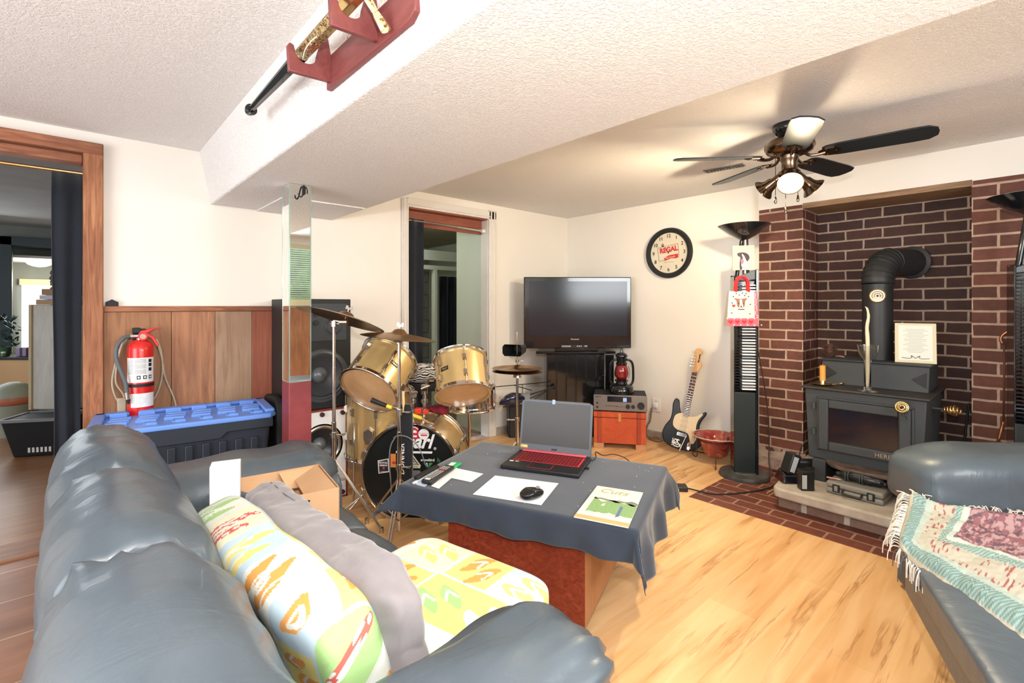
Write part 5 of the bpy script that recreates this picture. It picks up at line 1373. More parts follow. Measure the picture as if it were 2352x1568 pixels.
# stick bag, sticks, microphone, cable on the middle stand
sbg = thing('stick_bag', 'black hanging drumstick bag lettered in white, tied to the middle cymbal stand', 'bag', tuple(D(930,930,2.57)))
Mk = frame(D(931,1020,2.655), xdir=RV, ydir=UP)
MB(Mk).soft((0,-.01,0),(.082,.46,.035),6,14).build('bag_body', cloth_mat('black_nylon',(.012,.013,.016),(.018,.019,.023),9,.6), sbg, smooth=True)
text('DONNER', frame(D(925,1052,2.655)-FV*.0185, xdir=UP, ydir=-RV), .040, white_ink, sbg, name='maker_lettering', shear=.3, bold=.0004)
ds = thing('drumsticks', 'pair of pale wooden drumsticks sticking up from the black stick bag', 'drumstick', tuple(D(922,920,2.66)))
stw = mat('stick_maple',(.72,.50,.25),.45)
for k,(x0,x1) in enumerate(((918,915),(927,926))):
    MB().cyl(D(x0,945,2.645),D(x1,898,2.65),.0075,n=10).build('stick', stw, ds, smooth=40)
mic = thing('microphone', 'black microphone with a yellow band clipped below the left tom', 'microphone', tuple(D(870,925,2.55)))
MB().cyl(D(853,918,2.56),D(888,932,2.56),.0135,.011,14).build('mic_body', matte_black, mic, smooth=40)
MB().cyl(D(888,932,2.56),D(899,936,2.56),.010,n=12).build('yellow_band', MATS['yellow_plastic'], mic, smooth=40)
MB().cyl(D(899,936,2.56),D(914,940,2.60),.008,n=12).build('connector', chrome, mic, smooth=40)
tagp(MB().tube([D(904,1005,2.57),D(915,1000,2.55),D(935,1003,2.55),D(955,1018,2.56),D(968,1040,2.57),D(976,1065,2.58)],.003,6,6).tube([D(908,1003,2.57),D(897,1025,2.57),D(894,1060,2.57),D(897,1100,2.57),D(900,1140,2.57)],.0035,6,6).build('microphone_cable', mat('grey_cable',(.16,.17,.19),.4), smooth=True), 'grey microphone cable looping over the front of the bass drum', 'cable')
# ================================================================ TELEVISION CORNER
tvb = D(1322,702,4.45); tvb.z = 0; sdb = D(1322,702,4.50); sdb.z = 0
sd = thing('corner_stand', 'tall black ribbed pedestal stand carrying the television in the corner', 'stand', tuple(sdb))
Mv_ = rotz_frame(tuple(sdb), ROT0)
q = MB(Mv_); q.box(-.27,.27,.0,.34,0,.775); q.build('body', gloss_black, sd, bevel=.006)
q = MB(Mv_)
for k in range(7): q.box(-.268+k*.0895+.004,-.268+(k+1)*.0895-.004,-.006,.002,.02,.765)
q.build('front_panels', gloss_black, sd, bevel=.004)
MB(Mv_).prism([(-.37,-.02),(.37,-.02),(.30,.40),(-.30,.40)],.776,.800).build('top_board', gloss_black, sd, bevel=.006)
tv = thing('television', 'large black flat television on the corner stand', 'television', (tvb.x,tvb.y,.802))
def tvp(px,py): return (px-1322)*4.45/FPX, H+(702-py)*4.45/FPX
xl,zb = tvp(1202,801); xr,ztp = tvp(1453,635)
Mtv = Mv_ @ Matrix.Translation((0,.01,0)) @ Matrix.Rotation(R_(1.5),4,'Z')
MB(Mtv).box(xl,xr,0,.06,zb,ztp).build('bezel', gloss_black, tv, bevel=.008)
MB(Mtv).box(xl+.06,xr-.06,.055,.11,zb+.08,ztp-.08).build('rear_housing', matte_black, tv, bevel=.02)
MB(Mtv).box(xl+.045,xr-.04,-.0025,.001,zb+.115,ztp-.040).build('screen', mat('dark_glass_screen',(.014,.018,.030),.14,spec=.45), tv)
q = MB(Mtv); q.box(-.135,.115,-.001,.003,zb+.004,zb+.032); q.build('control_strip', matte_black, tv)
q = MB(Mtv)
for k in range(7): q.box(-.125+k*.012,-.117+k*.012,-.003,.0,zb+.013,zb+.026)
for k in range(3): q.cyl((.0+.018+k*.017,0,zb+.02),(.018+k*.017,-.004,zb+.02),.006,n=12)
q.box(.085,.11,-.003,0,zb+.016,zb+.026)
q.build('sockets', MATS['grey_button'], tv)
text('TOSHIBA'[:0]+'Panasonic', Mtv @ frame((-.005,-.004,zb+.085), xdir=(1,0,0), ydir=(0,0,1)), .020, MATS['grey_button'], tv, bold=.0003)
MB(Mtv).box(-.19,.21,-.04,.10,.802,zb+.005).build('foot', gloss_black, tv, bevel=.006)
# chest, receiver, lantern
cx0 = Vector((3.325,2.62,0)); cxd = Vector((.59,-.81,0)).normalized(); cyd = Vector((-cxd.y,cxd.x,0))
Mch = frame(cx0, xdir=cxd, ydir=cyd)
redo = wood('orange_red_pine', (.42,.055,.02),(.55,.095,.03),(.60,.14,.05),3,(1.2,10,10),.4,.15)
redo2 = wood('dark_red_batten', (.28,.04,.02),(.38,.06,.025),(.42,.08,.03),3,(8,8,1.2),.4,.2)
chs = thing('wooden_chest', 'small orange-red wooden chest with a brass hasp under the stereo receiver', 'chest', tuple(cx0))
CW, CD_, CH = .435,.28,.315
MB(Mch).box(0,CW,0,CD_,.045,.262).build('body', redo, chs, bevel=.003)
MB(Mch).box(-.002,CW+.002,-.003,CD_,.266,CH).build('lid', redo, chs, bevel=.004)
for x in (.035,CW-.075):
    MB(Mch).box(x,x+.032,-.010,0,.05,.262).build('batten', redo2, chs, bevel=.002)
    MB(Mch).box(x,x+.032,-.012,-.002,.268,CH-.002).build('lid_batten', redo2, chs, bevel=.002)
foot_m = wood('pale_pine_foot', (.45,.2,.09),(.55,.28,.13),(.6,.33,.17),3,(8,8,8),.6,.1)
for x in (0,CW-.085):
    MB(Mch).box(x,x+.085,-.004,.03,0,.046).build('foot', foot_m, chs, bevel=.002)
    MB(Mch).box(x,x+.085,CD_-.03,CD_,0,.046).build('foot', foot_m, chs, bevel=.002)
q = MB(Mch); q.box(CW/2-.012,CW/2+.012,-.006,-.001,.235,CH-.01).cyl((CW/2,-.012,.26),(CW/2,-.004,.26),.007,n=12); q.build('hasp', brass, chs, bevel=.001)
rec = thing('stereo_receiver', 'silver-front stereo receiver on top of the orange-red chest', 'receiver', tuple(cx0+UP*CH))
rc_m = mat('silver_face',(.24,.235,.25),.32,.7)
RH = .145
MB(Mch).box(0,CW+.005,0,.27,CH+.012,CH+RH).build('case', matte_black, rec, bevel=.003)
MB(Mch).box(-.002,CW+.007,-.012,.0,CH+.012,CH+RH).build('front_plate', rc_m, rec, bevel=.003)
MB(Mch).box(.115,.315,-.0135,-.011,CH+.088,CH+.135).build('display', mat('display_glass',(.01,.012,.02),.1), rec)
MB(Mch).box(.245,.275,-.0142,-.013,CH+.092,CH+.125).build('display_glow', mat('lcd_blue',(.2,.3,.5),.4,emit=(.3,.5,.9),es=.5), rec)
for x,r_ in ((.285,.018),(.328,.015),(.392,.030)):
    MB(Mch).cyl((x,-.012,CH+.052 if r_<.02 else CH+.062),(x,-.032,CH+.052 if r_<.02 else CH+.062),r_,r_*.92,24).build('knob', matte_black, rec, smooth=40)
q = MB(Mch)
for k in range(6): q.box(.10+k*.018,.110+k*.018,-.014,-.011,CH+.050,CH+.056)
q.cyl((.03,-.011,CH+.04),(.03,-.018,CH+.04),.009,n=16).cyl((.03,-.011,CH+.075),(.03,-.014,CH+.075),.008,n=16)
q.box(.190,.26,-.0135,-.011,CH+.048,CH+.051).build('buttons', black_plastic, rec)
text('YAMAHA', Mch @ frame((.035,-.0128,CH+.128), xdir=(1,0,0), ydir=(0,0,1)), .014, ink, rec, bold=.0002)
for x in (.05,CW-.05): MB(Mch).cyl((x,.03,CH),(x,.03,CH+.013),.018,n=16).build('foot', matte_black, rec, smooth=40)
lnb = Mch @ Vector((.235,.11,CH+RH))
ln = thing('oil_lantern', 'black iron hurricane lantern with a red glass globe on the receiver', 'lantern', tuple(lnb))
Ml2 = rotz_frame(tuple(lnb), ROT0)
MB(Ml2).lathe([(.105,0),(.108,.012),(.10,.06),(.085,.075),(.05,.082),(.045,.10),(.058,.105),(.058,.115),(.04,.12)],32).build('tank', gloss_black, ln, smooth=40)
MB(Ml2).lathe([(.040,.120),(.056,.150),(.061,.18),(.055,.215),(.043,.245)],32).build('globe', mat('ruby_glass',(.20,.012,.015),.12,spec=.8,coat=.5), ln, smooth=True)
MB(Ml2).lathe([(.046,.245),(.048,.262),(.040,.27),(.043,.31),(.052,.318),(.052,.33),(.040,.345),(.020,.352)],28).build('chimney', gloss_black, ln, smooth=40)
for s_ in (-1,1):
    MB(Ml2).tube([(s_*.07,0,.06),(s_*.098,0,.10),(s_*.102,0,.18),(s_*.095,0,.255),(s_*.07,0,.285),(s_*.042,0,.29)],.0105,10,5).build('side_tube', gloss_black, ln, smooth=True)
q = MB(Ml2); q.tube([(-.05,0,.325),(-.015,0,.345),(-.010,0,.375),(0,0,.39),(.010,0,.375),(.015,0,.345),(.05,0,.325)],.003,6,4); q.tube([(-.06,-.0,.13),(-.064,-.02,.19),(-.05,-.03,.24)],.0022,6,4).tube([(.06,-.0,.13),(.066,-.02,.19),(.05,-.03,.24)],.0022,6,4); q.box(-.075,.0,-.004,.004,.334,.337)
q.build('wire_guard', matte_black, ln, smooth=40)
# cube speaker and toy helicopter left of the stand
cbk = thing('cube_subwoofer', 'small black cube loudspeaker on the floor beside the second doorway', 'speaker', (3.08,3.33,0))
MB(rotz_frame((2.985,3.335,0),R_(-35))).box(.0,.24,.0,.19,.0,.30).build('cabinet', black_plastic, cbk, bevel=.012, seg=3)
hc = thing('toy_helicopter', 'dark blue toy helicopter standing on the small cube loudspeaker', 'toy helicopter', (3.10,3.28,.302))
hcp = D(1186,915,4.30)
Mhc = frame(hcp, xdir=-RV*.93-FV*.36, zdir=UP)      # local x = nose
def heli(u,p): 
    t = u[0]; k = 1-.45*max(0,t)**1.5 if t>0 else 1-.25*abs(t)
    return Vector((p.x, p.y*k, p.z*k - (.035*t*t if t>0 else 0)))
MB(Mhc).soft((.03,0,.0),(.26,.10,.115),2.4,20,heli).build('canopy', mat('dark_blue_shell',(.012,.016,.045),.15,coat=.6), hc, smooth=True)
MB(Mhc).box(-.12,-.02,-.03,.03,-.045,.04).cyl((-.06,0,.0),(-.06,0,.12),.005).build('gear_box', grey_plastic, hc, bevel=.006)
q = MB(Mhc); q.cyl((-.10,0,.02),(-.36,0,.075),.006,.004).cyl((-.10,.02,-.05),(-.34,0,.07),.003).cyl((-.10,-.02,-.03),(-.34,0,.07),.003); q.add([(-.33,0,.07),(-.38,0,.10),(-.385,0,.055)],[(0,1,2)])
q.build('tail_boom', matte_black, hc, smooth=30, solid=.002)
q = MB(Mhc); q.box(-.10,-.02,-.01,.01,.115,.125)
Mro = Mhc @ Matrix.Translation((-.06,0,.12)) @ Matrix.Rotation(R_(8),4,'Z')
q2 = MB(Mro); q2.box(-.30,.30,-.012,.012,0,.004); q2.box(-.008,.008,-.15,.15,-.03,-.026)
q2.build('rotor_blades', matte_black, hc, bevel=.001); 
q = MB(Mhc); q.cyl((-.10,.05,-.075),(.11,.05,-.075),.004).cyl((-.10,-.05,-.075),(.11,-.05,-.075),.004).cyl((.04,-.05,-.075),(.04,0,-.02),.003).cyl((.04,.05,-.075),(.04,0,-.02),.003).cyl((-.05,-.05,-.075),(-.05,0,-.02),.003).cyl((-.05,.05,-.075),(-.05,0,-.02),.003)
q.build('landing_skids', matte_black, hc, smooth=40)
# outlet, plug, cable
ou = thing('wall_outlet', 'cream wall outlet with a plugged-in white adaptor, left of the guitar', 'outlet', (3.979,2.19,.33))
oc_ = D(1508,932,4.15); oy = None
tt = 3.98/((749.0+.741*(1508-1176))); 
OY = tt*(826.0-.672*(1508-1176)); OZ = H-(930-702)*tt
MB().box(3.972,3.98,OY-.043,OY+.043,OZ-.06,OZ+.06).build('cover_plate', white_m, ou, bevel=.003)
MB().box(3.945,3.972,OY-.018,OY+.018,OZ-.02,OZ+.018).build('adaptor', white_m, ou, bevel=.004)
q = MB(); 
for z in (.035,-.04):
    for y in (-.007,.007): q.box(3.9712,3.9722,OY+y-.0015,OY+y+.0015,OZ+z-.006,OZ+z+.006)
q.build('sockets', ink, ou)
tagp(MB().tube([(3.955,OY+.035,OZ-.03),(3.95,OY+.05,OZ-.15),(3.94,OY+.07,.12),(3.93,OY+.08,.05),(3.90,OY+.02,.012),(3.88,OY-.06,.012),(3.90,OY-.09,.02),(3.93,OY-.03,.03),(3.90,OY+.03,.02)],.008,8,5).build('power_cable', noisy('dusty_cable',(.20,.12,.08),(.28,.18,.12),9,.6), smooth=True), 'brown dusty power cable dropping from the wall outlet to the floor', 'cable')

# ================================================================ GUITAR
g0 = Vector((3.735,2.045,.035)); g1 = Vector((3.952,1.965,.91))
gd = (g1-g0); GL = gd.length; gz = gd.normalized()
face = Vector((-1,-.28,0)); face = (face-gz*face.dot(gz)).normalized()
Mgt = frame(g0, ydir=gz, zdir=face)     # local x across (picture right = +?), y up the neck, z out of the face
if (Mgt.to_3x3() @ Vector((1,0,0))).dot(RV) < 0: Mgt = Mgt @ Matrix.Diagonal((1,1,1,1))
sx = 1 if (Mgt.to_3x3() @ Vector((1,0,0))).dot(RV) > 0 else -1
gt = thing('electric_guitar', 'black electric guitar with a cream pickguard leaning against the wall', 'guitar', (3.73,2.04,0))
def gp(pts): return [(sx*a,b) for a,b in pts]
def smoothpoly(P, n=6):
    Q=[]; m=len(P)
    for i in range(m):
        p0,p1,p2,p3=[Vector((*P[k%m],0)) for k in (i-1,i,i+1,i+2)]
        for q_ in range(n):
            t=q_/n; v=.5*((2*p1)+(p2-p0)*t+(2*p0-5*p1+4*p2-p3)*t*t+(3*p1-p0-3*p2+p3)*t**3); Q.append((v.x,v.y))
    return Q
body = smoothpoly([(0,-.005),(.10,.015),(.155,.075),(.150,.15),(.118,.205),(.122,.26),(.150,.325),(.142,.345),(.115,.325),(.080,.285),(.048,.272),(.0,.275),(-.040,.285),(-.062,.325),(-.080,.385),(-.108,.395),(-.122,.35),(-.115,.28),(-.118,.22),(-.150,.15),(-.155,.08),(-.11,.015)])
MB(Mgt).prism(gp(body),0,.042).build('body', mat('guitar_black',(.006,.006,.007),.28,spec=.4), gt, bevel=.008, seg=3, smooth=40)
pgm = mat('aged_cream_plastic',(.68,.55,.36),.4)
pg = smoothpoly([(.04,.28),(.075,.29),(.118,.325),(.125,.315),(.10,.265),(.095,.20),(.115,.13),(.10,.075),(.075,.075),(.05,.13),(.02,.145),(-.045,.15),(-.085,.18),(-.085,.25),(-.06,.28),(-.03,.29),(.0,.275)],4)
MB(Mgt).prism(gp(pg),.042,.0445).build('pickguard', pgm, gt)
q=MB(Mgt)
for y,t_ in ((.245,.0),(.205,.0)):
    q.box(-.038,.038,y-.009,y+.009,.0445,.0475)
q.box(-.036,.036,.155,.175,.0445,.0482)
q.build('pickup_cover', mat('cream_pickup',(.72,.62,.45),.4), gt, bevel=.003)
q=MB(Mgt)
for y in (.245,.205,.170,.160):
    for k in range(6): q.cyl((-.026+k*.0104,y,.0475),(-.026+k*.0104,y,.0492),.0022,n=8)
q.build('pole_pieces', dull_chrome, gt)
q=MB(Mgt); q.box(-.040,.040,.105,.130,.042,.052)
for k in range(6): q.box(-.034+k*.0115,-.0255+k*.0115,.108,.135,.052,.056)
q.build('bridge', chrome, gt, bevel=.001)
MB(Mgt).cyl((sx*.036,.118,.054),(sx*.010,-.01,.075),.0028).build('tremolo_arm', white_m, gt, smooth=40)
for (x,y) in ((.078,.175),(.090,.125),(.098,.090)):
    MB(Mgt).cyl((sx*x,y,.0445),(sx*x,y,.058),.0105,.009,16).build('control_knob', pgm, gt, smooth=40)
MB(Mgt).lathe([(.028,.0),(.026,.004),(.010,.001)],24,Mgt.inverted() @ (Mgt @ Matrix.Translation((sx*.07,.045,.042)) @ Matrix.Diagonal((.6,1.25,1,1)))).build('jack_plate', chrome, gt, smooth=40)
MB(Mgt).box(-.021,.021,.275,.640+.0,.042,.050).build('fretboard', wood('rosewood',(.07,.022,.012),(.12,.04,.02),(.16,.06,.03),3,(10,1,10),.5,.1), gt)
MB(Mgt).box(-.020,.020,.28,.640,.024,.0425).build('neck', mat('maple_neck',(.62,.36,.14),.3), gt, bevel=.006)
q=MB(Mgt)
L0=.648; brd=.10
for k in range(1,22):
    y = brd+(.640-brd)/(2**(k/12)); 
    if y>.28: q.box(-.0212,.0212,y-.0011,y+.0011,.050,.0513)
q.build('frets', chrome, gt)
q=MB(Mgt)
for k in (3,5,7,9,12,15):
    y = brd+(.640-brd)/(2**((k-.5)/12)); q.cyl((0,y,.050),(0,y,.0506),.0035,n=10)
q.build('inlays', white_m, gt)
hs = smoothpoly([(-.022,.640),(-.026,.68),(-.030,.70),(-.033,.80),(-.028,.835),(-.002,.848),(.022,.835),(.030,.81),(.018,.79),(.022,.76),(.038,.725),(.042,.70),(.030,.675),(.022,.655)],4)
MB(Mgt).prism(gp([(-a,b) if False else (a,b) for a,b in hs]),.028,.044).build('headstock', MATS['maple_neck'], gt, bevel=.002)
q=MB(Mgt)
for k in range(6):
    y=.690+k*.024; q.cyl((sx*(-.020),y,.044),(sx*(-.020),y,.052),.005,n=10); q.box(sx*(-.052),sx*(-.034),y-.006,y+.006,.030,.037)
q.build('tuning_pegs', chrome, gt, bevel=.001)
q=MB(Mgt)
for k in range(6): q.cyl((-.024+k*.0098,.118,.057),(-.016+k*.0064,.640,.0525),.0006,n=4); q.cyl((-.016+k*.0064,.640,.0525),(sx*-.020,.690+k*.024,.050),.0006,n=4)
q.build('strings', chrome, gt)
fmx = frame((0,0,0),xdir=(1,0,0),ydir=(0,1,0))
def gtext(t_, x,y,size,rot,m=white_ink,z=.0425): return text(t_, Mgt @ Matrix.Translation((sx*x,y,z)) @ Matrix.Rotation(rot,4,'Z'), size, m, gt, bold=.0012)
j=[gtext('USIC',-.055,.045,.028,PI/2*1.0+.0), gtext('104',-.026,.040,.05,PI/2), gtext('FM',.0,.03,.02,PI/2)]
join('sticker_lettering', j)
gtext('Starcaster', .012,.765,.018,PI/2,ink,.0442)

# ================================================================ BOWL IN IRON STAND
bc_ = Vector((3.715,1.735,0))
bst = thing('iron_bowl_stand', 'low wrought iron stand with curled feet holding the glass bowl', 'stand', tuple(bc_))
q=MB(); rz=.175
q.tube([bc_+Vector((math.cos(a)*.125,math.sin(a)*.125,rz)) for a in [2*PI*k/28 for k in range(28)]],.005,8,1,closed=True)
q.build('ring', rust_iron, bst, smooth=True)
for k,a in enumerate((R_(205),R_(325),R_(85))):
    d_=Vector((math.cos(a),math.sin(a),0)); n_=Vector((-d_.y,d_.x,0))
    MB().tube([bc_+d_*.125+UP*rz, bc_+d_*.155+UP*(rz-.01), bc_+d_*.16+UP*.08, bc_+d_*.16+UP*.015, bc_+d_*.18+UP*.006, bc_+d_*.20+UP*.02, bc_+d_*.195+UP*.04, bc_+d_*.18+UP*.035],.0045,8,4).build('leg', rust_iron, bst, smooth=True)
bw = thing('glass_bowl', 'wide-rimmed red and amber glass bowl resting in the iron stand', 'bowl', tuple(bc_+UP*.18))
bgm_ = mat('red_amber_glass',(.34,.06,.035),.12,coat=.5); vb=coords(bgm_); L(bgm_, ramp(bgm_, noise_n(bgm_, vb, 14,3,.6,1.2),[(.35,(.28,.02,.02)),(.55,(.38,.07,.05)),(.72,(.55,.22,.14))]), bsdf(bgm_).inputs['Base Color'])
MB(rotz_frame(tuple(bc_),0)).lathe([(.0005,.045),(.055,.047),(.085,.07),(.115,.15),(.125,.185),(.170,.205),(.175,.212),(.170,.213),(.120,.192),(.106,.15),(.078,.08),(.05,.055),(.0005,.052)],56,close=False).build('bowl_body', bgm_, bw, smooth=True)
q=MB(); q.tube([bc_+Vector((math.cos(a)*.174,math.sin(a)*.174,.2135)) for a in [2*PI*k/40 for k in range(40)]],.003,6,1,closed=True); q.build('pale_rim', mat('pale_glass_rim',(.62,.60,.50),.1), bw, smooth=True)

# ================================================================ CLOCK
tk = 3.98/(749+.741*(1538-1176)); CY = tk*(826-.672*(1538-1176)); CZc = H-(581-702)*tk
ck = thing('wall_clock', 'round wall clock with a black rim and cream dial on the television wall', 'clock', (3.979,CY,CZc))
Mk = frame((3.979,CY,CZc), zdir=(-1,0,0), ydir=(0,0,1))
kr = .222
MB(Mk).lathe([(kr,.0),(kr+.004,.012),(kr,.035),(kr*.96,.045),(kr*.86,.040),(kr*.82,.022),(kr*.81,.018)],64,close=False).build('rim', matte_black, ck, smooth=50)
MB(Mk).lathe([(kr*.82,.017),(.0005,.017)],64,close=False).build('dial', noisy('cream_dial',(.70,.65,.52),(.66,.60,.47),4,.5), ck)
dg_=[]
for h_ in range(1,13):
    a=PI/2-h_*PI/6; dg_.append(text(str(h_), Mk @ Matrix.Translation((math.cos(a)*kr*.68,math.sin(a)*kr*.68,.0185)), .044, ink, ck, bold=.0008))
join('numerals', dg_)
rd1 = mat('faded_red',(.55,.04,.03),.6)
text('REGAL', Mk @ Matrix.Translation((.0,.028,.0185)) @ Matrix.Rotation(R_(6),4,'Z'), .062, rd1, ck, name='red_lettering', bold=.003, xscale=.95)
q=MB(Mk @ Matrix.Rotation(R_(6),4,'Z')); q.prism([(-.05,-.04),(.0,-.022),(.088,-.022),(.092,-.055),(.065,-.06),(.02,-.052),(-.045,-.065)],.0178,.0184); o1=q.build('ribbon', rd1, ck)
text('Fine Foods', Mk @ Matrix.Translation((.015,-.040,.0190)) @ Matrix.Rotation(R_(8),4,'Z'), .022, MATS['cream_dial'], ck, name='ribbon_lettering')
q=MB(Mk @ Matrix.Rotation(R_(7),4,'Z')); 
for b in ((-.105,-.10,-.055,.065),(.095,.10,-.045,.065),(-.105,.10,.062,.067),(-.105,-.05,-.06,-.055)): q.box(b[0],b[1],b[2],b[3],.0176,.0182)
q.build('thin_border', mat('tan_line',(.30,.24,.16),.7), ck)
q=MB(Mk); q.lathe([(.014,.0176),(.014,.0183),(.0005,.0183)],18,Matrix.Translation((-.058,.075,0)),close=False); q.box(-.068,-.048,.058,.070,.0176,.0183); q.build('lantern_mark', MATS['tan_line'], ck)
text('Pasteurized Dairy', Mk @ Matrix.Translation((.0,-.082,.0182)), .014, MATS['olive_title'], ck, name='small_lettering')
q=MB(Mk); 
def hand(a,l,w_,z): q.prism([(-w_,0),(w_,0),(w_*.3,l),(-w_*.3,l)],z,z+.001,Matrix.Rotation(-a,4,'Z'))
hand(R_(325),.065,.0016,.0195); hand(R_(25),.02,.0016,.0205); q.lathe([(.005,.019),(.005,.023)],14)
q.build('hands', ink, ck)

# ================================================================ TORCHIERE CD TOWERS
def tower(base, label, n_cd, rot):
    t = thing('torchiere_lamp', label, 'floor lamp', tuple(base), rot)
    M = rotz_frame(tuple(base), rot)
    MB(M).lathe([(.165,0),(.168,.012),(.160,.03),(.10,.038),(.095,.045)],48).build('base', noisy('dusty_black',(.03,.03,.03),(.09,.085,.08),12,.55), t, smooth=40)
    MB(M).box(-.078,-.070,-.06,.07,.04,1.43).box(.062,.078,-.075,.08,.04,1.475).box(-.078,.078,.06,.07,.04,1.44).build('tower_shell', gloss_black, t, bevel=.002)
    MB(M).box(-.076,.062,-.066,.06,.04,.61).build('lower_box', mat('tower_green_black',(.012,.019,.02),.4) if 'tower_green_black' not in MATS else MATS['tower_green_black'], t, bevel=.004)
    MB(M).add([(-.07,-.055,1.39),(.062,-.055,1.405),(.062,.06,1.405),(-.07,.06,1.39),(-.07,-.055,1.42),(.062,-.055,1.47),(.062,.06,1.47),(-.07,.06,1.42)],[(0,3,2,1),(4,5,6,7),(0,1,5,4),(1,2,6,5),(2,3,7,6),(3,0,4,7)]).build('slanted_cap', mat('slate_cap',(.075,.09,.10),.4) if 'slate_cap' not in MATS else MATS['slate_cap'], t, bevel=.003)
    q=MB(M)
    for k in range(38): q.box(-.070,-.028,-.062,.055,.625+k*.0203,.632+k*.0203)
    q.build('rack_slots', gloss_black, t)
    MB(M).cyl((-.045,.02,1.43),(-.01,.02,1.70),.014).cyl((.0,.0,1.43),(.0,.0,1.71),.011).cyl((.03,.02,1.43),(.02,.02,1.70),.011).build('pole', chrome if False else gloss_black, t, smooth=40)
    MB(M).cyl((.006,-.012,1.45),(.006,-.012,1.70),.009).build('chrome_pole', chrome, t, smooth=40)
    MB(M).lathe([(.022,1.69),(.05,1.705),(.10,1.735),(.155,1.778),(.176,1.795),(.172,1.797),(.15,1.785),(.10,1.745),(.02,1.712)],48,close=False).build('torch_dish', gloss_black, t, smooth=60)
    return t, M
B1_ = Vector((3.553,1.475,0))+RV*.022; ROTL = ROT0+R_(-14)
lampa, Mla = tower(B1_, 'black torchiere lamp with a tower of discs, left of the brick chimney', 38, ROTL)
B2_ = Vector((3.70,.055,0))
lampb, Mlb = tower(B2_, 'black torchiere lamp at the right picture edge, in front of the brick', 38, ROT0+R_(-34))
cdm = [mat('disc_case_grey',(.50,.50,.50),.3,spec=.7), mat('disc_case_white',(.78,.77,.75),.3,spec=.7), mat('disc_case_slate',(.24,.26,.28),.3,spec=.7)]
disc_group = 'disc cases in the torchiere tower left of the chimney'
first=None
def disc(M, k, m, label, group):
    o = MB(M).box(-.026,.060,-.070,.052,.6255+k*.0203+.003,.6255+k*.0203+.0125).build('disc_case', m, bevel=0)
    tagp(o, label, 'disc case', group); return o
dn = ('grey','white','slate')
for k in range(37):
    c = (1,0,1,1,2,1,1)[k%7]
    disc(Mla, k, cdm[c], '%s-spined disc case in the torchiere tower standing beside the brick chimney' % dn[c], '%s disc cases in the tower beside the chimney' % dn[c])
for k in range(37):
    c = (1,0,1,2,1)[k%5]
    disc(Mlb, k, cdm[c], '%s-spined disc case in the torchiere tower at the right picture edge' % dn[c], '%s disc cases in the tower at the picture edge' % dn[c])
tagp(MB().tube([(3.66,1.40,.9),(3.74,1.38,.6),(3.76,1.36,.3),(3.70,1.34,.10),(3.66,1.30,.02)],.004,6,5).build('lamp_cord', mat('brown_cord',(.05,.025,.02),.5), smooth=True),'thin brown lamp cord hanging down the brick beside the torchiere tower','cord')
# gift bag and card
bag = thing('gift_bag', 'small white and red gift bag with a dog and hearts hanging on the torchiere tower', 'gift bag', tuple(Mla @ Vector((-.02,-.13,1.08))))
Mbg = Mla @ Matrix.Translation((-.048,-.118,1.08)) @ Matrix.Rotation(R_(8),4,'Z')
bagw = mat('bag_cream',(.62,.56,.44),.6); pink = mat('bag_pink',(.50,.09,.13),.6); hred = mat('heart_red',(.60,.01,.02),.6)
MB(Mbg).add([(-.105,-.045,0),(.105,-.045,0),(.105,.03,0),(-.105,.03,0),(-.082,-.02,.24),(.105,-.02,.24),(.105,.012,.24),(-.082,.012,.24)],[(0,3,2,1),(0,1,5,4),(1,2,6,5),(2,3,7,6),(3,0,4,7),(4,5,6,7)]).build('bag_body', bagw, bag)
sl_ = Mbg @ frame((0,-.0455,0), xdir=(1,0,0), ydir=(0,.104,1))
def heart(mb,x,y,s_,z=.001,M=None):
    P=[]
    for k in range(20):
        t=2*PI*k/20; P.append((x+s_*16*math.sin(t)**3/17, y+s_*(13*math.cos(t)-5*math.cos(2*t)-2*math.cos(3*t)-math.cos(4*t))/17))
    mb.prism(P,z,z+.0004,M)
q=MB(sl_); q.box(-.104,.104,.0,.055,.0006,.0012); q.prism([(.080,.05),(.104,.05),(.104,.24),(.085,.24)],.0006,.0012); q.build('pink_border', pink, bag)
q=MB(sl_); 
for k in range(4): heart(q,-.080+k*.045,.029,.017,.0013)
q.build('red_hearts', hred, bag)
q=MB(sl_); rnd=random.Random(2)
for k in range(14): heart(q,.092+rnd.uniform(-.006,.006),.06+k*.0125,.004,.0014)
for k in range(5): heart(q,-.10+k*.045,.052,.005,.0014); heart(q,-.058+k*.045,.008,.005,.0014)
q.build('pale_hearts', white_ink, bag)
q=MB(sl_)
for x,y in ((-.035,.225),(-.015,.215),(.005,.228),(.02,.212),(.03,.225),(-.055,.205),(.045,.205),(-.065,.16),(.055,.15),(-.07,.09),(.05,.085)): heart(q,x,y,.006,.0008)
q.build('small_hearts', ink, bag)
brn = mat('dog_brown',(.22,.10,.06),.7)
q=MB(sl_); q.prism([(-.035,.175),(-.055,.195),(-.025,.19),(.01,.19),(.04,.195),(.022,.172),(.018,.14),(.005,.125),(-.018,.125),(-.032,.14)],.0008,.0014); q.build('dog_face', brn, bag)
q=MB(sl_); q.prism([(-.014,.185),(.0,.185),(.004,.150),(.008,.130),(-.018,.130),(-.014,.150)],.0014,.0018); q.build('dog_blaze', white_ink, bag)
q=MB(sl_); q.lathe([(.004,.0019),(.0005,.0022)],10,Matrix.Translation((-.022,.158,0)),close=False).lathe([(.004,.0019),(.0005,.0022)],10,Matrix.Translation((.010,.158,0)),close=False).lathe([(.006,.0019),(.0005,.0022)],10,Matrix.Translation((-.006,.137,0)),close=False); q.box(-.028,.016,.112,.118,.0008,.0014); q.build('dog_features', ink, bag)
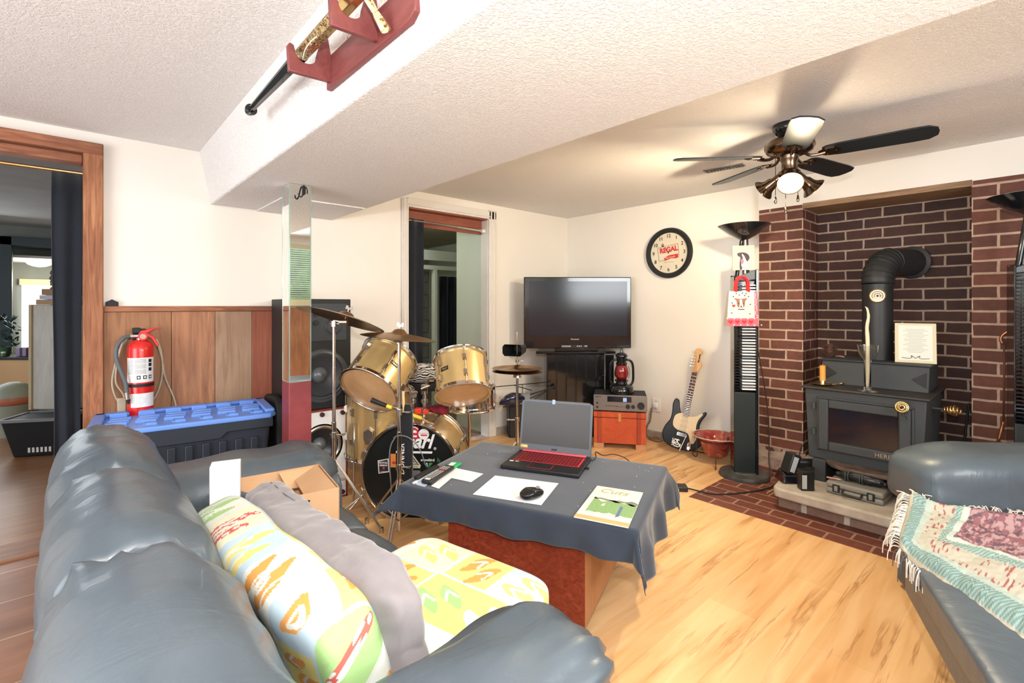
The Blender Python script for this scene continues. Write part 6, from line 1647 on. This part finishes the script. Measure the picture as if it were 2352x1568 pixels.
q=MB(sl_); heart(q,-.055,.140,.013,.0008); q.build('red_rose', hred, bag); q=MB(sl_); q.box(-.045,.062,.132,.1335,.0007,.001); q.build('rose_stem', brn, bag)
for y_ in (-.018,.010):
    MB(Mbg).tube([(-.035,y_,.235),(-.030,y_,.30),(-.012,y_,.335),(.018,y_,.338),(.045,y_,.31),(.050,y_,.235)],.009,8,5).build('handle', cloth_mat('red_ribbon',(.6,.01,.02),(.7,.02,.03),9,.6) if 'red_ribbon' not in MATS else MATS['red_ribbon'], bag, smooth=True)
cdq = thing('greeting_card', 'greeting card with a laughing dog photo standing on top of the torchiere tower', 'card', tuple(Mla @ Vector((-.03,-.03,1.47))))
Mcd = Mla @ Matrix.Translation((-.085,-.058,1.472)) @ Matrix.Rotation(R_(-4),4,'X')
MB(Mcd).box(0,.142,0,.003,0,.175).build('card_front', mat('card_cream',(.48,.38,.28),.6), cdq)
Mc2 = Mcd @ frame((0,-.0004,0), xdir=(1,0,0), ydir=(0,0,1))
q=MB(Mc2); q.box(.038,.138,.004,.150,.0001,.0004); q.build('photo_ground', mat('photo_blush',(.50,.36,.33),.6), cdq)
q=MB(Mc2); q.prism(smoothpoly([(.045,.055),(.050,.09),(.035,.10),(.030,.118),(.050,.125),(.075,.125),(.100,.112),(.110,.085),(.095,.06),(.075,.045),(.055,.0),(.045,.01)],3),.0005,.0009); q.build('dog_dark', mat('dog_black',(.03,.025,.03),.7), cdq)
q=MB(Mc2); q.prism(smoothpoly([(.060,.115),(.075,.10),(.085,.075),(.095,.05),(.085,.02),(.065,.015),(.055,.04),(.068,.07)],3),.0010,.0013); q.build('dog_grey', mat('dog_grey_white',(.62,.60,.62),.7), cdq)
q=MB(Mc2); q.lathe([(.013,.0014),(.0005,.0016)],16,Matrix.Translation((.062,.062,0)) @ Matrix.Diagonal((.8,1.4,1,1)),close=False); q.build('dog_mouth', mat('mouth_pink',(.55,.10,.12),.5), cdq)
text('Happy Birthday', Mc2 @ Matrix.Translation((.085,.160,.0006)), .013, mat('gold_script',(.5,.35,.2),.5), cdq, shear=.3)
# ================================================================ WOOD STOVE ON ITS SLAB
sl = MB(); SZ = .135
pts = smoothpoly([(3.13,1.10),(3.115,1.06),(3.115,.8),(3.105,.30),(3.4,.30),(4.2,.31),(4.22,.8),(4.2,1.17),(3.5,1.16),(3.2,1.13)],3)
pts = [(3.15,1.115),(3.125,1.10),(3.112,1.06),(3.100,.31),(4.25,.31),(4.25,1.18),(3.6,1.17)]
struct(MB().prism(pts,.075,SZ).build('hearth_slab', stone_m, bevel=.012))
struct(MB().box(3.19,4.25,.305,1.10,0,.075).build('hearth_slab_base', slab_brick, uv=True))
stv = thing('wood_stove', 'charcoal iron wood stove with a glass door in the brick recess', 'stove', (3.7,.74,SZ))
X0 = 3.45; YL, YR = 1.035,.44; ZT = .70; ZB = .27
st_ = MB()
st_.add([(X0,YR+.02,ZB),(X0,YL-.02,ZB),(4.02,YL-.02,ZB),(4.02,YR+.02,ZB),(X0+.0,YR,ZT),(X0+.0,YL,ZT),(4.02,YL,ZT),(4.02,YR,ZT)],[(0,1,2,3),(4,7,6,5),(0,4,5,1),(1,5,6,2),(2,6,7,3),(3,7,4,0)])
st_.build('firebox', iron, stv, bevel=.006)
MB().box(X0-.02,4.04,YR-.015,YL+.018,ZT,ZT+.014).build('top_plate', noisy('browned_iron',(.045,.035,.028),(.030,.030,.030),5,.45), stv, bevel=.005)
q = MB(frame((0,0,0), ydir=(0,0,1), zdir=(0,-1,0)))   # local x -> ?, y up
ups = MB(); ups.add([(3.66,YR+.02,ZT+.014),(3.66,YL-.03,ZT+.014),(4.02,YL-.03,ZT+.014),(4.02,YR+.02,ZT+.014),(3.70,YR+.02,.862),(3.70,YL-.03,.862),(4.02,YL-.03,.862),(4.02,YR+.02,.862)],[(0,1,2,3),(4,7,6,5),(0,4,5,1),(1,5,6,2),(2,6,7,3),(3,7,4,0)])
ups.build('raised_step', iron, stv, bevel=.004)
MB().box(3.685,4.03,YR+.01,YL-.02,.862,.872).build('step_plate', iron, stv, bevel=.004)
for y,s_ in ((YR+.06,1),(YL-.08,-1)):
    fx = frame((3.676,y,.785), zdir=(-1,0,.26), ydir=(.26,0,1))
    MB(fx).prism([(-.038*1,.0),(.028,.045),(.028,-.045)] if s_>0 else [(.038,.0),(-.028,.045),(-.028,-.045)],.0,.004).build('triangle_vent', matte_black, stv)
# door
DY0, DY1, DZ0, DZ1 = .505,.955,.335,.645
dm = MB(frame((X0-.002,0,0), xdir=(0,1,0), ydir=(0,0,1)))   # local z = +x world
def dprism(pts,z0,z1): dm.prism(pts,z0,z1)
door = MB(); 
for b in ((DY0,DY0+.055,DZ0,DZ1),(DY1-.055,DY1,DZ0,DZ1),(DY0+.055,DY1-.055,DZ0,DZ0+.055),(DY0+.055,DY1-.055,DZ1-.05,DZ1)): door.box(X0-.030,X0-.002,b[0],b[1],b[2],b[3])
dr = door.build('door', iron, stv, bevel=.008, seg=3)
rim_=MB()
for b in ((DY0-.012,DY0,DZ0-.01,DZ1+.01),(DY1,DY1+.012,DZ0-.01,DZ1+.01),(DY0-.012,DY1+.012,DZ1,DZ1+.012)): rim_.box(X0-.012,X0+.002,b[0],b[1],b[2],b[3])
rim_.build('door_rim', iron, stv, bevel=.003)
MB().box(X0-.016,X0-.010,DY0+.05,DY1-.05,DZ0+.05,DZ1-.045).build('glass_pane', (lambda m:(L(m, ramp(m, noise_n(m, coords(m,(1,2.2,5)),2.0,3),[(.42,(.006,.008,.016)),(.68,(.022,.010,.009))]), bsdf(m).inputs['Base Color']),m)[1])(mat('sooty_glass',(.02,.018,.022),.12,spec=.8)), dr)
text('HERITAGE', frame((X0-.031,.59,DZ0+.028), xdir=(0,-1,0), ydir=(0,0,1)), .034, dull_chrome, dr, name='cast_lettering', extrude=.002)
def coil(par, c, axis, r, h, name, mm=brass):
    M = frame(c, zdir=axis, ydir=(0,0,1)); P=[]
    for k in range(90):
        t=k/89; a=t*2*PI*5.5; rr=r*(1-abs(t-.62)*1.0)*(1.0 if t<.62 else 1-(t-.62)*1.6)
        rr=max(.006,rr); P.append((math.cos(a)*rr, math.sin(a)*rr, h*t))
    return MB(M).tube(P,.0042,6,1).build(name, mm, par, smooth=True)
MB().cyl((X0-.03,.535,.60),(X0-.055,.535,.60),.012).cyl((X0-.05,.535,.60),(X0-.055,.537,.655),.006).build('latch_arm', iron, dr, smooth=40)
coil(dr,(X0-.055,.537,.655),(-.9,-.1,.25),.030,.065,'coil_handle')
for z in (.60,.44): MB().cyl((X0-.02,DY1+.025,z-.02),(X0-.02,DY1+.025,z+.02),.012).build('hinge', iron, stv, smooth=40)
MB().cyl((3.62,YR+.0,.640),(3.62,YR-.05,.640),.006).build('damper_rod', iron, stv, smooth=40)
coil(stv,(3.62,YR-.05,.640),(-.15,-1,0),.030,.075,'coil_handle')
# ash lip and pedestal legs
lip=[(X0+.02,YL-.10),(X0-.075,YL-.16),(X0-.12,.80),(X0-.125,.70),(X0-.10,.55),(X0-.06,YR+.04),(X0+.02,YR+.02)]
MB().prism(lip,.252,.275).build('ash_lip', noisy('worn_lip',(.16,.10,.07),(.04,.036,.033),16,.6,.3,60), stv, bevel=.006)
for y0,y1 in ((YL-.12,YL-.045),(YR+.035,YR+.11)): MB().box(X0-.02,3.98,y0,y1,SZ,.27).build('leg', iron, stv, bevel=.006)
# flue pipe with elbow into the brick
pr = .082; pc = Vector((3.88,.742,0))
q=MB(); q.cyl(pc+UP*.874,pc+UP*1.36,pr,n=48)
for k in range(6): q.cyl(pc+UP*(1.25+k*.018),pc+UP*(1.256+k*.018),pr*1.03,n=44)
q.build('flue_pipe', mat('flue_black',(.022,.023,.023),.45), stv, smooth=40)
P=[]; Rr=.155
el=MB(); el.tube([pc+UP*1.36]+[Vector((3.88+Rr-Rr*math.cos(a), .742-.30*(Rr-Rr*math.cos(a)), 1.36+Rr*math.sin(a)))for a in [PI/2*k/10 for k in range(1,11)]]+[Vector((4.20,.64,1.515)),Vector((4.268,.62,1.515))],pr*1.06,40,1)
el.build('flue_elbow', MATS['flue_black'], stv, smooth=60)
q=MB()
for k in range(9):
    a=PI/2*(k+.3)/9.5; c=Vector((3.88+Rr-Rr*math.cos(a), .742-.30*(Rr-Rr*math.cos(a)), 1.36+Rr*math.sin(a))); tdir=Vector((math.sin(a),-.3*math.sin(a),math.cos(a)))
    M=frame(c,zdir=tdir,ydir=(0,1,.2)); q.tube([M @ Vector((math.cos(2*PI*j/36)*pr*1.07,math.sin(2*PI*j/36)*pr*1.07,0)) for j in range(36)],.0035,6,1,closed=True)
M=frame((4.262,.622,1.515),zdir=(-1,.3,0),ydir=(0,0,1)); MB().lathe([(pr*1.05,.0),(pr*1.35,.0),(pr*1.35,.01),(pr*1.05,.014)],40,M,close=False).build('wall_collar', MATS['flue_black'], stv, smooth=40)
q.build('elbow_ribs', MATS['flue_black'], stv, smooth=40)
th_ = thing('flue_thermometer', 'round brass thermometer on the front of the black flue pipe', 'thermometer', (3.79,.742,1.30))
fn = (Vector((0,0,0))-Vector((pc.x,pc.y,0))).normalized()
Mth = frame(Vector((pc.x,pc.y,0))+fn*(pr+.002)+UP*1.283, zdir=fn, ydir=(0,0,1))
MB(Mth).lathe([(.042,0),(.043,.006),(.038,.009),(.037,.006),(.0005,.006)],40,close=False).build('brass_case', brass, th_, smooth=40)
MB(Mth).lathe([(.036,.0065),(.0005,.0068)],36,close=False).build('dial', mat('pale_dial',(.72,.60,.45),.4), th_)
q=MB(Mth); 
for r_ in (.028,.016): q.tube([(r_*math.cos(a),r_*math.sin(a),.007) for a in [-.6+4.3*k/20 for k in range(21)]],.0014,4,1)
q.lathe([(.006,.007),(.0005,.010)],14,close=False).box(-.001,.022,-.001,.001,.008,.009); q.build('scale_marks', ink, th_)
# things on the stove
pcn = thing('pinecone', 'brown pinecone on the left of the stove step', 'pinecone', (3.86,1.005,.873))
pcm = noisy('pinecone_brown',(.16,.07,.045),(.30,.16,.11),20,.7)
pz = Vector((3.86,1.005,.873)); q=MB()
for i in range(9):
    t=i/8; rr=.046*math.sin(PI*(.16+.78*t)); zz=.006+.075*t
    for k in range(9):
        a=2*PI*(k+.5*(i%2))/9; d_=Vector((math.cos(a),math.sin(a),0))
        M=frame(pz+d_*rr*.55+UP*zz, xdir=d_*.9+UP*(.05+.6*t), zdir=UP)
        q.add([(0,-.009,0),(.026*(.6+.5*math.sin(PI*t)),-.007,.002),(.030*(.6+.5*math.sin(PI*t)),0,.005),(.026*(.6+.5*math.sin(PI*t)),.007,.002),(0,.009,0),(0,0,-.007)],[(0,1,2,3,4),(0,5,1),(1,5,2),(2,5,3),(3,5,4)],M)
q.lathe([(.012,0),(.026,.03),(.012,.075)],10,Matrix.Translation(pz)); q.build('scales', pcm, pcn)

tw_ = thing('wood_chip', 'small brown twig scrap lying beside the pinecone on the stove', 'twig', (3.80,.93,.873))
MB().tube([(3.80,.955,.880),(3.79,.93,.884),(3.80,.905,.879)],.007,6,2).build('bark', pcm, tw_, smooth=True)
cnd = thing('candle_holder', 'brass saucer holder with a short orange candle on the left of the stove top', 'candle', (3.58,.955,ZT+.0145))
cp = Vector((3.545,.962,ZT+.0145))
MB(Matrix.Translation(cp)).lathe([(.0005,.0),(.055,.002),(.062,.010),(.064,.011),(.055,.006),(.016,.006),(.013,.012),(.016,.03),(.013,.034),(.014,.040)],32,close=False).build('saucer', brass, cnd, smooth=50)
MB(Matrix.Translation(cp)).cyl((0,0,.03),(0,0,.125),.0165,n=20).cyl((0,0,.125),(0,0,.135),.0015).build('candle', mat('orange_wax',(.80,.33,.06),.5), cnd, smooth=40)
MB(Matrix.Translation(cp)).tube([(.03,-.045,.008),(.05,-.085,.012),(.045,-.105,.02),(.025,-.10,.022),(.02,-.085,.015),(.03,-.07,.01)],.003,6,4).build('ring_handle', brass, cnd, smooth=True)
gls = thing('glass_candle_holder', 'tall stemmed glass candle holder with a long cream taper on the stove top', 'candle', (3.52,.73,ZT+.0145))
gp_ = Vector((3.475,.712,ZT+.0145))
MB(Matrix.Translation(gp_)).lathe([(.0005,.0),(.050,.002),(.052,.005),(.02,.010),(.017,.02),(.0175,.17),(.022,.19),(.040,.21),(.050,.24),(.053,.275),(.0515,.275),(.047,.24),(.036,.214),(.018,.192),(.0150,.18),(.0145,.03),(.0005,.022)],40,close=False).build('glass_body', glass_m, gls, smooth=60)
MB(Matrix.Translation(gp_)).tube([(0,0,.024),(0,0,.16),(.001,0,.30),(.0,.003,.38),(.002,-.004,.44),(.004,.002,.485),(.004,.012,.500)],[.0105,.0105,.0105,.009,.0075,.006,.003],12,4).build('taper_candle', mat('cream_wax',(.80,.68,.45),.5), gls, smooth=True)
frm = thing('framed_verse', 'cream-framed printed verse leaning on the brick at the right of the stove step', 'frame', (3.80,.53,.873))
Mf = frame((3.775,.535,.874), xdir=(.18,-1,0), ydir=(.22,.02,1))
MB(Mf).box(-.098,.098,0,.245,-.016,0).build('board', mat('cream_frame_wood',(.66,.58,.38),.45), frm, bevel=.002)
MB(Mf).box(-.080,.080,.016,.230,0,.0012).build('paper', mat('verse_paper',(.76,.74,.64),.6), frm)
q=MB(Mf)
for k in range(17):
    w_=.045+.014*math.sin(k*1.9); q.box(-w_,w_,.205-k*.0088,.2072-k*.0088,.0012,.0016)
q.build('verse_lines', mat('grey_print',(.42,.40,.36),.7), frm)
q=MB(Mf); q.tube([(-.065,.030,.002),(-.03,.027,.002),(-.015,.035,.002),(-.022,.042,.002),(-.01,.040,.002),(0,.028,.002),(.012,.040,.002),(.022,.042,.002),(.016,.034,.002),(.03,.027,.002),(.065,.030,.002)],.0016,5,4); q.build('scroll_ornament', ink, frm)
# companion set hung on the right pier
tls = thing('fireplace_tools', 'brass-handled fireplace tongs hanging on the right brick pier', 'fire tongs', (3.90,.175,.7))
def PX(px,py,x=3.905):
    k=x/(749+.741*(px-1176)); return Vector((x,k*(826-.672*(px-1176)),H+(702-py)*k))
copper = mat('copper_handle',(.42,.17,.09),.35,.8)
MB().tube([PX(2318,712),PX(2318,722),PX(2318,760)],[.008,.011,.009],12,2).build('handle', copper, tls, smooth=True)
MB().tube([PX(2303,789),PX(2298,780),PX(2302,770),PX(2315,762),PX(2330,768),PX(2336,778),PX(2331,789)],.0075,8,4).build('spring_ring', copper, tls, smooth=True)
MB().tube([PX(2306,789),PX(2306,860),PX(2304,990)],.0045,8,1).tube([PX(2327,789),PX(2325,880),PX(2318,985)],.0045,8,1).build('tong_arms', rust_iron, tls, smooth=True)
tl2 = thing('fireplace_poker', 'copper-handled poker leaning on the foot of the right brick pier', 'poker', (3.88,.19,.2))
MB().tube([PX(2304,968,3.89),PX(2300,985,3.89),PX(2292,1015,3.88)],[.008,.010,.008],10,3).build('handle', copper, tl2, smooth=True)
MB().cyl(PX(2292,1015,3.88),PX(2282,1045,3.86)-UP*.3,.005).build('rod', rust_iron, tl2, smooth=40)
pk = thing('iron_poker', 'thin black poker leaning in the right corner of the brick recess', 'poker', (4.1,.33,.14))
MB().cyl((4.10,.325,.62),(4.0,.36,SZ+.002),.006).build('rod', matte_black, pk, smooth=40)
# ---- things on the slab
def SLp(px,py,z=SZ): return Zp(px,py,z)
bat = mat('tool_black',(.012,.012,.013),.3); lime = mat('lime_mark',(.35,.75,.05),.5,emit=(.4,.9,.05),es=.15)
cg = thing('battery_charger', 'black battery charger with a grey-labelled pack at the left end of the hearth slab', 'charger', tuple(SLp(1825,1112)))
Mq = rotz_frame(tuple(SLp(1812,1108)+UP*.001), ROT0+.15)
MB(Mq).add([(-.055,-.02,0),(.075,-.05,0),(.095,.08,0),(-.03,.10,0),(-.035,-.0,.05),(.055,-.02,.05),(.07,.07,.07),(-.01,.08,.07)],[(0,3,2,1),(4,5,6,7),(0,1,5,4),(1,2,6,5),(2,3,7,6),(3,0,4,7)]).build('charger_body', gloss_black, cg, bevel=.01,seg=3)
Mq2 = Mq @ Matrix.Translation((.01,.01,.05)) @ Matrix.Rotation(R_(20),4,'Y')
MB(Mq2).box(-.032,.03,-.025,.05,0,.125).build('battery_pack', bat, cg, bevel=.008,seg=3)
MB(Mq2).box(-.022,.010,-.0265,-.0245,.015,.11).build('grey_label', mat('label_grey',(.42,.45,.47),.5), cg)
b2 = thing('battery_pack', 'black battery pack with a grey label standing in front of the charger on the slab', 'battery', tuple(SLp(1855,1130)))
Mq3 = rotz_frame(tuple(SLp(1855,1128)+UP*.001), ROT0-.1)
MB(Mq3).box(-.033,.04,.0,.06,0,.115).build('pack_body', bat, b2, bevel=.006,seg=3)
MB(Mq3).box(-.030,-.004,-.0015,.001,.012,.092).build('grey_label', MATS['label_grey'], b2)
dr_ = thing('cordless_drill', 'black cordless tool with a lime mark lying behind the battery charger', 'drill', tuple(SLp(1880,1085)))
Mq4 = frame(SLp(1875,1098)+UP*.045+FV*.05, xdir=RV*.85-FV*.2+UP*.42, zdir=UP)
MB(Mq4).soft((.0,0,.02),(.19,.065,.075),4,12).cyl((.09,0,.03),(.125,0,.03),.020,.014,14).build('motor_housing', bat, dr_, smooth=50)
MB(Mq4).box(-.04,.0,-.018,.018,-.06,.0).build('grip', bat, dr_, bevel=.008)
MB(Mq4).prism([(-.045,-.012),(.02,.012),(.028,.022),(-.038,.0)],.0335,.0345,Matrix.Rotation(PI/2,4,'X')).build('lime_mark', lime, dr_)
tagp(MB().tube([SLp(1835,1095)+UP*.10,SLp(1840,1085)+UP*.16,SLp(1855,1080)+UP*.19,SLp(1868,1085)+UP*.17,SLp(1872,1090)+UP*.11],.0035,6,6).tube([SLp(1868,1085)+UP*.20,SLp(1875,1085)+UP*.165,SLp(1878,1090)+UP*.10],.003,6,5).build('charger_cable', ink, smooth=True), 'looped black cable above the battery charger', 'cable')
rdp = thing('screwdriver_bit_case', 'small red-banded bit holder beside the battery packs on the slab', 'case', tuple(SLp(1870,1112)))
q=MB(rotz_frame(tuple(SLp(1864,1112)+UP*.03+FV*.05),ROT0))
for k in range(4): q.box(0,.03,0,.02,-.026+k*.014,-.018+k*.014)
q.build('red_bands', red_plastic, rdp); MB(rotz_frame(tuple(SLp(1864,1112)+UP*.03+FV*.05),ROT0)).box(.002,.028,.002,.018,-.028,.03).cyl((.0,.01,.045),(.05,.01,.045),.012).build('body', bat, rdp)
case_m = mat('worn_grey_case',(.24,.225,.19),.45)
bc2 = thing('tool_case', 'worn grey hard tool case with two latches lying on the hearth slab under the stove', 'case', (3.3,.72,SZ))
Mcs = frame((3.255,.868,SZ+.001), xdir=(-.045,-1,0), zdir=UP)
CWd = .275
MB(Mcs).box(0,CWd,0,.20,0,.032).build('case_base', case_m, bc2, bevel=.012,seg=3)
MB(Mcs).box(0,CWd,.002,.20,.034,.068).build('case_lid', case_m, bc2, bevel=.012,seg=3)
for x in (.035,.20):
    MB(Mcs).box(x,x+.036,-.006,.002,.014,.056).build('latch_surround', matte_black, bc2, bevel=.002); MB(Mcs).box(x+.009,x+.027,-.009,-.004,.020,.050).build('latch', case_m, bc2, bevel=.002)
MB(Mcs).tube([(.088,-.002,.036),(.088,-.020,.030),(.10,-.026,.022),(.165,-.026,.018),(.178,-.020,.026),(.178,-.002,.034)],.0065,8,4).build('carry_handle', mat('brown_black_grip',(.03,.02,.016),.5), bc2, smooth=True)
gr = thing('angle_grinder', 'black power tool wrapped in its cord lying on top of the grey tool case', 'power tool', (3.35,.72,SZ+.07))
Mgr = frame((3.335,.80,SZ+.100), xdir=(.02,-1,-.04), zdir=UP)
MB(Mgr).tube([(-.035,0,0),(.0,0,.002),(.06,0,.004),(.12,0,.0),(.17,0,-.002),(.205,0,-.008)],[.014,.022,.026,.028,.024,.014],14,4).build('motor_body', bat, gr, smooth=True)
MB(Mgr).tube([(.205,0,-.008),(.24,-.005,-.018),(.26,-.01,-.026)],[.010,.006,.004],8,3).build('cord_sleeve', bat, gr, smooth=True)
q=MB(Mgr)
for k in range(4):
    x=.01+k*.024+(.02 if k>1 else 0); q.tube([(x+.006*math.cos(a)*(1 if k%2 else -1),.031*math.cos(a),.031*math.sin(a)+.001) for a in [2*PI*j/14 for j in range(14)]],.003,6,2,closed=True)
q.build('wound_cord', mat('grey_green_cord',(.07,.085,.08),.4), gr, smooth=True)
scd = thing('screwdriver', 'thin pink-handled screwdriver lying on the grey tool case', 'screwdriver', (3.30,.84,SZ+.08))
MB().cyl((3.275,.868,SZ+.082),(3.30,.825,SZ+.077),.005,n=10).build('handle', mat('pink_handle',(.55,.25,.2),.5), scd, smooth=40); MB().cyl((3.30,.825,SZ+.077),(3.31,.80,SZ+.076),.0025,n=8).build('shaft', chrome, scd)
# ---- adapter and cords on the floor
ad = thing('power_adapter', 'black laptop power adapter on the floor just right of the coffee table', 'adapter', tuple(Zp(1545,1130,0)))
Mad = frame(Zp(1530,1128,0.001), xdir=Zp(1590,1131,0)-Zp(1530,1128,0), zdir=UP)
MB(Mad).box(-.05,.14,0,.075,0,.032).build('brick', bat, ad, bevel=.006,seg=3)
MB(Mad).box(.072,.082,-.001,.001,.004,.020).build('rating_label', mat('yellow_label',(.72,.5,.12),.5), ad)
tagp(MB().tube([Mad @ Vector((.14,.03,.016)),Zp(1640,1134,.006),Zp(1700,1132,.006),Zp(1760,1122,.010),Zp(1785,1108,.03),SLp(1800,1096)+UP*.03],.0045,6,6).build('extension_lead', ink, smooth=True),'black cord running from the adapter over the hearth pavers to the charger','cord')
tagp(MB().tube([Zp(1775,1080,.006),Zp(1800,1088,.006),Zp(1830,1098,.006),Zp(1845,1104,.007)],.0045,6,5).build('trailing_lead', ink, smooth=True),'black cord on the hearth pavers behind the torchiere base','cord')
tagp(MB().cyl(Zp(1762,1132,.006),Zp(1782,1121,.006),.004,n=8).build('wood_splint', mat('splint_orange',(.7,.36,.14),.6)),'thin orange wood splint lying on the pavers by the slab','splint')
tagp(MB().tube([(3.87,2.15,.006),(3.86,2.02,.006),(3.87,1.9,.006),(3.88,1.80,.006)],.004,6,5).build('floor_cable', matte_black, smooth=True),'dark cable lying along the wall behind the guitar','cable')

# ================================================================ CEILING FAN
FC = Vector((2.775,.905,CZ))
fan = thing('ceiling_fan', 'dark bronze ceiling fan with five black blades and three spotlights', 'ceiling fan', tuple(FC))
Mf0 = Matrix.Translation(FC)
MB(Mf0).lathe([(.078,0),(.082,-.012),(.070,-.045),(.050,-.062)],40).build('canopy', gloss_black, fan, smooth=50)
MB(Mf0).lathe([(.050,-.060),(.060,-.070),(.095,-.082),(.115,-.10),(.118,-.12),(.105,-.145),(.07,-.160),(.05,-.163)],44).build('motor_housing', gunmetal, fan, smooth=40)
bz = -.172
for k,ad_ in enumerate((-83,-11,61,133,205)):
    Mb_ = Mf0 @ Matrix.Rotation(R_(ad_),4,'Z') @ Matrix.Translation((0,0,bz)) @ Matrix.Rotation(R_(-11),4,'X')
    P=[(.15,-.038),(.17,-.052),(.22,-.060),(.50,-.066),(.555,-.062),(.585,-.035),(.590,0),(.585,.035),(.555,.062),(.50,.066),(.22,.060),(.17,.052),(.15,.038)]
    bl_ = MB(Mb_).prism(P,0,.007).build('blade', mat('black_blade',(.010,.014,.018),.38) if 'black_blade' not in MATS else MATS['black_blade'], fan, bevel=.0015)
    q=MB(Mb_); q.tube([(.06,0,.02),(.09,0,-.004),(.12,0,-.010),(.16,0,-.006)],.008,8,4); q.prism([(.13,-.012),(.16,-.036),(.20,-.032),(.225,0),(.20,.032),(.16,.036),(.13,.012)],-.006,0)
    for p in ((.165,-.022),(.165,.022),(.205,0)): q.cyl((p[0],p[1],-.009),(p[0],p[1],-.005),.006,n=10)
    q.build('blade_bracket', gunmetal, bl_, smooth=40)
MB(Mf0).lathe([(.045,-.163),(.042,-.185),(.036,-.195),(.036,-.235),(.050,-.245),(.052,-.262),(.035,-.280),(.0005,-.284)],36).build('light_fitter', gunmetal, fan, smooth=40)
lit = mat('lit_bulb',(1,.9,.7),.4,emit=(1,.86,.6),es=26); unlit = mat('unlit_reflector',(.40,.36,.30),.15,1)
camd = (Vector((0,0,H))-FC); ca0 = math.atan2(camd.y,camd.x)
for k,(ang,on,tl) in enumerate(((ca0+R_(2),True,42),(ca0-R_(118),True,30),(ca0+R_(118),False,42))):
    # direction of the head: outwards and down
    d_=Vector((math.cos(ang)*math.cos(R_(tl)),math.sin(ang)*math.cos(R_(tl)),-math.sin(R_(tl))))
    p0=FC+Vector((math.cos(ang)*.035,math.sin(ang)*.035,-.255)); p1=p0+d_*.075
    M=frame(p0,zdir=d_,ydir=(0,0,1))
    hd=MB(M).lathe([(.012,-.012),(.020,.0),(.022,.050),(.030,.062),(.033,.085),(.040,.10),(.058,.118),(.060,.122),(.054,.120),(.036,.10),(.0005,.092)],36,close=False).build('spotlight', gunmetal, fan, smooth=50)
    MB(M).lathe([(.034,.098),(.050,.112),(.048,.118),(.0005,.126)],32,close=False).build('bulb', lit if on else unlit, hd, smooth=True)
    if on: lamp('fan_bulb_%d'%(k+1),'POINT',tuple(p0+d_*.15),9,(1,.82,.56),.03)
    if on: lamp('fan_spot_%d'%(k+1),'SPOT',tuple(p0+d_*.15),60,(1,.80,.52),.03,target=tuple(p0+d_*1.0),spot=R_(150))
def chain(dx,dy,z0,z1,thick=.0016):
    q=MB(Mf0); q.cyl((dx,dy,z0),(dx,dy,z1),thick,n=6); q.lathe([(.0015,0),(.004,-.004),(.0075,-.028),(.0055,-.036),(.0005,-.038)],12,Matrix.Translation((dx,dy,z1))); return q.build('pull_chain', gunmetal, fan, smooth=40)
rx,ry = RV.x,RV.y
chain(-.072*rx,-.072*ry,-.17,-.375); chain(.045*rx,.045*ry,-.17,-.365); chain(-.012*rx-.02,-.012*ry,-.28,-.43)
vt = thing('ceiling_vent', 'narrow grey metal vent in the ceiling left of the fan', 'vent', (3.31,1.49,CZ))
Mvt = frame((3.31,1.49,CZ-.001), xdir=(.08,-1,0), zdir=(0,0,-1))
MB(Mvt).box(-.13,.13,-.035,.035,0,.006).build('frame', mat('vent_grey',(.16,.15,.14),.45), vt, bevel=.002)
q=MB(Mvt)
for k in range(12): q.box(-.118+k*.0205,-.104+k*.0205,-.026,.026,.004,.010)
q.build('louvres', mat('vent_dark',(.035,.034,.034),.4), vt)
